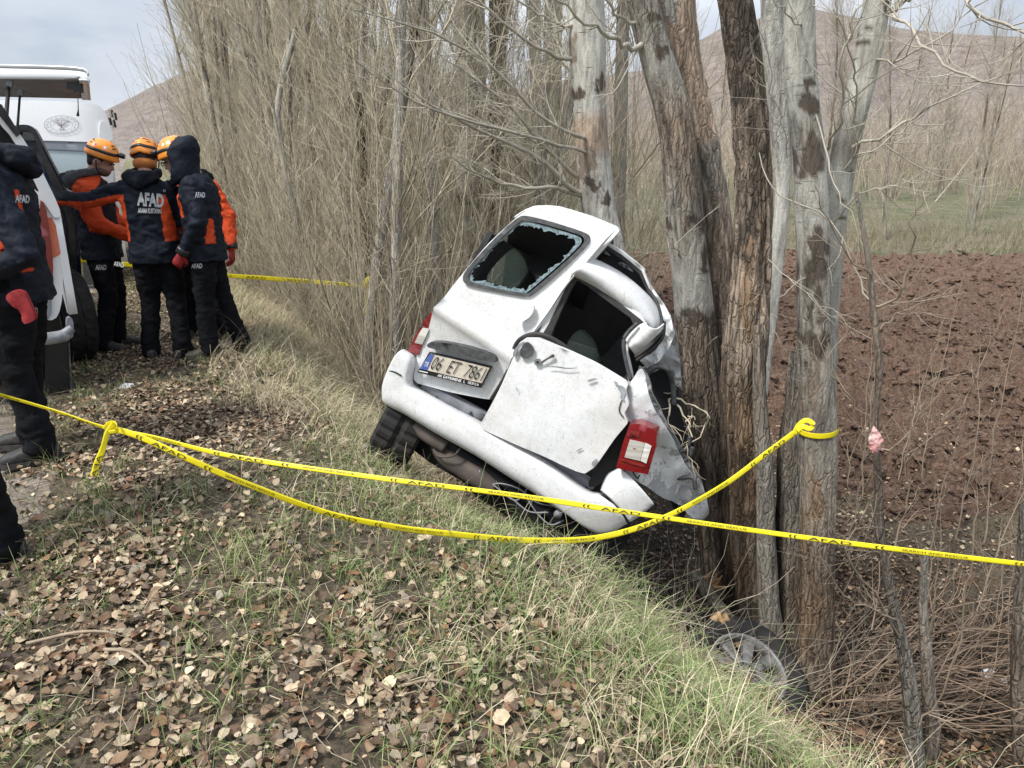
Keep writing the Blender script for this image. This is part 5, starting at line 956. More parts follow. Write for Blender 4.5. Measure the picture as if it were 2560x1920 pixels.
    p = RZ(900, 1442, .04); tube_obj('filler_cap', [p, p+FR.n*.04], .022, LEDGE, van, 14, 3)
    tube_obj('spare_wheel', [RZ(870, 1480, -.3), RZ(1100, 1590, -.3)], .1, INNER, van, 14)
build_van()
# ------------------------------------------------------------------ people
def capsule_mesh(bm, pts, rad, sides=14, flat=None, ax=None):
    """closed tapering tube along pts; flat=(direction, factor) squeezes it"""
    P = np.array([list(p) for p in pts], float); R = np.array(rad, float); n = len(P)
    T0 = P[0]-P[1]; T0 /= np.linalg.norm(T0)+1e-9; T1 = P[-1]-P[-2]; T1 /= np.linalg.norm(T1)+1e-9
    Q = [P[0]+T0*R[0]*.85, P[0]+T0*R[0]*.55] + list(P) + [P[-1]+T1*R[-1]*.55, P[-1]+T1*R[-1]*.85]; QR = [R[0]*.35, R[0]*.8]+list(R)+[R[-1]*.8, R[-1]*.35]
    V, F = tubes(np.array(Q)[None], np.array(QR)[None], sides)
    if flat:
        d, f = np.array(flat[0]), flat[1]; C = np.repeat(np.array(Q), sides, 0); k = (V-C)@d; V = V + (f-1)*k[:, None]*d[None]
    vs = [bm.verts.new(v) for v in V]
    for f in F: bm.faces.new([vs[i] for i in f])
    bm.faces.new(vs[:sides][::-1]); bm.faces.new(vs[-sides:])
def rows_mesh(bm, rows, sides=24, p=2.3):
    """rows: (centre, x axis, y axis, a, b) superellipse sections"""
    V = []
    for c, X, Y, a, b in rows:
        for i in range(sides):
            t = 2*math.pi*i/sides; ct, st = math.cos(t), math.sin(t); V.append(Vector(c)+Vector(X)*a*math.copysign(abs(ct)**(2/p), ct)+Vector(Y)*b*math.copysign(abs(st)**(2/p), st))
    vs = [bm.verts.new(v) for v in V]; n = len(rows)
    for r in range(n-1):
        for i in range(sides): bm.faces.new([vs[r*sides+i], vs[r*sides+(i+1) % sides], vs[(r+1)*sides+(i+1) % sides], vs[(r+1)*sides+i]])
    bm.faces.new(vs[:sides][::-1]); bm.faces.new(vs[-sides:])
def ball(bm, c, r, X=(1, 0, 0), Y=(0, 1, 0), Z=(0, 0, 1)):
    M = Matrix((Vector(X)*r[0], Vector(Y)*r[1], Vector(Z)*r[2])).transposed().to_4x4(); M.translation = Vector(c); bmesh.ops.create_icosphere(bm, subdivisions=3, radius=1, matrix=M)
def remeshed(name, bm, voxel, mat, parent, smooth=4, disp=None, colf=None):
    bmesh.ops.recalc_face_normals(bm, faces=bm.faces); me = bpy.data.meshes.new('tmp'); bm.to_mesh(me); bm.free(); o = bpy.data.objects.new('tmp', me); COL.objects.link(o)
    m = o.modifiers.new('r', 'REMESH'); m.mode = 'VOXEL'; m.voxel_size = voxel; m.use_smooth_shade = True
    if smooth: s = o.modifiers.new('s', 'SMOOTH'); s.iterations = smooth; s.factor = .5
    dg = bpy.context.evaluated_depsgraph_get(); dg.update(); nm = bpy.data.meshes.new_from_object(o.evaluated_get(dg)); bpy.data.objects.remove(o); bpy.data.meshes.remove(me)
    nm.name = name; n = len(nm.vertices); V = np.zeros(n*3, np.float32); nm.vertices.foreach_get('co', V); V = V.reshape(-1, 3)
    if disp:
        N = np.zeros(n*3, np.float32); nm.vertices.foreach_get('normal', N); N = N.reshape(-1, 3); V = V + N*disp(V)[:, None].astype(np.float32); nm.vertices.foreach_set('co', V.ravel())
    if colf is not None:
        a = nm.color_attributes.new('Col', 'FLOAT_COLOR', 'POINT'); c = np.ones((n, 4), np.float32); c[:, :3] = colf(V); a.data.foreach_set('color', c.ravel())
    nm.materials.clear(); nm.materials.append(mat); nm.polygons.foreach_set('use_smooth', [True]*len(nm.polygons)); nm.update()
    return link(name, nm, parent)
JACKM = pm('jacket_cloth', (1, 1, 1), scale=5, rough=.72, spec=.22, attr=True, var=(.85, 1.15), bump=.35, bscale=26, bdist=.02)
TROUM = pm('trouser_cloth', (.0035, .004, .0055), (.009, .0095, .012), 8, .85, spec=.15, bump=.4, bscale=22, bdist=.02)
SKIN = pm('skin', (.42, .25, .185), (.36, .20, .15), 40, .5); STUB = pm('beard_stubble', (.16, .10, .075), (.10, .065, .05), 160, .8); HAIR = pm('hair', (.02, .015, .012), None, 5, .7)
GLOVE = pm('red_glove', (.30, .012, .015), (.20, .010, .012), 40, .7, bump=.4, bscale=60, bdist=.004); HELM = pm('orange_helmet', (.86, .30, .035), (.80, .26, .03), 12, .3, coat=.3)
BOOTM = pm('boot_leather', (.022, .021, .021), (.045, .042, .04), 30, .65, bump=.5, bscale=60, bdist=.005); BOOTB = pm('brown_boot_leather', (.075, .06, .048), (.045, .038, .03), 30, .7, bump=.5, bscale=60, bdist=.005)
SOLE = pm('boot_sole', (.03, .028, .026), (.06, .055, .05), 30, .8); ORNK = pm('orange_knit', (.55, .20, .05), (.45, .15, .04), 60, .85); GREYH = pm('grey_fleece', (.10, .10, .105), (.06, .06, .065), 30, .9, bump=.4, bscale=60, bdist=.01)
NAVY = np.array([.0065, .0095, .018]); ORG = np.array([.60, .07, .018])
class Body:
    def __init__(s, x, y, f, z=None, sc=1.0, lean=0):
        f = Vector((f[0], f[1], 0)).normalized(); s.F = f; s.R = Vector((f.y, -f.x, 0)); s.o = Vector((x, y, hz(x, y) if z is None else z)); s.sc = sc; s.lean = lean
    def w(s, x, y, z): y = y + s.lean*max(0, z-.95); return s.o + (s.R*x + s.F*y + Vector((0, 0, z)))*s.sc
    def inv(s, V): d = V - np.array(s.o); return np.stack([d@np.array(s.R), d@np.array(s.F), d[:, 2]], -1)/s.sc
def seg_dist(L, a, b):
    a, b = np.array(a), np.array(b); ab = b-a; t = np.clip(((L-a)@ab)/(ab@ab), 0, 1); return np.linalg.norm(L-(a+t[:, None]*ab), axis=1), t
def hand(b, wrist, elbow, side, e, mat, name='glove', curl=.9, sc=1.0):
    d = (Vector(wrist)-Vector(elbow)).normalized(); up = b.R*side; up = (up-d*up.dot(d)).normalized(); sd = d.cross(up)
    bm = bmesh.new(); W = Vector(wrist)
    capsule_mesh(bm, [W-d*.02, W+d*.035, W+d*.085], [.03*sc, .038*sc, .04*sc], 12, (up, .6))
    for i, (o, L) in enumerate([(-.030, .070), (-.010, .080), (.011, .075), (.030, .060)]):
        p = W+d*.085+sd*o; q = d.copy(); pts = [p-d*.02, p]
        for k in range(3):
            q = (q*math.cos(curl*.55) - up*math.sin(curl*.55)).normalized(); p = p+q*L*(.45, .32, .25)[k]; pts.append(p)
        capsule_mesh(bm, pts, [.0115*sc, .0115*sc, .011*sc, .010*sc, .009*sc], 8)
    p = W+d*.02-sd*.03; capsule_mesh(bm, [p, p+d*.03-sd*.025-up*.01, p+d*.055-sd*.028-up*.03, p+d*.075-sd*.018-up*.04], [.016, .014, .012, .010], 8)
    return remeshed(name, bm, .0065, mat, e, 2)
def boot(b, ank, toe, e, mat=BOOTM):
    """ank local xyz, toe direction in local"""
    A = b.w(*ank); t = (b.R*toe[0]+b.F*toe[1]).normalized(); s = Vector((t.y, -t.x, 0)); g = A - Vector((0, 0, ank[2]*b.sc)); up = Vector((0, 0, 1)); bm = bmesh.new()
    rows = [(g-t*.085+up*.05, s, up, .028, .03), (g-t*.07+up*.055, s, up, .038, .045), (g-t*.02+up*.065, s, up, .043, .06), (g+t*.05+up*.06, s, up, .044, .052), (g+t*.11+up*.047, s, up, .05, .04), (g+t*.16+up*.042, s, up, .048, .034), (g+t*.19+up*.038, s, up, .032, .024)]
    rows_mesh(bm, rows, 18); capsule_mesh(bm, [g+up*.06, g+up*.11-t*.005, g+up*.14-t*.01], [.046, .046, .046], 14)
    o = remeshed('boot', bm, .009, mat, e, 3, lambda V: (fbm3(V[:, 0]*30, V[:, 1]*30, V[:, 2]*30, 3, 3)-.5)*.010)
    ol = [(-.095, -.034), (-.09, .034), (0, .042), (.09, .052), (.17, .048), (.205, .02), (.205, -.02), (.17, -.048), (.09, -.052), (0, -.042)]
    sheet('boot_sole', Frame(g+up*.028, t, s), [(a, c) for a, c in ol] if Frame(g, t, s).n.z > 0 else ol, thick=.03 if Frame(g, t, s).n.z > 0 else -.03, mat=SOLE, step=.03, parent=o)
    for k in range(4):
        c = g+t*(.035+.018*k)+up*(.118-.011*k); tube_obj('lace', [c-s*.03, c+up*.006, c+s*.03], .0035, BLACK, o, 5, 6)
def helmet(b, c, fw, e, mat=HELM, lamp=True, tilt=0, flag=True):
    """c centre of skull in world, fw facing of the head"""
    fw = Vector(fw).normalized(); rt = Vector((fw.y, -fw.x, 0)).normalized(); up = rt.cross(fw).normalized()
    V, F = [], []; nu, nv = 40, 14
    def prof(a, k):     # a azimuth from front, k 0 top .. 1 rim
        th = k*math.pi*.56; x = math.sin(th); z = math.cos(th); f_, s_ = math.cos(a), math.sin(a); ridge = 0
        r = 0
        ry, rx, rz = .128, .108, .125
        return c + fw*(f_*x*(ry+.014*sst(.85, 1, k)*(max(0, f_)))) + rt*(s_*x*rx*(1+.035*sst(.85, 1, k))) + up*(z*rz + .03 + .012*math.exp(-(s_*x*4)**2)*math.sin(th))
    for th_ in (0, 1):
        for i in range(nv+1):
            for j in range(nu):
                p = prof(2*math.pi*j/nu, i/nv); V.append(p if th_ == 0 else c+(p-c)*.95)
    m = (nv+1)*nu
    for t_ in (0, 1):
        for i in range(nv):
            for j in range(nu):
                q = [i*nu+j, i*nu+(j+1) % nu, (i+1)*nu+(j+1) % nu, (i+1)*nu+j]; q = [k+t_*m for k in q]; F.append(tuple(q[::-1] if t_ else q))
    for j in range(nu): F.append((nv*nu+j, nv*nu+(j+1) % nu, nv*nu+(j+1) % nu+m, nv*nu+j+m))
    h = link('helmet', pymesh('helmet', V, F, mat, True), e)
    pts = [c+(prof(a, .80)-c)*1.015 for a in np.linspace(0, 2*math.pi, 25)]
    band = loft('helmet_band', [pts, [c+(prof(a, .69)-c)*1.015 for a in np.linspace(0, 2*math.pi, 25)]], BLACK, 40, 3, .003, h)
    for sgn in (-1, 1):    # vents
        for k0 in (.40, .52):
            for a0 in (.45, 2.45):
                q = [c+(prof(sgn*(a0+da), k0+dk)-c)*1.008 for da, dk in ((-.16, -.02), (.16, -.02), (.2, .035), (-.2, .035))]; v_ = link('vent', pymesh('vent', q, [(0, 1, 2, 3)], BLACK), h)
    for a0 in (math.pi-.33, math.pi+.33):
        q = [c+(prof(a0+da, .38+dk)-c)*1.01 for da, dk in ((-.26, 0), (0, -.035), (.26, 0), (.2, .05), (-.2, .05))]; link('vent', pymesh('vent', q, [(0, 1, 2, 3, 4)], BLACK), h)
    if lamp:
        p = c+(prof(0, .75)-c)*1.02; tube_obj('head_lamp', [p, p+fw*.02, p+fw*.045], [.022, .022, .018], BLACK, h, 12, 6); tube_obj('lamp_glass', [p+fw*.0445, p+fw*.047], .014, CLEAR, h, 12, 2)
    if flag:
        for a0, m_, w_ in ((-1.9, pm('flag_red', (.6, .02, .03), None, 5, .5), .1), (1.9, pm('flag_red', (.6, .02, .03), None, 5, .5), .1), (-1.2, WHITE, .09), (1.2, WHITE, .09)):
            q = [c+(prof(a0+da, .55+dk)-c)*1.012 for da, dk in ((-w_, -.05), (w_, -.05), (w_, .06), (-w_, .06))]; link('sticker', pymesh('sticker', q, [(0, 1, 2, 3)], m_), h)
    link_pts = [c+rt*.1-up*.02, c+rt*.075-up*.1+fw*.02, c-up*.135+fw*.05, c-rt*.075-up*.1+fw*.02, c-rt*.1-up*.02]
    tube_obj('chin_strap', link_pts, .005, BLACK, h, 5, 16)
    return h
def person(label, b, arms, legs, head, hood='down', jzone=None, hcol=HELM, gloves=(1, 1), boots=BOOTM, toes=((0, 1), (0, 1)), glasses=False, beard=False, fleece=False, voxel=.011, group='rescue workers in navy and orange jackets', lampon=True, knit=False, jbase=NAVY, hem=.80):
    e = empty('person', b.o); tag(e, label, 'person', group)
    w = b.w; Hc = w(*head[0]); hf = (b.R*head[1][0] + b.F*head[1][1] + Vector((0, 0, head[1][2]))).normalized(); hr = Vector((hf.y, -hf.x, 0)).normalized(); hu = hr.cross(hf).normalized()
    neck = w(0, .01, 1.47)
    # body, one continuous skin
    bm = bmesh.new(); s = b.sc
    ball(bm, Hc+hu*.02-hf*.012, (.075, .093, .098), hr, hf, hu); ball(bm, Hc-hu*.05+hf*.03, (.056, .065, .06), hr, hf, hu); ball(bm, Hc-hu*.088+hf*.062, (.026, .024, .022), hr, hf, hu)
    capsule_mesh(bm, [Hc+hf*.086+hu*.018, Hc+hf*.100-hu*.005, Hc+hf*.108-hu*.022], [.009, .011, .014], 8); ball(bm, Hc+hf*.082-hu*.052, (.024, .016, .009), hr, hf, hu); ball(bm, Hc+hf*.075+hu*.038, (.05, .022, .012), hr, hf, hu)
    for q in (-1, 1): ball(bm, Hc+hr*.076*q-hf*.01-hu*.012, (.009, .02, .032), hr, hf, hu)
    capsule_mesh(bm, [Hc-hu*.05-hf*.02, neck, w(0, 0, 1.40)], [.055, .056, .06], 14)
    rows_mesh(bm, [(w(0, 0, z), b.R, b.F, a, c) for z, a, c in ((.92, .13, .09), (1.1, .125, .085), (1.3, .15, .10), (1.42, .12, .07))])
    for sgn, k in ((-1, 'L'), (1, 'R')):
        el, wr = arms[k]; kn, an = legs[k]
        capsule_mesh(bm, [w(sgn*.13, 0, 1.40), w(*el)], [.045, .035], 10); capsule_mesh(bm, [w(*el), w(*wr)], [.035, .024], 10); capsule_mesh(bm, [w(sgn*.08, 0, .92), w(*kn), w(*an)], [.075, .052, .036], 12)
    body = remeshed('body', bm, .0115, SKIN, e, 3)
    for q in (-1, 1):
        p = Hc+hf*.088+hr*.032*q+hu*.014; bm = bmesh.new(); ball(bm, p, (.013, .007, .0075), hr, hf, hu); me = bpy.data.meshes.new('eye'); bm.to_mesh(me); bm.free(); me.materials.append(HAIR); link('eye', me, body)
        tube_obj('eyebrow', [Hc+hf*.096+hr*.014*q+hu*.036, Hc+hf*.096+hr*.032*q+hu*.042, Hc+hf*.082+hr*.052*q+hu*.036], .004, HAIR, body, 5, 8)
    tube_obj('mouth', [Hc+hf*.088-hr*.022-hu*.053, Hc+hf*.098-hu*.052, Hc+hf*.088+hr*.022-hu*.053], .0035, pm('lips', (.26, .11, .09), None, 5, .5), body, 6, 8)
    bm = bmesh.new(); ball(bm, Hc+hu*.028-hf*.02, (.081, .096, .098), hr, hf, hu); ball(bm, Hc-hf*.05-hu*.02, (.065, .05, .06), hr, hf, hu); remeshed('hair', bm, .01, HAIR, e, 2, lambda V: (fbm3(V[:, 0]*60, V[:, 1]*60, V[:, 2]*60, 4, 3)-.6)*.008)
    if beard:
        bm = bmesh.new(); ball(bm, Hc-hu*.062+hf*.032, (.060, .066, .046), hr, hf, hu); ball(bm, Hc-hu*.085+hf*.062, (.034, .03, .022), hr, hf, hu); remeshed('beard', bm, .008, STUB, e, 2)
    # trousers
    bm = bmesh.new(); rows_mesh(bm, [(w(0, 0, z), b.R, b.F, a, c) for z, a, c in ((.80, .155, .115), (.92, .165, .12), (1.02, .165, .12))])
    for sgn, k in ((-1, 'L'), (1, 'R')):
        kn, an = legs[k]; K2 = Vector(kn); A2 = Vector(an); mid = (K2+A2)/2
        capsule_mesh(bm, [w(sgn*.085, 0, .9), w(*((Vector((sgn*.09, 0, .8))+K2)/2)), w(*kn), w(*mid), w(an[0], an[1]-.005, .13), w(an[0], an[1], .075)], [.115, .10, .082, .078, .078, .085], 18)
    remeshed('trousers', bm, voxel, TROUM, e, 3, lambda V: (np.abs(fbm3(V[:, 0]*6, V[:, 1]*6, V[:, 2]*15, 7, 4)-.5)*2-.4)*.030)
    # jacket
    bm = bmesh.new(); rr = ((hem, .205, .16), (hem+.06, .205, .158), (1.02, .19, .145), (1.15, .195, .148), (1.30, .215, .15), (1.40, .20, .13), (1.455, .13, .10), (1.49, .085, .08))
    rows_mesh(bm, [(w(0, 0, z), b.R, b.F, a, c) for z, a, c in rr], 28)
    for sgn, k in ((-1, 'L'), (1, 'R')):
        el, wr = arms[k]; el, wr = Vector(el), Vector(wr); sh = Vector((sgn*.165, 0, 1.385)); capsule_mesh(bm, [w(*sh), w(*((sh+el)/2)), w(*el)], [.082, .077, .070], 16); capsule_mesh(bm, [w(*el), w(*((el+wr)/2)), w(*wr)], [.070, .063, .053], 16); ball(bm, w(*el), (.072, .072, .072))
    segs = [((0, 0, hem), (0, 0, 1.40), 'torso')] + [((sgn*.165, 0, 1.385), arms[k][0], k) for sgn, k in ((-1, 'L'), (1, 'R'))] + [(arms[k][0], arms[k][1], k+'f') for k in 'LR']
    def colf(V):
        L = b.inv(V); 
        if b.lean: L[:, 1] -= b.lean*np.maximum(0, L[:, 2]-.95)
        d = np.stack([seg_dist(L, a_, c_)[0]-(.165 if n_ == 'torso' else .075) for a_, c_, n_ in segs]); i = d.argmin(0); nm = np.array([q[2] for q in segs])[i]
        o = jzone(L, nm) if jzone else np.zeros(len(L), bool); c = np.where(o[:, None], ORG, jbase); return c
    def wr_(V):
        a = (np.abs(fbm3(V[:, 0]*8+V[:, 2]*3, V[:, 1]*8, V[:, 2]*13, 17, 4)-.5)*2-.4)*.030; a += (fbm3(V[:, 0]*24, V[:, 1]*24, V[:, 2]*30, 19, 3)-.5)*.010; return a
    jk = remeshed('jacket', bm, voxel, JACKM, e, 3, wr_, colf)
    # collar or hood
    bm = bmesh.new(); hm = GREYH if fleece else JACKM
    if hood == 'down':
        n = 20; pts = []
        for i in range(n+1):
            a = 2*math.pi*i/n; back = max(0, -math.cos(a)); pts.append(w(.095*math.sin(a)*(1+.15*back), .085*math.cos(a)-.045*back, 1.505-.03*back+.02*max(0, math.cos(a))))
        capsule_mesh(bm, pts, [.034+.02*max(0, -math.cos(2*math.pi*i/n)) for i in range(n+1)], 12); capsule_mesh(bm, [w(-.10, -.10, 1.47), w(0, -.145, 1.43), w(.10, -.10, 1.47)], [.045, .058, .045], 12)
        remeshed('hood', bm, voxel, hm, e, 2, lambda V: (fbm3(V[:, 0]*14, V[:, 1]*14, V[:, 2]*22, 27, 4)-.5)*.04, lambda V: np.tile(NAVY*.75, (len(V), 1)))
    else:
        rows = []; c = Hc; 
        for t_, a_, c2, off in ((-1.0, .12, .13, -.02), (-.75, .13, .14, -.03), (-.3, .128, .145, -.035), (.2, .132, .155, -.035), (.65, .12, .15, -.03), (.95, .085, .115, -.03), (1.1, .035, .06, -.03)): rows.append((c+Vector((0, 0, 1))*(t_*.135)+hf*off+(neck-c)*(0 if t_ > -.9 else .25), hr, hf, a_*1.04, c2*.96))
        rows_mesh(bm, rows, 28, 2.0); o = remeshed('hood', bm, voxel, hm, e, 2, lambda V: (fbm3(V[:, 0]*9, V[:, 1]*9, V[:, 2]*11, 27, 4)-.5)*.035, lambda V: np.tile(NAVY, (len(V), 1)))
        # open the face side
        me = o.data; bmm = bmesh.new(); bmm.from_mesh(me); lim = []
        for f in bmm.faces:
            p = f.calc_center_median()-Hc; z = p.dot(hu)
            if p.dot(hf) > .02+.05*abs(z)/.1*(z < 0) and -.12 < z < .112 and abs(p.dot(hr)) < .25: lim.append(f)
        bmesh.ops.delete(bmm, geom=lim, context='FACES'); bmm.to_mesh(me); bmm.free()
        md = o.modifiers.new('thick', 'SOLIDIFY'); md.thickness = .012; md.offset = -1
    if knit:
        bm = bmesh.new(); ball(bm, Hc-hf*.03-hu*.035, (.088, .088, .055), hr, hf, hu); remeshed('neck_warmer', bm, .01, ORNK, e, 2)
    for i, (sgn, k) in enumerate(((-1, 'L'), (1, 'R'))):
        hand(b, w(*(Vector(arms[k][1])+ (Vector(arms[k][1])-Vector(arms[k][0])).normalized()*.03)), w(*arms[k][0]), sgn, e, GLOVE if gloves[i] else SKIN, 'glove' if gloves[i] else 'hand')
        wr, el = Vector(arms[k][1]), Vector(arms[k][0]); d = (wr-el).normalized(); tube_obj('cuff', [w(*(wr-d*.02)), w(*(wr+d*.03))], .056, BLACK, e, 14, 4)
        boot(b, (legs[k][1][0], legs[k][1][1], .09), toes[i], e, boots)
    hl = helmet(b, Hc+hu*.022-hf*.008, hf+hu*.10, e, hcol, lampon)
    if glasses:
        for q in (-1, 1):
            c = Hc+hf*.106+hr*.034*q+hu*.010; pts = [c+hr*.024*math.cos(a)+hu*.018*math.sin(a) for a in np.linspace(0, 2*math.pi, 17)]; tube_obj('glasses', pts, .003, BLACK, e, 5, 24); tube_obj('glasses', [c+hr*.024*q+hu*.005, c+hr*.045*q-hf*.03+hu*.004, Hc+hr*.079*q-hu*.002], .0028, BLACK, e, 5, 8)
    return e, jk
def trouser_print(e, quad, mat=GREYP, body='AFAD'):
    t = [c for c in e.children if c.name.startswith('trousers')][0]; text_quad('trouser_print', body, quad, mat, t, bold=.02, project=bvh(t), off=.004)
def dq(x0, y0, x1, y1, t, sk=0): return [D(x0, y0, t), D(x1, y0+sk, t), D(x1, y1+sk, t), D(x0, y1, t)]
def build_people():
    side = lambda L, nm: (nm == 'torso') & (np.abs(L[:, 0]) > .125) & (L[:, 2] > .99) & (L[:, 2] < 1.33)
    # P3, back to us, arm out to the mirror
    b = Body(-2.86, 5.84, (-.12, 1), sc=.985)
    z3 = lambda L, nm: ((nm == 'torso') & (np.abs(L[:, 0]+.01) > .132) & (L[:, 2] > .98) & (L[:, 2] < 1.34)) | ((nm == 'L') & (L[:, 2] < 1.345-.22*np.clip(-L[:, 0]-.2, 0, 1))) | ((nm == 'Lf') & (L[:, 2] < 1.29-.0*L[:, 0]))  | ((nm == 'Rf') & (L[:, 0] > .15))
    e, j = person('rescue worker seen from behind with one arm stretched out to the car mirror', b, {'L': ((-.45, .06, 1.30), (-.77, .12, 1.31)), 'R': ((.25, .06, 1.13), (.20, .26, 1.0))}, {'L': ((-.10, .02, .50), (-.13, -.03, .09)), 'R': ((.11, .02, .50), (.13, -.06, .09))}, ((-.01, .10, 1.595), (0, 1, -.35)), jzone=z3, knit=True, gloves=(0, 0), toes=((-.3, 1), (.35, 1)))
    m = bvh(j); text_quad('jacket_print', 'AFAD', dq(296, 414, 354, 444, 5.66, 5), GREYP, j, bold=.045, project=m, off=.006, maxlen=.12); text_quad('jacket_print', 'ARAMA KURTARMA', dq(298, 449, 350, 460, 5.66, 2), GREYP, j, bold=.025, project=m, off=.006, maxlen=.12)
    text_quad('jacket_print', '°', dq(352, 409, 358, 415, 5.66), GREYP, j, project=m, off=.006)
    trouser_print(e, dq(246, 564, 268, 574, 5.7, 4))
    # P2, in red, facing right
    b = Body(-3.50, 6.22, (.88, .15), sc=1.0)
    z2 = lambda L, nm: (((nm == 'torso') & (L[:, 2] > 1.22) & (L[:, 1] < .09)) | np.isin(nm, ['L', 'R', 'Lf', 'Rf']))
    e, j = person('bearded rescue worker in a red topped jacket with grey hood looking down', b, {'R': ((.22, .06, 1.12), (.12, .30, .98)), 'L': ((-.24, .05, 1.12), (-.15, .28, 1.0))}, {'L': ((-.10, .03, .50), (-.12, -.02, .09)), 'R': ((.10, .03, .50), (.12, -.06, .09))}, ((0, .10, 1.60), (0, 1, -.5)), jzone=z2, fleece=True, beard=True, gloves=(0, 0), toes=((-.2, 1), (.2, 1)))
    trouser_print(e, dq(206, 572, 230, 583, 6.0, 0))
    # P4, hooded, facing left
    b = Body(-2.44, 5.80, (-.97, -.10), sc=.985)
    z4 = lambda L, nm: ((nm == 'torso') & (L[:, 2] < 1.14) & (L[:, 2] > .95) & (L[:, 1] < .09-(L[:, 2]-.95)*.8) & (L[:, 1] > -.12)) | ((nm == 'torso') & (L[:, 1] > .085) & (L[:, 1] < .12) & (L[:, 2] > 1.15) & (L[:, 2] < 1.33))
    e, j = person('hooded rescue worker in glasses facing left with a head lamp on his helmet', b, {'L': ((-.24, -.05, 1.12), (-.20, .10, .90)), 'R': ((.25, .0, 1.13), (.18, .14, .93))}, {'L': ((-.10, .02, .50), (-.12, .02, .09)), 'R': ((.11, -.06, .50), (.13, -.16, .09))}, ((0, .13, 1.575), (0, 1, -.4)), hood='up', jzone=z4, glasses=True, boots=BOOTB, toes=((-.25, 1), (.2, 1)))
    text_quad('jacket_print', 'AFAD', dq(421, 415, 443, 427, 5.55, 0), GREYP, j, bold=.04, project=bvh(j), off=.006); trouser_print(e, dq(413, 570, 437, 580, 5.65, -1))
    # P5, behind him
    b = Body(-2.80, 6.55, (-.12, -1), sc=.985)
    z5 = lambda L, nm: np.isin(nm, ['L', 'R', 'Lf', 'Rf']) | ((nm == 'torso') & (L[:, 2] > 1.36))
    e, j = person('rescue worker half hidden behind the hooded one with red sleeve and glove showing', b, {'L': ((-.30, .0, 1.13), (-.33, .06, .88)), 'R': ((.25, .05, 1.13), (.20, .22, .98))}, {'L': ((-.09, .02, .50), (-.08, .0, .09)), 'R': ((.13, .02, .50), (.17, .0, .09))}, ((.02, .05, 1.60), (.1, 1, -.2)), jzone=z5, hcol=pm('white_helmet', (.75, .72, .66), None, 5, .3), lampon=False)
    # P1, near, cut by the left edge
    b = Body(-2.53, 3.68, (-.93, -.32), sc=1.05)
    z1 = lambda L, nm: ((nm == 'torso') & (L[:, 2] > .96) & (L[:, 2] < 1.33) & (L[:, 1] > -.11)) | ((nm == 'Lf') & (L[:, 1] > .14) & (L[:, 0] > -.25))
    e, j = person('near rescue worker at the left edge holding a red glove beside the pickup', b, {'L': ((-.28, -.13, 1.05), (-.20, .12, .93)), 'R': ((.25, .05, 1.13), (.14, .24, 1.0))}, {'L': ((-.10, .05, .50), (-.12, .0, .09)), 'R': ((.12, .06, .50), (.14, .10, .09))}, ((0, .13, 1.60), (0, 1, -.25)), jzone=z1, voxel=.0095, toes=((-.15, 1), (.2, 1)))
    text_quad('jacket_print', 'AFAD', dq(33, 420, 64, 437, 3.55, 2), GREYP, j, bold=.04, project=bvh(j), off=.006); trouser_print(e, dq(60, 664, 82, 680, 3.55), body='AFAD')
    g = psheet('glove', Frame(D(40, 660, 3.42), (1, 0, 0), (0, 0, 1)), [(8, 640), (30, 625), (50, 628), (62, 652), (80, 686), (60, 700), (48, 698), (40, 672), (25, 660)], cv=lambda x, y: (x*K, y*K), it=2, thick=.022, mat=GLOVE, step=.02, noise=.015, nscale=20); tag(g, 'red glove hanging from the hand of the near rescue worker', 'glove')
    # P0, only a leg and a sleeve in view
    b = Body(-2.09, 2.62, (-.8, -.5), sc=.985)
    e, j = person('person in dark clothes at the far left edge of whom only a leg shows', b, {'L': ((-.22, -.0, 1.12), (-.14, .2, 1.05)), 'R': ((.25, .05, 1.13), (.14, .24, 1.0))}, {'L': ((-.10, .0, .50), (-.10, -.02, .09)), 'R': ((.12, .06, .50), (.14, .10, .09))}, ((0, .06, 1.60), (0, 1, -.1)), gloves=(0, 0), group=None)
build_people()
# ------------------------------------------------------------------ pickup and ambulance on the track
CD = lambda x, y: (x*K, y*K)
ORANGE = paint('orange_stripe', (.62, .13, .05), .3, .35); NAVYP = pm('navy_paint', (.012, .022, .065), (.010, .017, .05), 5, .18, coat=.8)
def wheel_at(c, axis, parent, R=.38, W=.24, label=None):
    e = empty('wheel', c, parent); ax = Vector(axis).normalized(); q = ax.to_track_quat('Z', 'Y').to_matrix(); n = 48
    for nm, prof, m in (('tyre', [(R*.6, -W*.4), (R*.75, -W*.5), (R*.93, -W*.5), (R, -W*.36), (R, -W*.1), (R*.97, -W*.08), (R*.97, W*.08), (R, W*.1), (R, W*.36), (R*.93, W*.5), (R*.75, W*.5), (R*.6, W*.4)], TYRE), ('rim', [(.02, W*.2), (R*.22, W*.22), (R*.5, W*.1), (R*.6, W*.38)], CHROME), ('hub', [(.01, -W*.2), (R*.6, -W*.3)], BLACK)):
        V = []; F = []; k = len(prof)
        for i in range(n):
            a = 2*math.pi*i/n
            for j, (r, z) in enumerate(prof): rr = r*(.975 if nm == 'tyre' and j in (3, 4, 7, 8) and (i+j//2) % 3 == 0 else 1); V.append(Vector(c)+q@Vector((rr*math.cos(a), rr*math.sin(a), z)))
        for i in range(n):
            for j in range(k-1): F.append((i*k+j, ((i+1) % n)*k+j, ((i+1) % n)*k+j+1, i*k+j+1))
        link(nm, pymesh(nm, V, F, m, nm != 'tyre'), e)
    return e
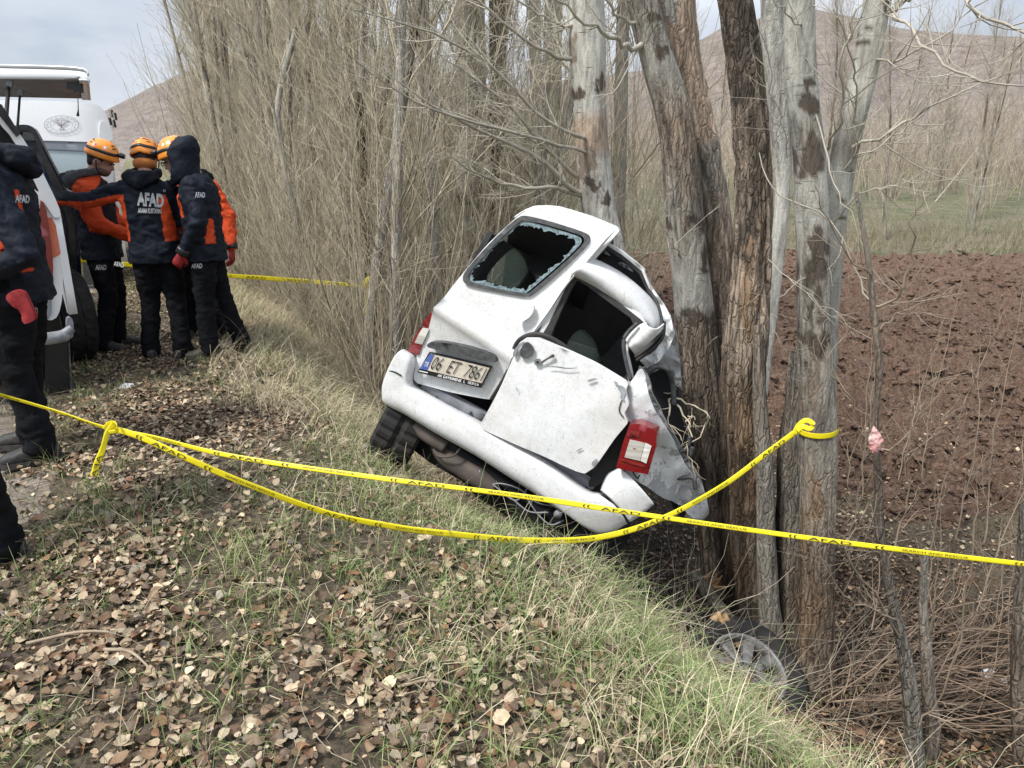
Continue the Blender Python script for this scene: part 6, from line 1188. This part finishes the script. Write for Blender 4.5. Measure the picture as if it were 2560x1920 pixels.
def build_pickup():
    d = Vector((-.62, .785, 0)).normalized(); n = Vector((d.y, -d.x, 0)); up = Vector((0, 0, 1)); c0 = DZ(152, 868, 0.0); pk = empty('pickup_truck', c0 - n*.9 + d*2.2)
    tag(pk, 'white and orange pickup with its canopy flap raised, cut by the left edge', 'pickup truck')
    fr = Frame(D(110, 560, 4.75), n, up)         # rear face
    P = lambda nm, f, ol, **k: psheet(nm, f, ol, cv=CD, parent=pk, **k)
    P('tailgate', fr, [(-260, 400), (100, 400), (112, 470), (128, 500), (136, 560), (136, 640), (126, 684), (108, 694), (-260, 690)], it=1, thick=.05, mat=PAINTC, step=.08, bulge=lambda a, b: -.6*max(0, a+.02)**2)
    P('stripe', fr.sh(.004), [(90, 470), (112, 470), (128, 500), (134, 548), (110, 560), (90, 566)], it=0, thick=.003, mat=ORANGE, step=.04, bulge=lambda a, b: -.6*max(0, a+.02)**2)
    tl = P('tail_light', fr.sh(.03), [(84, 430), (98, 440), (108, 500), (116, 570), (112, 620), (98, 636), (84, 640)], it=1, thick=.05, mat=LRED, step=.04)
    P('corner_trim', fr.sh(.03), [(84, 620), (100, 622), (112, 640), (112, 688), (84, 694)], it=1, thick=.05, mat=LEDGE, step=.04)
    p = [fr.pt(*fr.sh(.1).px(*CD(x, y)), .1) for x, y in ((-220, 735), (60, 733), (108, 732))]; tube_obj('bumper_bar', p+[p[-1]+n*.10+d*.05], .038, pm('worn_bar', (.14, .15, .15), (.30, .31, .32), 14, .5), pk, 14)
    p = [fr.pt(*fr.sh(.06).px(*CD(x, y)), .06) for x, y in ((100, 730), (135, 722), (156, 708))]; tube_obj('bumper_bar', p, [.035, .03, .03], LEDGE, pk, 12); P('bumper_end', fr.sh(.07), [(143, 690), (150, 684), (158, 690), (160, 715), (156, 732), (146, 728)], it=1, thick=.06, mat=LEDGE, step=.05)
    # side of the truck going away
    fs = Frame(fr.pt(*fr.px(*CD(136, 600))), d, up); 
    sheet('side_panel', fs, [(0, .42), (5.0, .42), (5.0, -.15), (4.3, -.25), (3.5, -.25), (3.4, .0), (1.6, -.2), (1.1, -.22), (.9, .12), (.5, .18), (.25, -.02), (.1, -.25), (0, -.25)], thick=-.05, mat=PAINTC, step=.15, parent=pk)
    ft = Frame(fs.pt(0, .42, -.03), d, up-n*.62).sh(0, 0, -.42)
    sheet('cab_side', ft, [(0, .44), (4.0, .44), (3.4, 1.15), (.3, 1.2)], [[(.4, .55), (1.6, .55), (1.6, 1.05), (.5, 1.08)], [(1.8, .55), (3.6, .55), (3.2, 1.05), (1.8, 1.08)]], thick=-.05, mat=PAINTC, step=.12, parent=pk)
    sheet('cab_roof', Frame(ft.pt(.2, 1.2), d, -n), [(0, 0), (3.2, 0), (3.2, 1.7), (0, 1.7)], thick=.05, mat=PAINTC, step=.3, parent=pk)
    sheet('window', ft.sh(-.02), [(.35, .5), (3.7, .5), (3.3, 1.1), (.45, 1.1)], thick=-.005, mat=DGLASS, step=.3, parent=pk)
    sheet('chassis', Frame(fs.pt(0, -.22)-n*.9, d, -n), [(.1, -.85), (4.8, -.85), (4.8, .85), (.1, .85)], thick=.15, mat=BLACK, step=.4, parent=pk)
    # mud flap and wheels
    P('mud_flap', fr.sh(-.12), [(98, 735), (148, 735), (150, 800), (155, 872), (105, 886), (98, 880)], it=0, thick=.02, mat=BLACK, step=.06); P('mud_flap_edge', fr.sh(-.10), [(148, 740), (151, 740), (158, 872), (154, 874)], it=0, thick=.02, mat=PLAST, step=.06)
    c = fs.pt(.75, -.30)-n*.16; c.z = hz(c.x, c.y)+.38; wheel_at(c, n, pk); c = DZ(152, 778, 0); c.z = hz(c.x, c.y)+.37; wheel_at(c+n*.04, n+d*.12, pk)
    # window pillar and rear glass of the canopy
    P('canopy_pillar', fr.sh(.02), [(-5, 232), (8, 236), (40, 285), (62, 318), (86, 360), (128, 446), (132, 470), (112, 470), (70, 380), (30, 300), (-5, 262)], it=1, thick=.04, mat=PAINTC, step=.06)
    P('canopy_seal', fr.sh(.05), [(-5, 222), (4, 226), (44, 290), (36, 296), (-5, 244)], it=0, thick=.02, mat=RUBBER, step=.06)
    P('canopy_interior', fr.sh(-.05), [(-200, 232), (-5, 232), (30, 290), (70, 370), (100, 420), (-200, 420)], it=0, thick=.02, mat=INNER, step=.1)
    # raised flap: white lip, grey underside
    A, B = D(-120, 166, 4.95), D(192, 172, 4.95); Cc, Dd = D(196, 214, 5.6), D(-120, 206, 5.6)
    r = lambda a, b, k: a*(1-k)+b*k
    rows = [[A+up*.055, r(A, B, .5)+up*.058, r(A, B, .94)+up*.05, B+up*.01], [A, r(A, B, .5), r(A, B, .94), B-up*.02]]
    fl = loft('canopy_flap', [[v+d*.1+up*.01 for v in rows[0]], rows[0], rows[1], [v+d*.03 for v in rows[1]]], PAINTC, 24, 8, .01, pk)
    loft('flap_underside', [[A+d*.03, r(A, B, .5)+d*.03, B+d*.03-n*.05], [r(A, Dd, .5), r(r(A, B, .5), r(Dd, Cc, .5), .5)+up*.02, r(B, Cc, .5)-n*.05], [Dd, r(Dd, Cc, .5), Cc-n*.05]], pm('flap_lining', (.20, .195, .19), (.28, .275, .27), 8, .7), 20, 8, .02, fl)
    loft('flap_edge', [[B-n*.06, r(B, Cc, .5)-n*.06, Cc-n*.06], [B+up*.0, r(B, Cc, .5), Cc]], PAINTC, 12, 4, .01, fl)
    loft('flap_top', [[v+up*.02 for v in rows[0]], [A+d*.6-up*.02, r(A, B, .5)+d*.6-up*.02, r(A, B, .94)+d*.6-up*.03, B+d*.6-up*.05]], PAINTC, 12, 6, .01, fl)
    f5 = Frame(D(160, 195, 5.02), (1, 0, 0), up); psheet('flap_lamp', f5, [(143, 178), (174, 180), (176, 200), (160, 200), (158, 194), (144, 192)], cv=CD, parent=fl, it=0, thick=.03, mat=BLACK, step=.05)
    for (a, b_, t0, t1, rr) in (((19, 186), (12, 262), 5.05, 4.8, .016), ((43, 205), (36, 300), 5.3, 4.8, .010)):
        s_ = tube_obj('gas_strut', [D(*a, t0), D(*b_, t1)], [rr*.8, rr*.8, rr], BLACK, pk, 8, 6); psheet('strut_bracket', Frame(D(*a, t0-.02), (1, 0, 0), up), [(a[0]-8, a[1]-12), (a[0]+8, a[1]-12), (a[0]+5, a[1]+2), (a[0], a[1]+6), (a[0]-5, a[1]+2)], cv=CD, parent=s_, it=1, thick=.02, mat=LEDGE, step=.05)
    # open door
    zz = lambda pts: [(.4165*x, 138.3+.4165*y) for x, y in pts]
    fd = Frame(D(120, 470, 6.15), (Vector((1, 0, 0))+Vector((0, .35, 0))), up)
    dr = psheet('open_door', fd, zz([(46, 326), (110, 312), (160, 318), (192, 350), (262, 500), (340, 640), (384, 724), (408, 800), (418, 1000), (428, 1190), (404, 1262), (360, 1284), (344, 1240), (250, 1240), (200, 900), (120, 560)]), [zz([(92, 352), (150, 350), (180, 375), (228, 520), (238, 640), (212, 680), (180, 600), (130, 470)])], cv=CD, parent=pk, it=1, hit=1, thick=.07, mat=NAVYP, step=.05, noise=.006); tag(dr, 'navy door standing open')
    f2 = fd.sh(.01); A_ = lambda nm, pts, m, **k: psheet(nm, f2, zz(pts), cv=CD, parent=dr, thick=.012, mat=m, step=.05, **k)
    A_('door_seal', [(52, 330), (110, 318), (152, 324), (182, 354), (252, 505), (330, 650), (370, 735), (388, 812), (398, 1000), (404, 1180), (380, 1250), (372, 1180), (366, 1000), (352, 812), (310, 700), (240, 560), (180, 378), (150, 340), (60, 345)], RUBBER, it=1)
    A_('door_trim', [(232, 640), (300, 700), (340, 800), (358, 1000), (366, 1240), (260, 1240), (200, 1000), (190, 700)], BLACK, it=1)
    psheet('door_window', fd.sh(-.03), zz([(90, 350), (150, 348), (182, 372), (232, 520), (240, 650), (212, 684), (176, 600), (126, 470)]), cv=CD, parent=dr, it=0, thick=.006, mat=DGLASS, step=.1)
    fm = fd.sh(.03); mi = psheet('wing_mirror', fm, zz([(300, 575), (320, 562), (370, 560), (400, 580), (416, 612), (420, 650), (405, 664), (372, 662), (340, 640)]), cv=CD, parent=pk, it=2, thick=.1, mat=BLACK, step=.04); psheet('mirror_glass', fm.sh(.004), zz([(310, 580), (368, 570), (392, 588), (404, 620), (406, 648), (376, 652), (345, 632)]), cv=CD, parent=mi, it=1, thick=.004, mat=NT_mirror(), step=.05)
def NT_mirror(): t = NT('mirror'); t.base((.55, .57, .6)); t.p(Metallic=1.0, Roughness=.04); return t.m
def build_ambulance():
    d = Vector((DS[0], DS[1], 0)); n = Vector((DW[0], DW[1], 0)); up = Vector((0, 0, 1)); T = 9.3; fr = Frame(D(130, 400, T), n, up); c = fr.pt(-.5, 0); am = empty('ambulance', Vector((c.x, c.y, 0))+d*2.5)
    tag(am, 'white ambulance with round emblem over the windscreen behind the pickup', 'ambulance')
    P = lambda nm, f, ol, **k: psheet(nm, f, ol, cv=CD, parent=am, **k)
    bl = lambda a, b: -.45*max(0, a-.25)**2 - .10*max(0, b-.7)**2 - .25*max(0, b-.2)
    ws = [(-30, 303), (20, 302), (90, 303), (192, 306), (203, 312), (206, 330), (207, 405), (203, 438), (100, 446), (-30, 446)]
    P('body', fr, [(-70, 216), (0, 213), (100, 214), (180, 218), (215, 224), (230, 240), (240, 275), (244, 340), (246, 420), (248, 520), (242, 590), (-70, 590)], holes=[ws], hit=0, it=1, thick=.06, mat=PAINTC, step=.08, bulge=bl)
    P('windscreen', fr.sh(-.03), ws, it=0, thick=.008, mat=WGLASS, step=.15, bulge=bl); P('windscreen_band', fr.sh(-.012), [(-30, 303), (192, 306), (204, 312), (206, 330), (207, 405), (199, 405), (198, 340), (190, 326), (100, 322), (-30, 322)], it=0, thick=.006, mat=pm('tint_band', (.20, .22, .25), (.14, .155, .18), 3, .25), step=.1, bulge=bl)
    P('cab_dark', fr.sh(-.5), [(-60, 300), (235, 300), (235, 560), (-60, 560)], it=0, thick=.02, mat=pm('cab_grey', (.30, .33, .35), (.18, .20, .22), 2, .8), step=.3)
    em = pm('emblem_grey', (.30, .30, .33), None, 5, .5); emr = pm('emblem_maroon', (.24, .06, .10), None, 5, .5); fe = fr.sh(.012); cx, cy = 132, 268
    E = lambda rx, ry, k=40: [(cx+rx*math.cos(2*math.pi*i/k), cy+ry*math.sin(2*math.pi*i/k)) for i in range(k)]
    eb = P('emblem', fe, E(38.5, 20.6), holes=[E(37.3, 19.7)], it=0, hit=0, thick=.002, mat=em, step=.3, bulge=bl)
    Q = lambda nm, ol, m, holes=(): psheet(nm, fe, ol, holes, cv=CD, parent=eb, it=0, hit=0, thick=.002, mat=m, step=.3, bulge=bl)
    Q('emblem_ring', E(25, 13.4), em, [E(24.4, 12.9)])
    for i in range(16):
        a = 2*math.pi*i/16; x, y = cx+31.5*math.cos(a), cy+16.8*math.sin(a); Q('star', [(x+1.7*math.cos(a2)*(1 if k % 2 == 0 else .45), y+1.5*math.sin(a2)*(1 if k % 2 == 0 else .45)) for k, a2 in enumerate(np.linspace(-math.pi/2, 1.5*math.pi, 11)[:-1])], em)
    for sg in (-1, 1):
        for k, (y, L) in enumerate(((-5, 15), (-2.6, 12), (-.4, 8))): Q('wing', [(cx+sg*1.2, cy+y+1.2), (cx+sg*L*.6, cy+y-1.2), (cx+sg*L, cy+y-.6), (cx+sg*L*.6, cy+y+.9)], em)
        Q('serpent', [(cx+sg*.5, cy-3), (cx+sg*3.2, cy-.5), (cx+sg*.4, cy+3), (cx+sg*1.8, cy+6), (cx+sg*.2, cy+8.5), (cx+sg*1.0, cy+6), (cx-sg*.4, cy+3), (cx+sg*2.0, cy-.5)], emr)
    Q('staff', [(cx-.6, cy-7), (cx+.6, cy-7), (cx+.3, cy+9.5), (cx-.3, cy+9.5)], emr)
    for word, a0, a1, top in (('SAĞLIK BAKANLIĞI', math.pi*1.18, math.pi*1.82, True), ('T.C.', math.pi*.62, math.pi*.38, False)):
        n_ = len(word)
        for i, ch in enumerate(word):
            if ch == ' ': continue
            a = a0+(a1-a0)*(i+.5)/n_; x, y = cx+19.8*math.cos(a), cy+10.4*math.sin(a); tx, ty = -math.sin(a)*1.9*1.15, math.cos(a)*1.0*1.15; ux, uy = (math.cos(a)*1.6, math.sin(a)*1.3) 
            if not top: tx, ty, ux, uy = -tx, -ty, -ux, -uy
            f = fe.sh(.012); g = lambda u, v: f.pt(*f.px(*CD(x+u*tx*.8+v*ux, y+u*ty*.8+v*uy)), bl(*f.px(*CD(x, y)))-.01)
            text_quad('emblem_text', ch, [g(-1, 1), g(1, 1), g(1, -1), g(-1, -1)], em, eb)
    # roof, side, lights
    fs = Frame(fr.pt(*fr.px(*CD(244, 420)), -.12), d, up); z0 = .0
    sheet('side_wall', fs, [(0, -.95), (.6, -.95), (.75, -.55), (1.35, -.55), (1.5, -.95), (5.5, -.95), (5.5, 1.1), (.9, 1.1), (.3, 1.02), (.0, .6)], thick=-.06, mat=PAINTC, step=.25, parent=am)
    sheet('roof', Frame(fs.pt(.5, 1.1), d, -n), [(0, 0), (5, 0), (5, 2.0), (0, 2.0)], thick=.06, mat=PAINTC, step=.4, parent=am)
    fl = fr.sh(-.30); 
    for k, (x, y) in enumerate([(222, 250), (231, 253), (240, 258), (235, 236), (242, 242)]):
        b_ = psheet('roof_lamp', fl, [(x, y), (x+9, y+2), (x+12, y+17), (x+4, y+16)], cv=CD, parent=am, it=0, thick=.1, mat=BLACK, step=.1); psheet('lamp_glass', fl.sh(.01), [(x, y), (x+4, y+1), (x+7, y+16), (x+4, y+16)], cv=CD, parent=b_, it=0, thick=.01, mat=CLEAR, step=.1)
    P('corner_lining', fr.sh(.02), [(216, 262), (224, 258), (240, 268), (246, 300), (236, 306), (214, 300)], it=1, thick=.05, mat=PAINTC, step=.1, bulge=bl)
    tube_obj('antenna', [D(168, 250, T-.05), D(169, 235, T-.1), D(168, 205, T-.2)], [.02, .006, .004], BLACK, am, 6)
    P('headlamp', fr.sh(.03), [(140, 470), (170, 462), (183, 500), (184, 545), (150, 540)], it=1, thick=.06, mat=CLEAR, step=.1); P('grille', fr.sh(.03), [(40, 480), (136, 480), (136, 545), (40, 545)], it=0, thick=.04, mat=BLACK, step=.1); P('bumper', fr.sh(.10), [(-50, 552), (200, 552), (244, 560), (246, 600), (230, 618), (-50, 618)], it=1, thick=.15, mat=PLAST, step=.1)
    pl = P('number_plate', fr.sh(.12), [(60, 560), (120, 560), (120, 574), (60, 574)], it=0, thick=.01, mat=WHITE, step=.1)
    for a in (-1.35, .28): 
        c = fr.pt(a, 0, -1.0); c.z = .36; wheel_at(c, n if a > 0 else -n, am, .36, .22)
    for a in (-1.35, .28): c = fr.pt(a, 0, -4.4); c.z = .36; wheel_at(c, n if a > 0 else -n, am, .36, .22)
build_pickup(); build_ambulance()
# ------------------------------------------------------------------ barrier tape
TAPEM = pm('yellow_tape', (.84, .70, .015), (.76, .62, .012), 12, .38, bump=.25, bscale=40, bdist=.004); 
def tape(name, pts, width, label, marks=(), n=160, fold=.25, tw=.35, seed=0, prints=None, cat='barrier tape'):
    """narrow gathered ribbon; width (m); prints: list of (text, start, length, height share)"""
    P = spline(pts, n); T = np.gradient(P, axis=0); T /= np.linalg.norm(T, axis=1)[:, None]; L = np.concatenate([[0], np.cumsum(np.linalg.norm(np.diff(P, axis=0), axis=1))])
    view = P-np.array([0, 0, CAMZ]); view /= np.linalg.norm(view, axis=1)[:, None]; side = np.array([0, 0, 1.])[None]-T*T[:, 2:3]; side /= np.linalg.norm(side, axis=1)[:, None]; nor = np.cross(side, T); k = np.sign((nor*view).sum(1))[:, None]; nor = -nor*k
    W = width*(.8+.4*fbm(L*2.2, L*0+seed, seed+3, 3)); ang = tw*(fbm(L*1.1, L*0+seed+4, seed+9, 2)-.5)*3
    ca, sa = np.cos(ang)[:, None], np.sin(ang)[:, None]; s2 = side*ca+nor*sa; n2_ = nor*ca-side*sa
    prof = [(-.5, 0), (-.42, fold*.35), (-.2, fold*.5), (.05, fold*.40), (.25, fold*.5), (.44, fold*.3), (.5, 0), (.4, -fold*.3), (.1, -fold*.4), (-.3, -fold*.35)]
    m = len(prof); V = np.stack([P + s2*(a*W)[:, None] + n2_*(c*W)[:, None] for a, c in prof], 1).reshape(-1, 3)
    i = (np.arange(n-1)[:, None]*m); j = np.arange(m)[None]; j2 = (j+1) % m; F = np.stack([i+j, i+j2, i+m+j2, i+m+j], -1).reshape(-1, 4)
    o = link(name, npmesh(name, V, F, TAPEM)); tag(o, label, cat)
    def at(l, v):
        q = np.clip(np.interp(l, L, np.arange(n)), 0, n-1.001); a = int(q); f = q-a; g = lambda A: A[a]*(1-f)+A[min(a+1, n-1)]*f
        w_ = g(W); vv = v*.86; off = w_*(fold*.5*(1-(2*vv)**4*.5))+.0022; return Vector(g(P)+g(s2)*vv*w_+g(n2_)*off)
    for (txt, l0, ln, h0, h1) in (prints or []):
        bm, x0, x1, y0, y1 = text_bm(txt, .0, .35)
        for v in bm.verts: v.co = at(l0+ln*(v.co.x-x0)/(x1-x0), h0+(h1-h0)*(v.co.y-y0)/(y1-y0))
        me = bpy.data.meshes.new('tape_print'); bm.to_mesh(me); bm.free(); me.materials.append(INK); link('tape_print', me, o)
    return o, L, at
def repeat_prints(L, l0, flip=False, gap=.0):
    out = []; l = l0
    while l < L-.6:
        out += [('((', l, .025, -.42, .42), ('AFAD', l+.06, .13, -.34, .34), ('((', l+.26, .03, -.42, .42), ('SEARCH AND RESCUE', l+.34, .19, -.12, .30)]; l += .66
    return out
def build_tapes():
    kn = (235, 925)
    A = [D(-700, 690, 2.85), D(-400, 750, 2.78), D(-160, 812, 2.72), D(0, 853, 2.68), D(120, 888, 2.65), D(222, 922, 2.62), D(330, 944, 2.60), D(500, 985, 2.56), D(800, 1030, 2.48), D(1100, 1068, 2.42), D(1400, 1113, 2.36), D(1700, 1156, 2.30), D(2000, 1194, 2.24), D(2260, 1224, 2.18), D(2600, 1262, 2.1), D(3000, 1300, 2.05)]
    tape('barrier_tape', A, .0175, 'yellow barrier tape stretched straight across the whole view in front of the wreck', seed=1, n=340, tw=.5, prints=repeat_prints(5.6, 1.0))
    B = [D(238, 924, 2.60), D(300, 943, 2.60), D(400, 988, 2.62), D(520, 1040, 2.66), D(700, 1106, 2.74), D(840, 1136, 2.80), D(960, 1152, 2.86), D(1150, 1168, 2.98), D(1300, 1160, 3.06), D(1430, 1120, 3.12), D(1560, 1050, 3.18), D(1660, 976, 3.2), D(1728, 926, 3.22)]
    tape('barrier_tape', B, .024, 'sagging yellow barrier tape running from the knot to the grey trunk', seed=2, n=260, tw=.3, prints=repeat_prints(3.4, .1))
    # knots and tails
    tape('barrier_tape', [D(246, 915, 2.59), D(232, 935, 2.585), D(222, 970, 2.58), D(210, 1000, 2.58), D(202, 1028, 2.58)], .021, 'short loose tail of tape hanging from the knot at the left', seed=3, n=50, prints=[('AFAD', .12, .12, -.4, .4)])
    tape('barrier_tape', [D(224, 926, 2.60), D(236, 914, 2.59), D(250, 914, 2.58), D(252, 930, 2.58), D(236, 934, 2.58)], .014, 'yellow knot joining the two tapes at the left', seed=4, n=40)
    q = QE[np.argmin(np.abs(QE[:, 4]-925))]; c = Vector(q[:3]); r = q[3]+.008; dirv = Vector((0, 0, 1)); ring = []
    for i in range(25):
        a = 2*math.pi*i/24; ring.append(c + Vector((math.cos(a)*r, math.sin(a)*r, .012*math.sin(a+1)+.004)))
    tape('barrier_tape', ring, .028, 'band of yellow tape tied round the grey spotted trunk', seed=5, n=90, tw=.05, fold=.06)
    tape('barrier_tape', [D(1716, 936, 3.2), D(1726, 918, 3.19), D(1742, 908, 3.18), D(1756, 916, 3.17), D(1750, 926, 3.17), D(1734, 922, 3.18), D(1722, 930, 3.19)], .02, 'crumpled yellow tape knot on the front of the grey spotted trunk', seed=6, n=60, tw=2.4, fold=.12)
    y = 8.0; C = [DY(150, 556, 6.9), DY(185, 563, 7.0), DY(330, 577, 7.2), DY(462, 593, 7.5), DY(560, 600, 7.7), DY(680, 609, 7.9), DY(788, 618, y)]
    tape('barrier_tape', C, .045, 'far yellow barrier tape behind the group of rescue workers', seed=7, n=120, fold=.06, tw=.15, prints=[(t_, 1.2+k*.42, .28 if len(t_) > 5 else .2, -.3, .3) for k, t_ in enumerate(['SEARCH AND RESCUE', 'AFAD', 'SEARCH AND RESCUE', 'AFAD', 'SEARCH AND RESCUE', 'AFAD'])])
    tape('barrier_tape', [DY(800, 602, y-.1), DY(793, 612, y-.1), DY(791, 640, y-.1), DY(790, 678, y-.1)], .055, 'tail of the far tape hanging from the dark olive trunk', seed=8, n=40, fold=.06, tw=.3)
    tape('barrier_tape', [DY(782, 622, y-.12), DY(788, 608, y-.14), DY(800, 600, y-.12), DY(803, 606, y-.1)], .04, 'knot of the far tape on the dark olive trunk', seed=9, n=30, fold=.2, tw=.6)
build_tapes()
# ------------------------------------------------------------------ loose things
def build_loose():
    DULL = pm('dull_alloy', (.30, .30, .30), (.12, .115, .11), 18, .5, metal=.5, bump=.3)
    # torn-off wheel lying on the bank
    c = DY(1604, 1462, 3.33); ax = Vector((.20, -.36, .91)).normalized(); wh = empty('car_wheel', c); tag(wh, 'torn off car wheel lying on the bank below the trunks', 'wheel')
    q = ax.to_track_quat('Z', 'Y').to_matrix(); R, W, n = .335, .21, 64
    def rev(nm, prof, mat, sm=True, par=wh, cut=None):
        V = []; F = []; k = len(prof)
        for i in range(n):
            a = 2*math.pi*i/n
            for j, (r, z) in enumerate(prof): V.append(c+q@Vector((r*math.cos(a), r*math.sin(a), z)))
        for i in range(n):
            for j in range(k-1):
                if cut and cut(i, j): continue
                F.append((i*k+j, ((i+1) % n)*k+j, ((i+1) % n)*k+j+1, i*k+j+1))
        return link(nm, pymesh(nm, V, F, mat, sm), par)
    rev('tyre', [(R*.60, -W*.4), (R*.8, -W*.5), (R*.95, -W*.46), (R, -W*.3), (R, W*.3), (R*.95, W*.46), (R*.82, W*.52), (R*.80, W*.50), (R*.72, W*.5), (R*.60, W*.42), (R*.60, -W*.4)], TYRE)
    rim = rev('rim', [(R*.60, -W*.35), (R*.57, W*.2), (R*.58, W*.44), (R*.62, W*.46), (R*.63, W*.44)], DULL); hub = rev('hub', [(.001, W*.18), (R*.16, W*.18), (R*.2, W*.1), (R*.2, -W*.1)], DULL); rev('brake_dark', [(.001, -W*.1), (R*.6, -W*.1)], BLACK)
    f = Frame(c+ax*W*.28, q@Vector((1, 0, 0)), q@Vector((0, 1, 0)))
    for k in range(8):
        a = 2*math.pi*k/8; ca, sa = math.cos(a), math.sin(a); o = lambda r, t: (r*ca-t*sa, r*sa+t*ca); sheet('spoke', f, [o(R*.15, -.022), o(R*.58, -.036), o(R*.58, .036), o(R*.15, .022)], thick=.03, mat=DULL, step=.05, parent=rim)
    # splintered log
    lg = empty('splintered_log', DY(1560, 1320, 3.62)); tag(lg, 'broken log with pale splintered wood by the foot of the trunks', 'log')
    P = [DY(1492, 1238, 3.85), DY(1520, 1270, 3.78), DY(1550, 1308, 3.7), DY(1585, 1350, 3.6)]; pp = spline(P, 30)[None]; rr = np.linspace(.05, .036, 30)[None]*(1+.25*(RNG.random(30)[None]-.5)); V, F = tubes(pp, rr, 20); V = V+RNG.normal(0, .002, V.shape)
    link('bark', npmesh('bark', V, F, BARK, np.tile(np.array([.17, .15, .11]), (len(V), 1))), lg)
    rg_ = np.random.default_rng(4)
    for k in range(22):
        u = rg_.uniform(0, 1); a_ = DY(1536+30*u, 1322+18*u+rg_.normal(0, 5), 3.56+rg_.normal(0, .012)); b_ = DY(1556+44*u+rg_.normal(0, 4), 1372+rg_.uniform(0, 42), 3.50+rg_.normal(0, .012)); m_ = a_.lerp(b_, .5)+Vector((rg_.normal(0, .006), 0, rg_.normal(0, .006)))
        tube_obj('splinter', [a_, m_, b_], [.016, .013, .002], WOOD, lg, 5, 8)
    for k in range(12):
        a_ = DY(1500+rg_.uniform(0, 38), 1262+rg_.uniform(-10, 14), 3.80); b_ = a_ + Vector((rg_.normal(.03, .03), rg_.normal(-.02, .02), rg_.uniform(.03, .10))); tube_obj('splinter', [a_, a_.lerp(b_, .5)+Vector((.006, 0, 0)), b_], [.013, .010, .002], WOOD, lg, 5, 6)
    # pink rag
    t = NT('pink_plastic'); t.base(t.mix(t.ramp(t.noise(22, 4), .4, 0, .6, 1), (.62, .28, .27), (.72, .50, .47))); t.p(Roughness=.4); 
    rg = psheet('plastic_rag', Frame(DY(1893, 950, 2.66), (1, 0, 0), (0, 0, 1)), [(1884, 928), (1890, 922), (1900, 935), (1908, 952), (1905, 962), (1910, 976), (1898, 972), (1886, 980), (1878, 968), (1874, 950)], cv=CD, it=0, thick=.003, mat=t.m, step=.006, noise=.022, nscale=30, seed=5, smooth=False); tag(rg, 'torn pink plastic rag caught on the crooked sapling', 'rag')
    # litter
    def scrap(px, py, z, s, label, mat=WHITE, seed=1):
        p = DZ(px, py, z); p.z = hz(p.x, p.y)+.02; o = sheet('paper_scrap', Frame(p, (1, .25, .05), (0, .8, .5)), [(-.05*s, -.02*s), (.0, -.03*s), (.05*s, -.005), (.045*s, .02*s), (-.01, .026*s), (-.04*s, .01*s)], thick=.003, mat=mat, step=.012, noise=.01, nscale=30, seed=seed, smooth=False); tag(o, label, 'litter')
    scrap(2132, 1457, -1.2, 1.0, 'white paper scrap lying in the ditch leaves at the right'); scrap(2170, 1472, -1.2, .6, 'smaller pale scrap right of the white paper in the ditch', seed=2)
    scrap(270, 955, 0, .9, 'flat pale scrap on the leaves behind the taped knot', seed=4) if False else scrap(275, 847, 0, 1.0, 'flat white scrap on the leaves below the group of workers', seed=4)
    scrap(795, 978, -.1, 1.8, 'pale blue plastic scrap beside the left wheel of the wreck', pm('pale_blue_plastic', (.45, .60, .66), None, 5, .4), 6)
    scrap(1425, 742, 0, .01, 'tiny white scrap', seed=3) if False else None
    # a few fallen sticks on the verge
    for i, (a, b_) in enumerate([((60, 1400), (290, 1398)), ((860, 1505), (1010, 1500)), ((560, 1330), (640, 1310)), ((1850, 1465), (2020, 1400)), ((230, 1430), (330, 1470))]):
        z = -.0 if a[0] < 1300 else -1.25; p, q_ = DZ(*a, z), DZ(*b_, z); p.z = hz(p.x, p.y)+.02; q_.z = hz(q_.x, q_.y)+.02; m = (p+q_)/2+Vector((0, .02, .012))
        o = tube_obj('stick', [p, m, q_], [.006, .005, .003] if i != 3 else [.012, .01, .006], pm('stick_bark', (.36, .29, .20), (.26, .2, .14), 20, .8), None, 7, 12); tag(o, ['long pale stick lying on the leaves at the lower left', 'pale stick lying in the grass near the lower middle', 'short pale stick on the leaves left of the sagging tape', 'dark branch lying across the brush by the sapling', 'thin stick lying slantwise under the long pale one'][i], 'stick')
    # pale withered twigs hanging against the trunks beside the tail light
    br = [([S(*Zc(1395, 700), 4.0), S(*Zc(1420, 860), 3.85), S(*Zc(1400, 950), 3.7), S(*Zc(1395, 1040), 3.68), S(*Zc(1450, 1120), 3.68)], .007, .003), ([S(*Zc(1425, 930), 3.7), S(*Zc(1500, 960), 3.68), S(*Zc(1560, 1000), 3.66), S(*Zc(1540, 1090), 3.66), S(*Zc(1460, 1160), 3.66)], .006, .002), ([S(*Zc(1430, 960), 3.7), S(*Zc(1480, 1050), 3.66), S(*Zc(1480, 1180), 3.66), S(*Zc(1510, 1300), 3.66)], .006, .002), ([S(*Zc(1470, 1030), 3.68), S(*Zc(1500, 1010), 3.66), S(*Zc(1505, 1060), 3.66)], .004, .002)]
    o = branch_set('withered_branch', br, twigs=5, seed=50, tl=(.06, .2), col=(.48, .42, .31), sub=1, tr=.0025); tag(o, 'pale withered branch hanging between the torn van side and the trunks', 'branch')
build_loose()
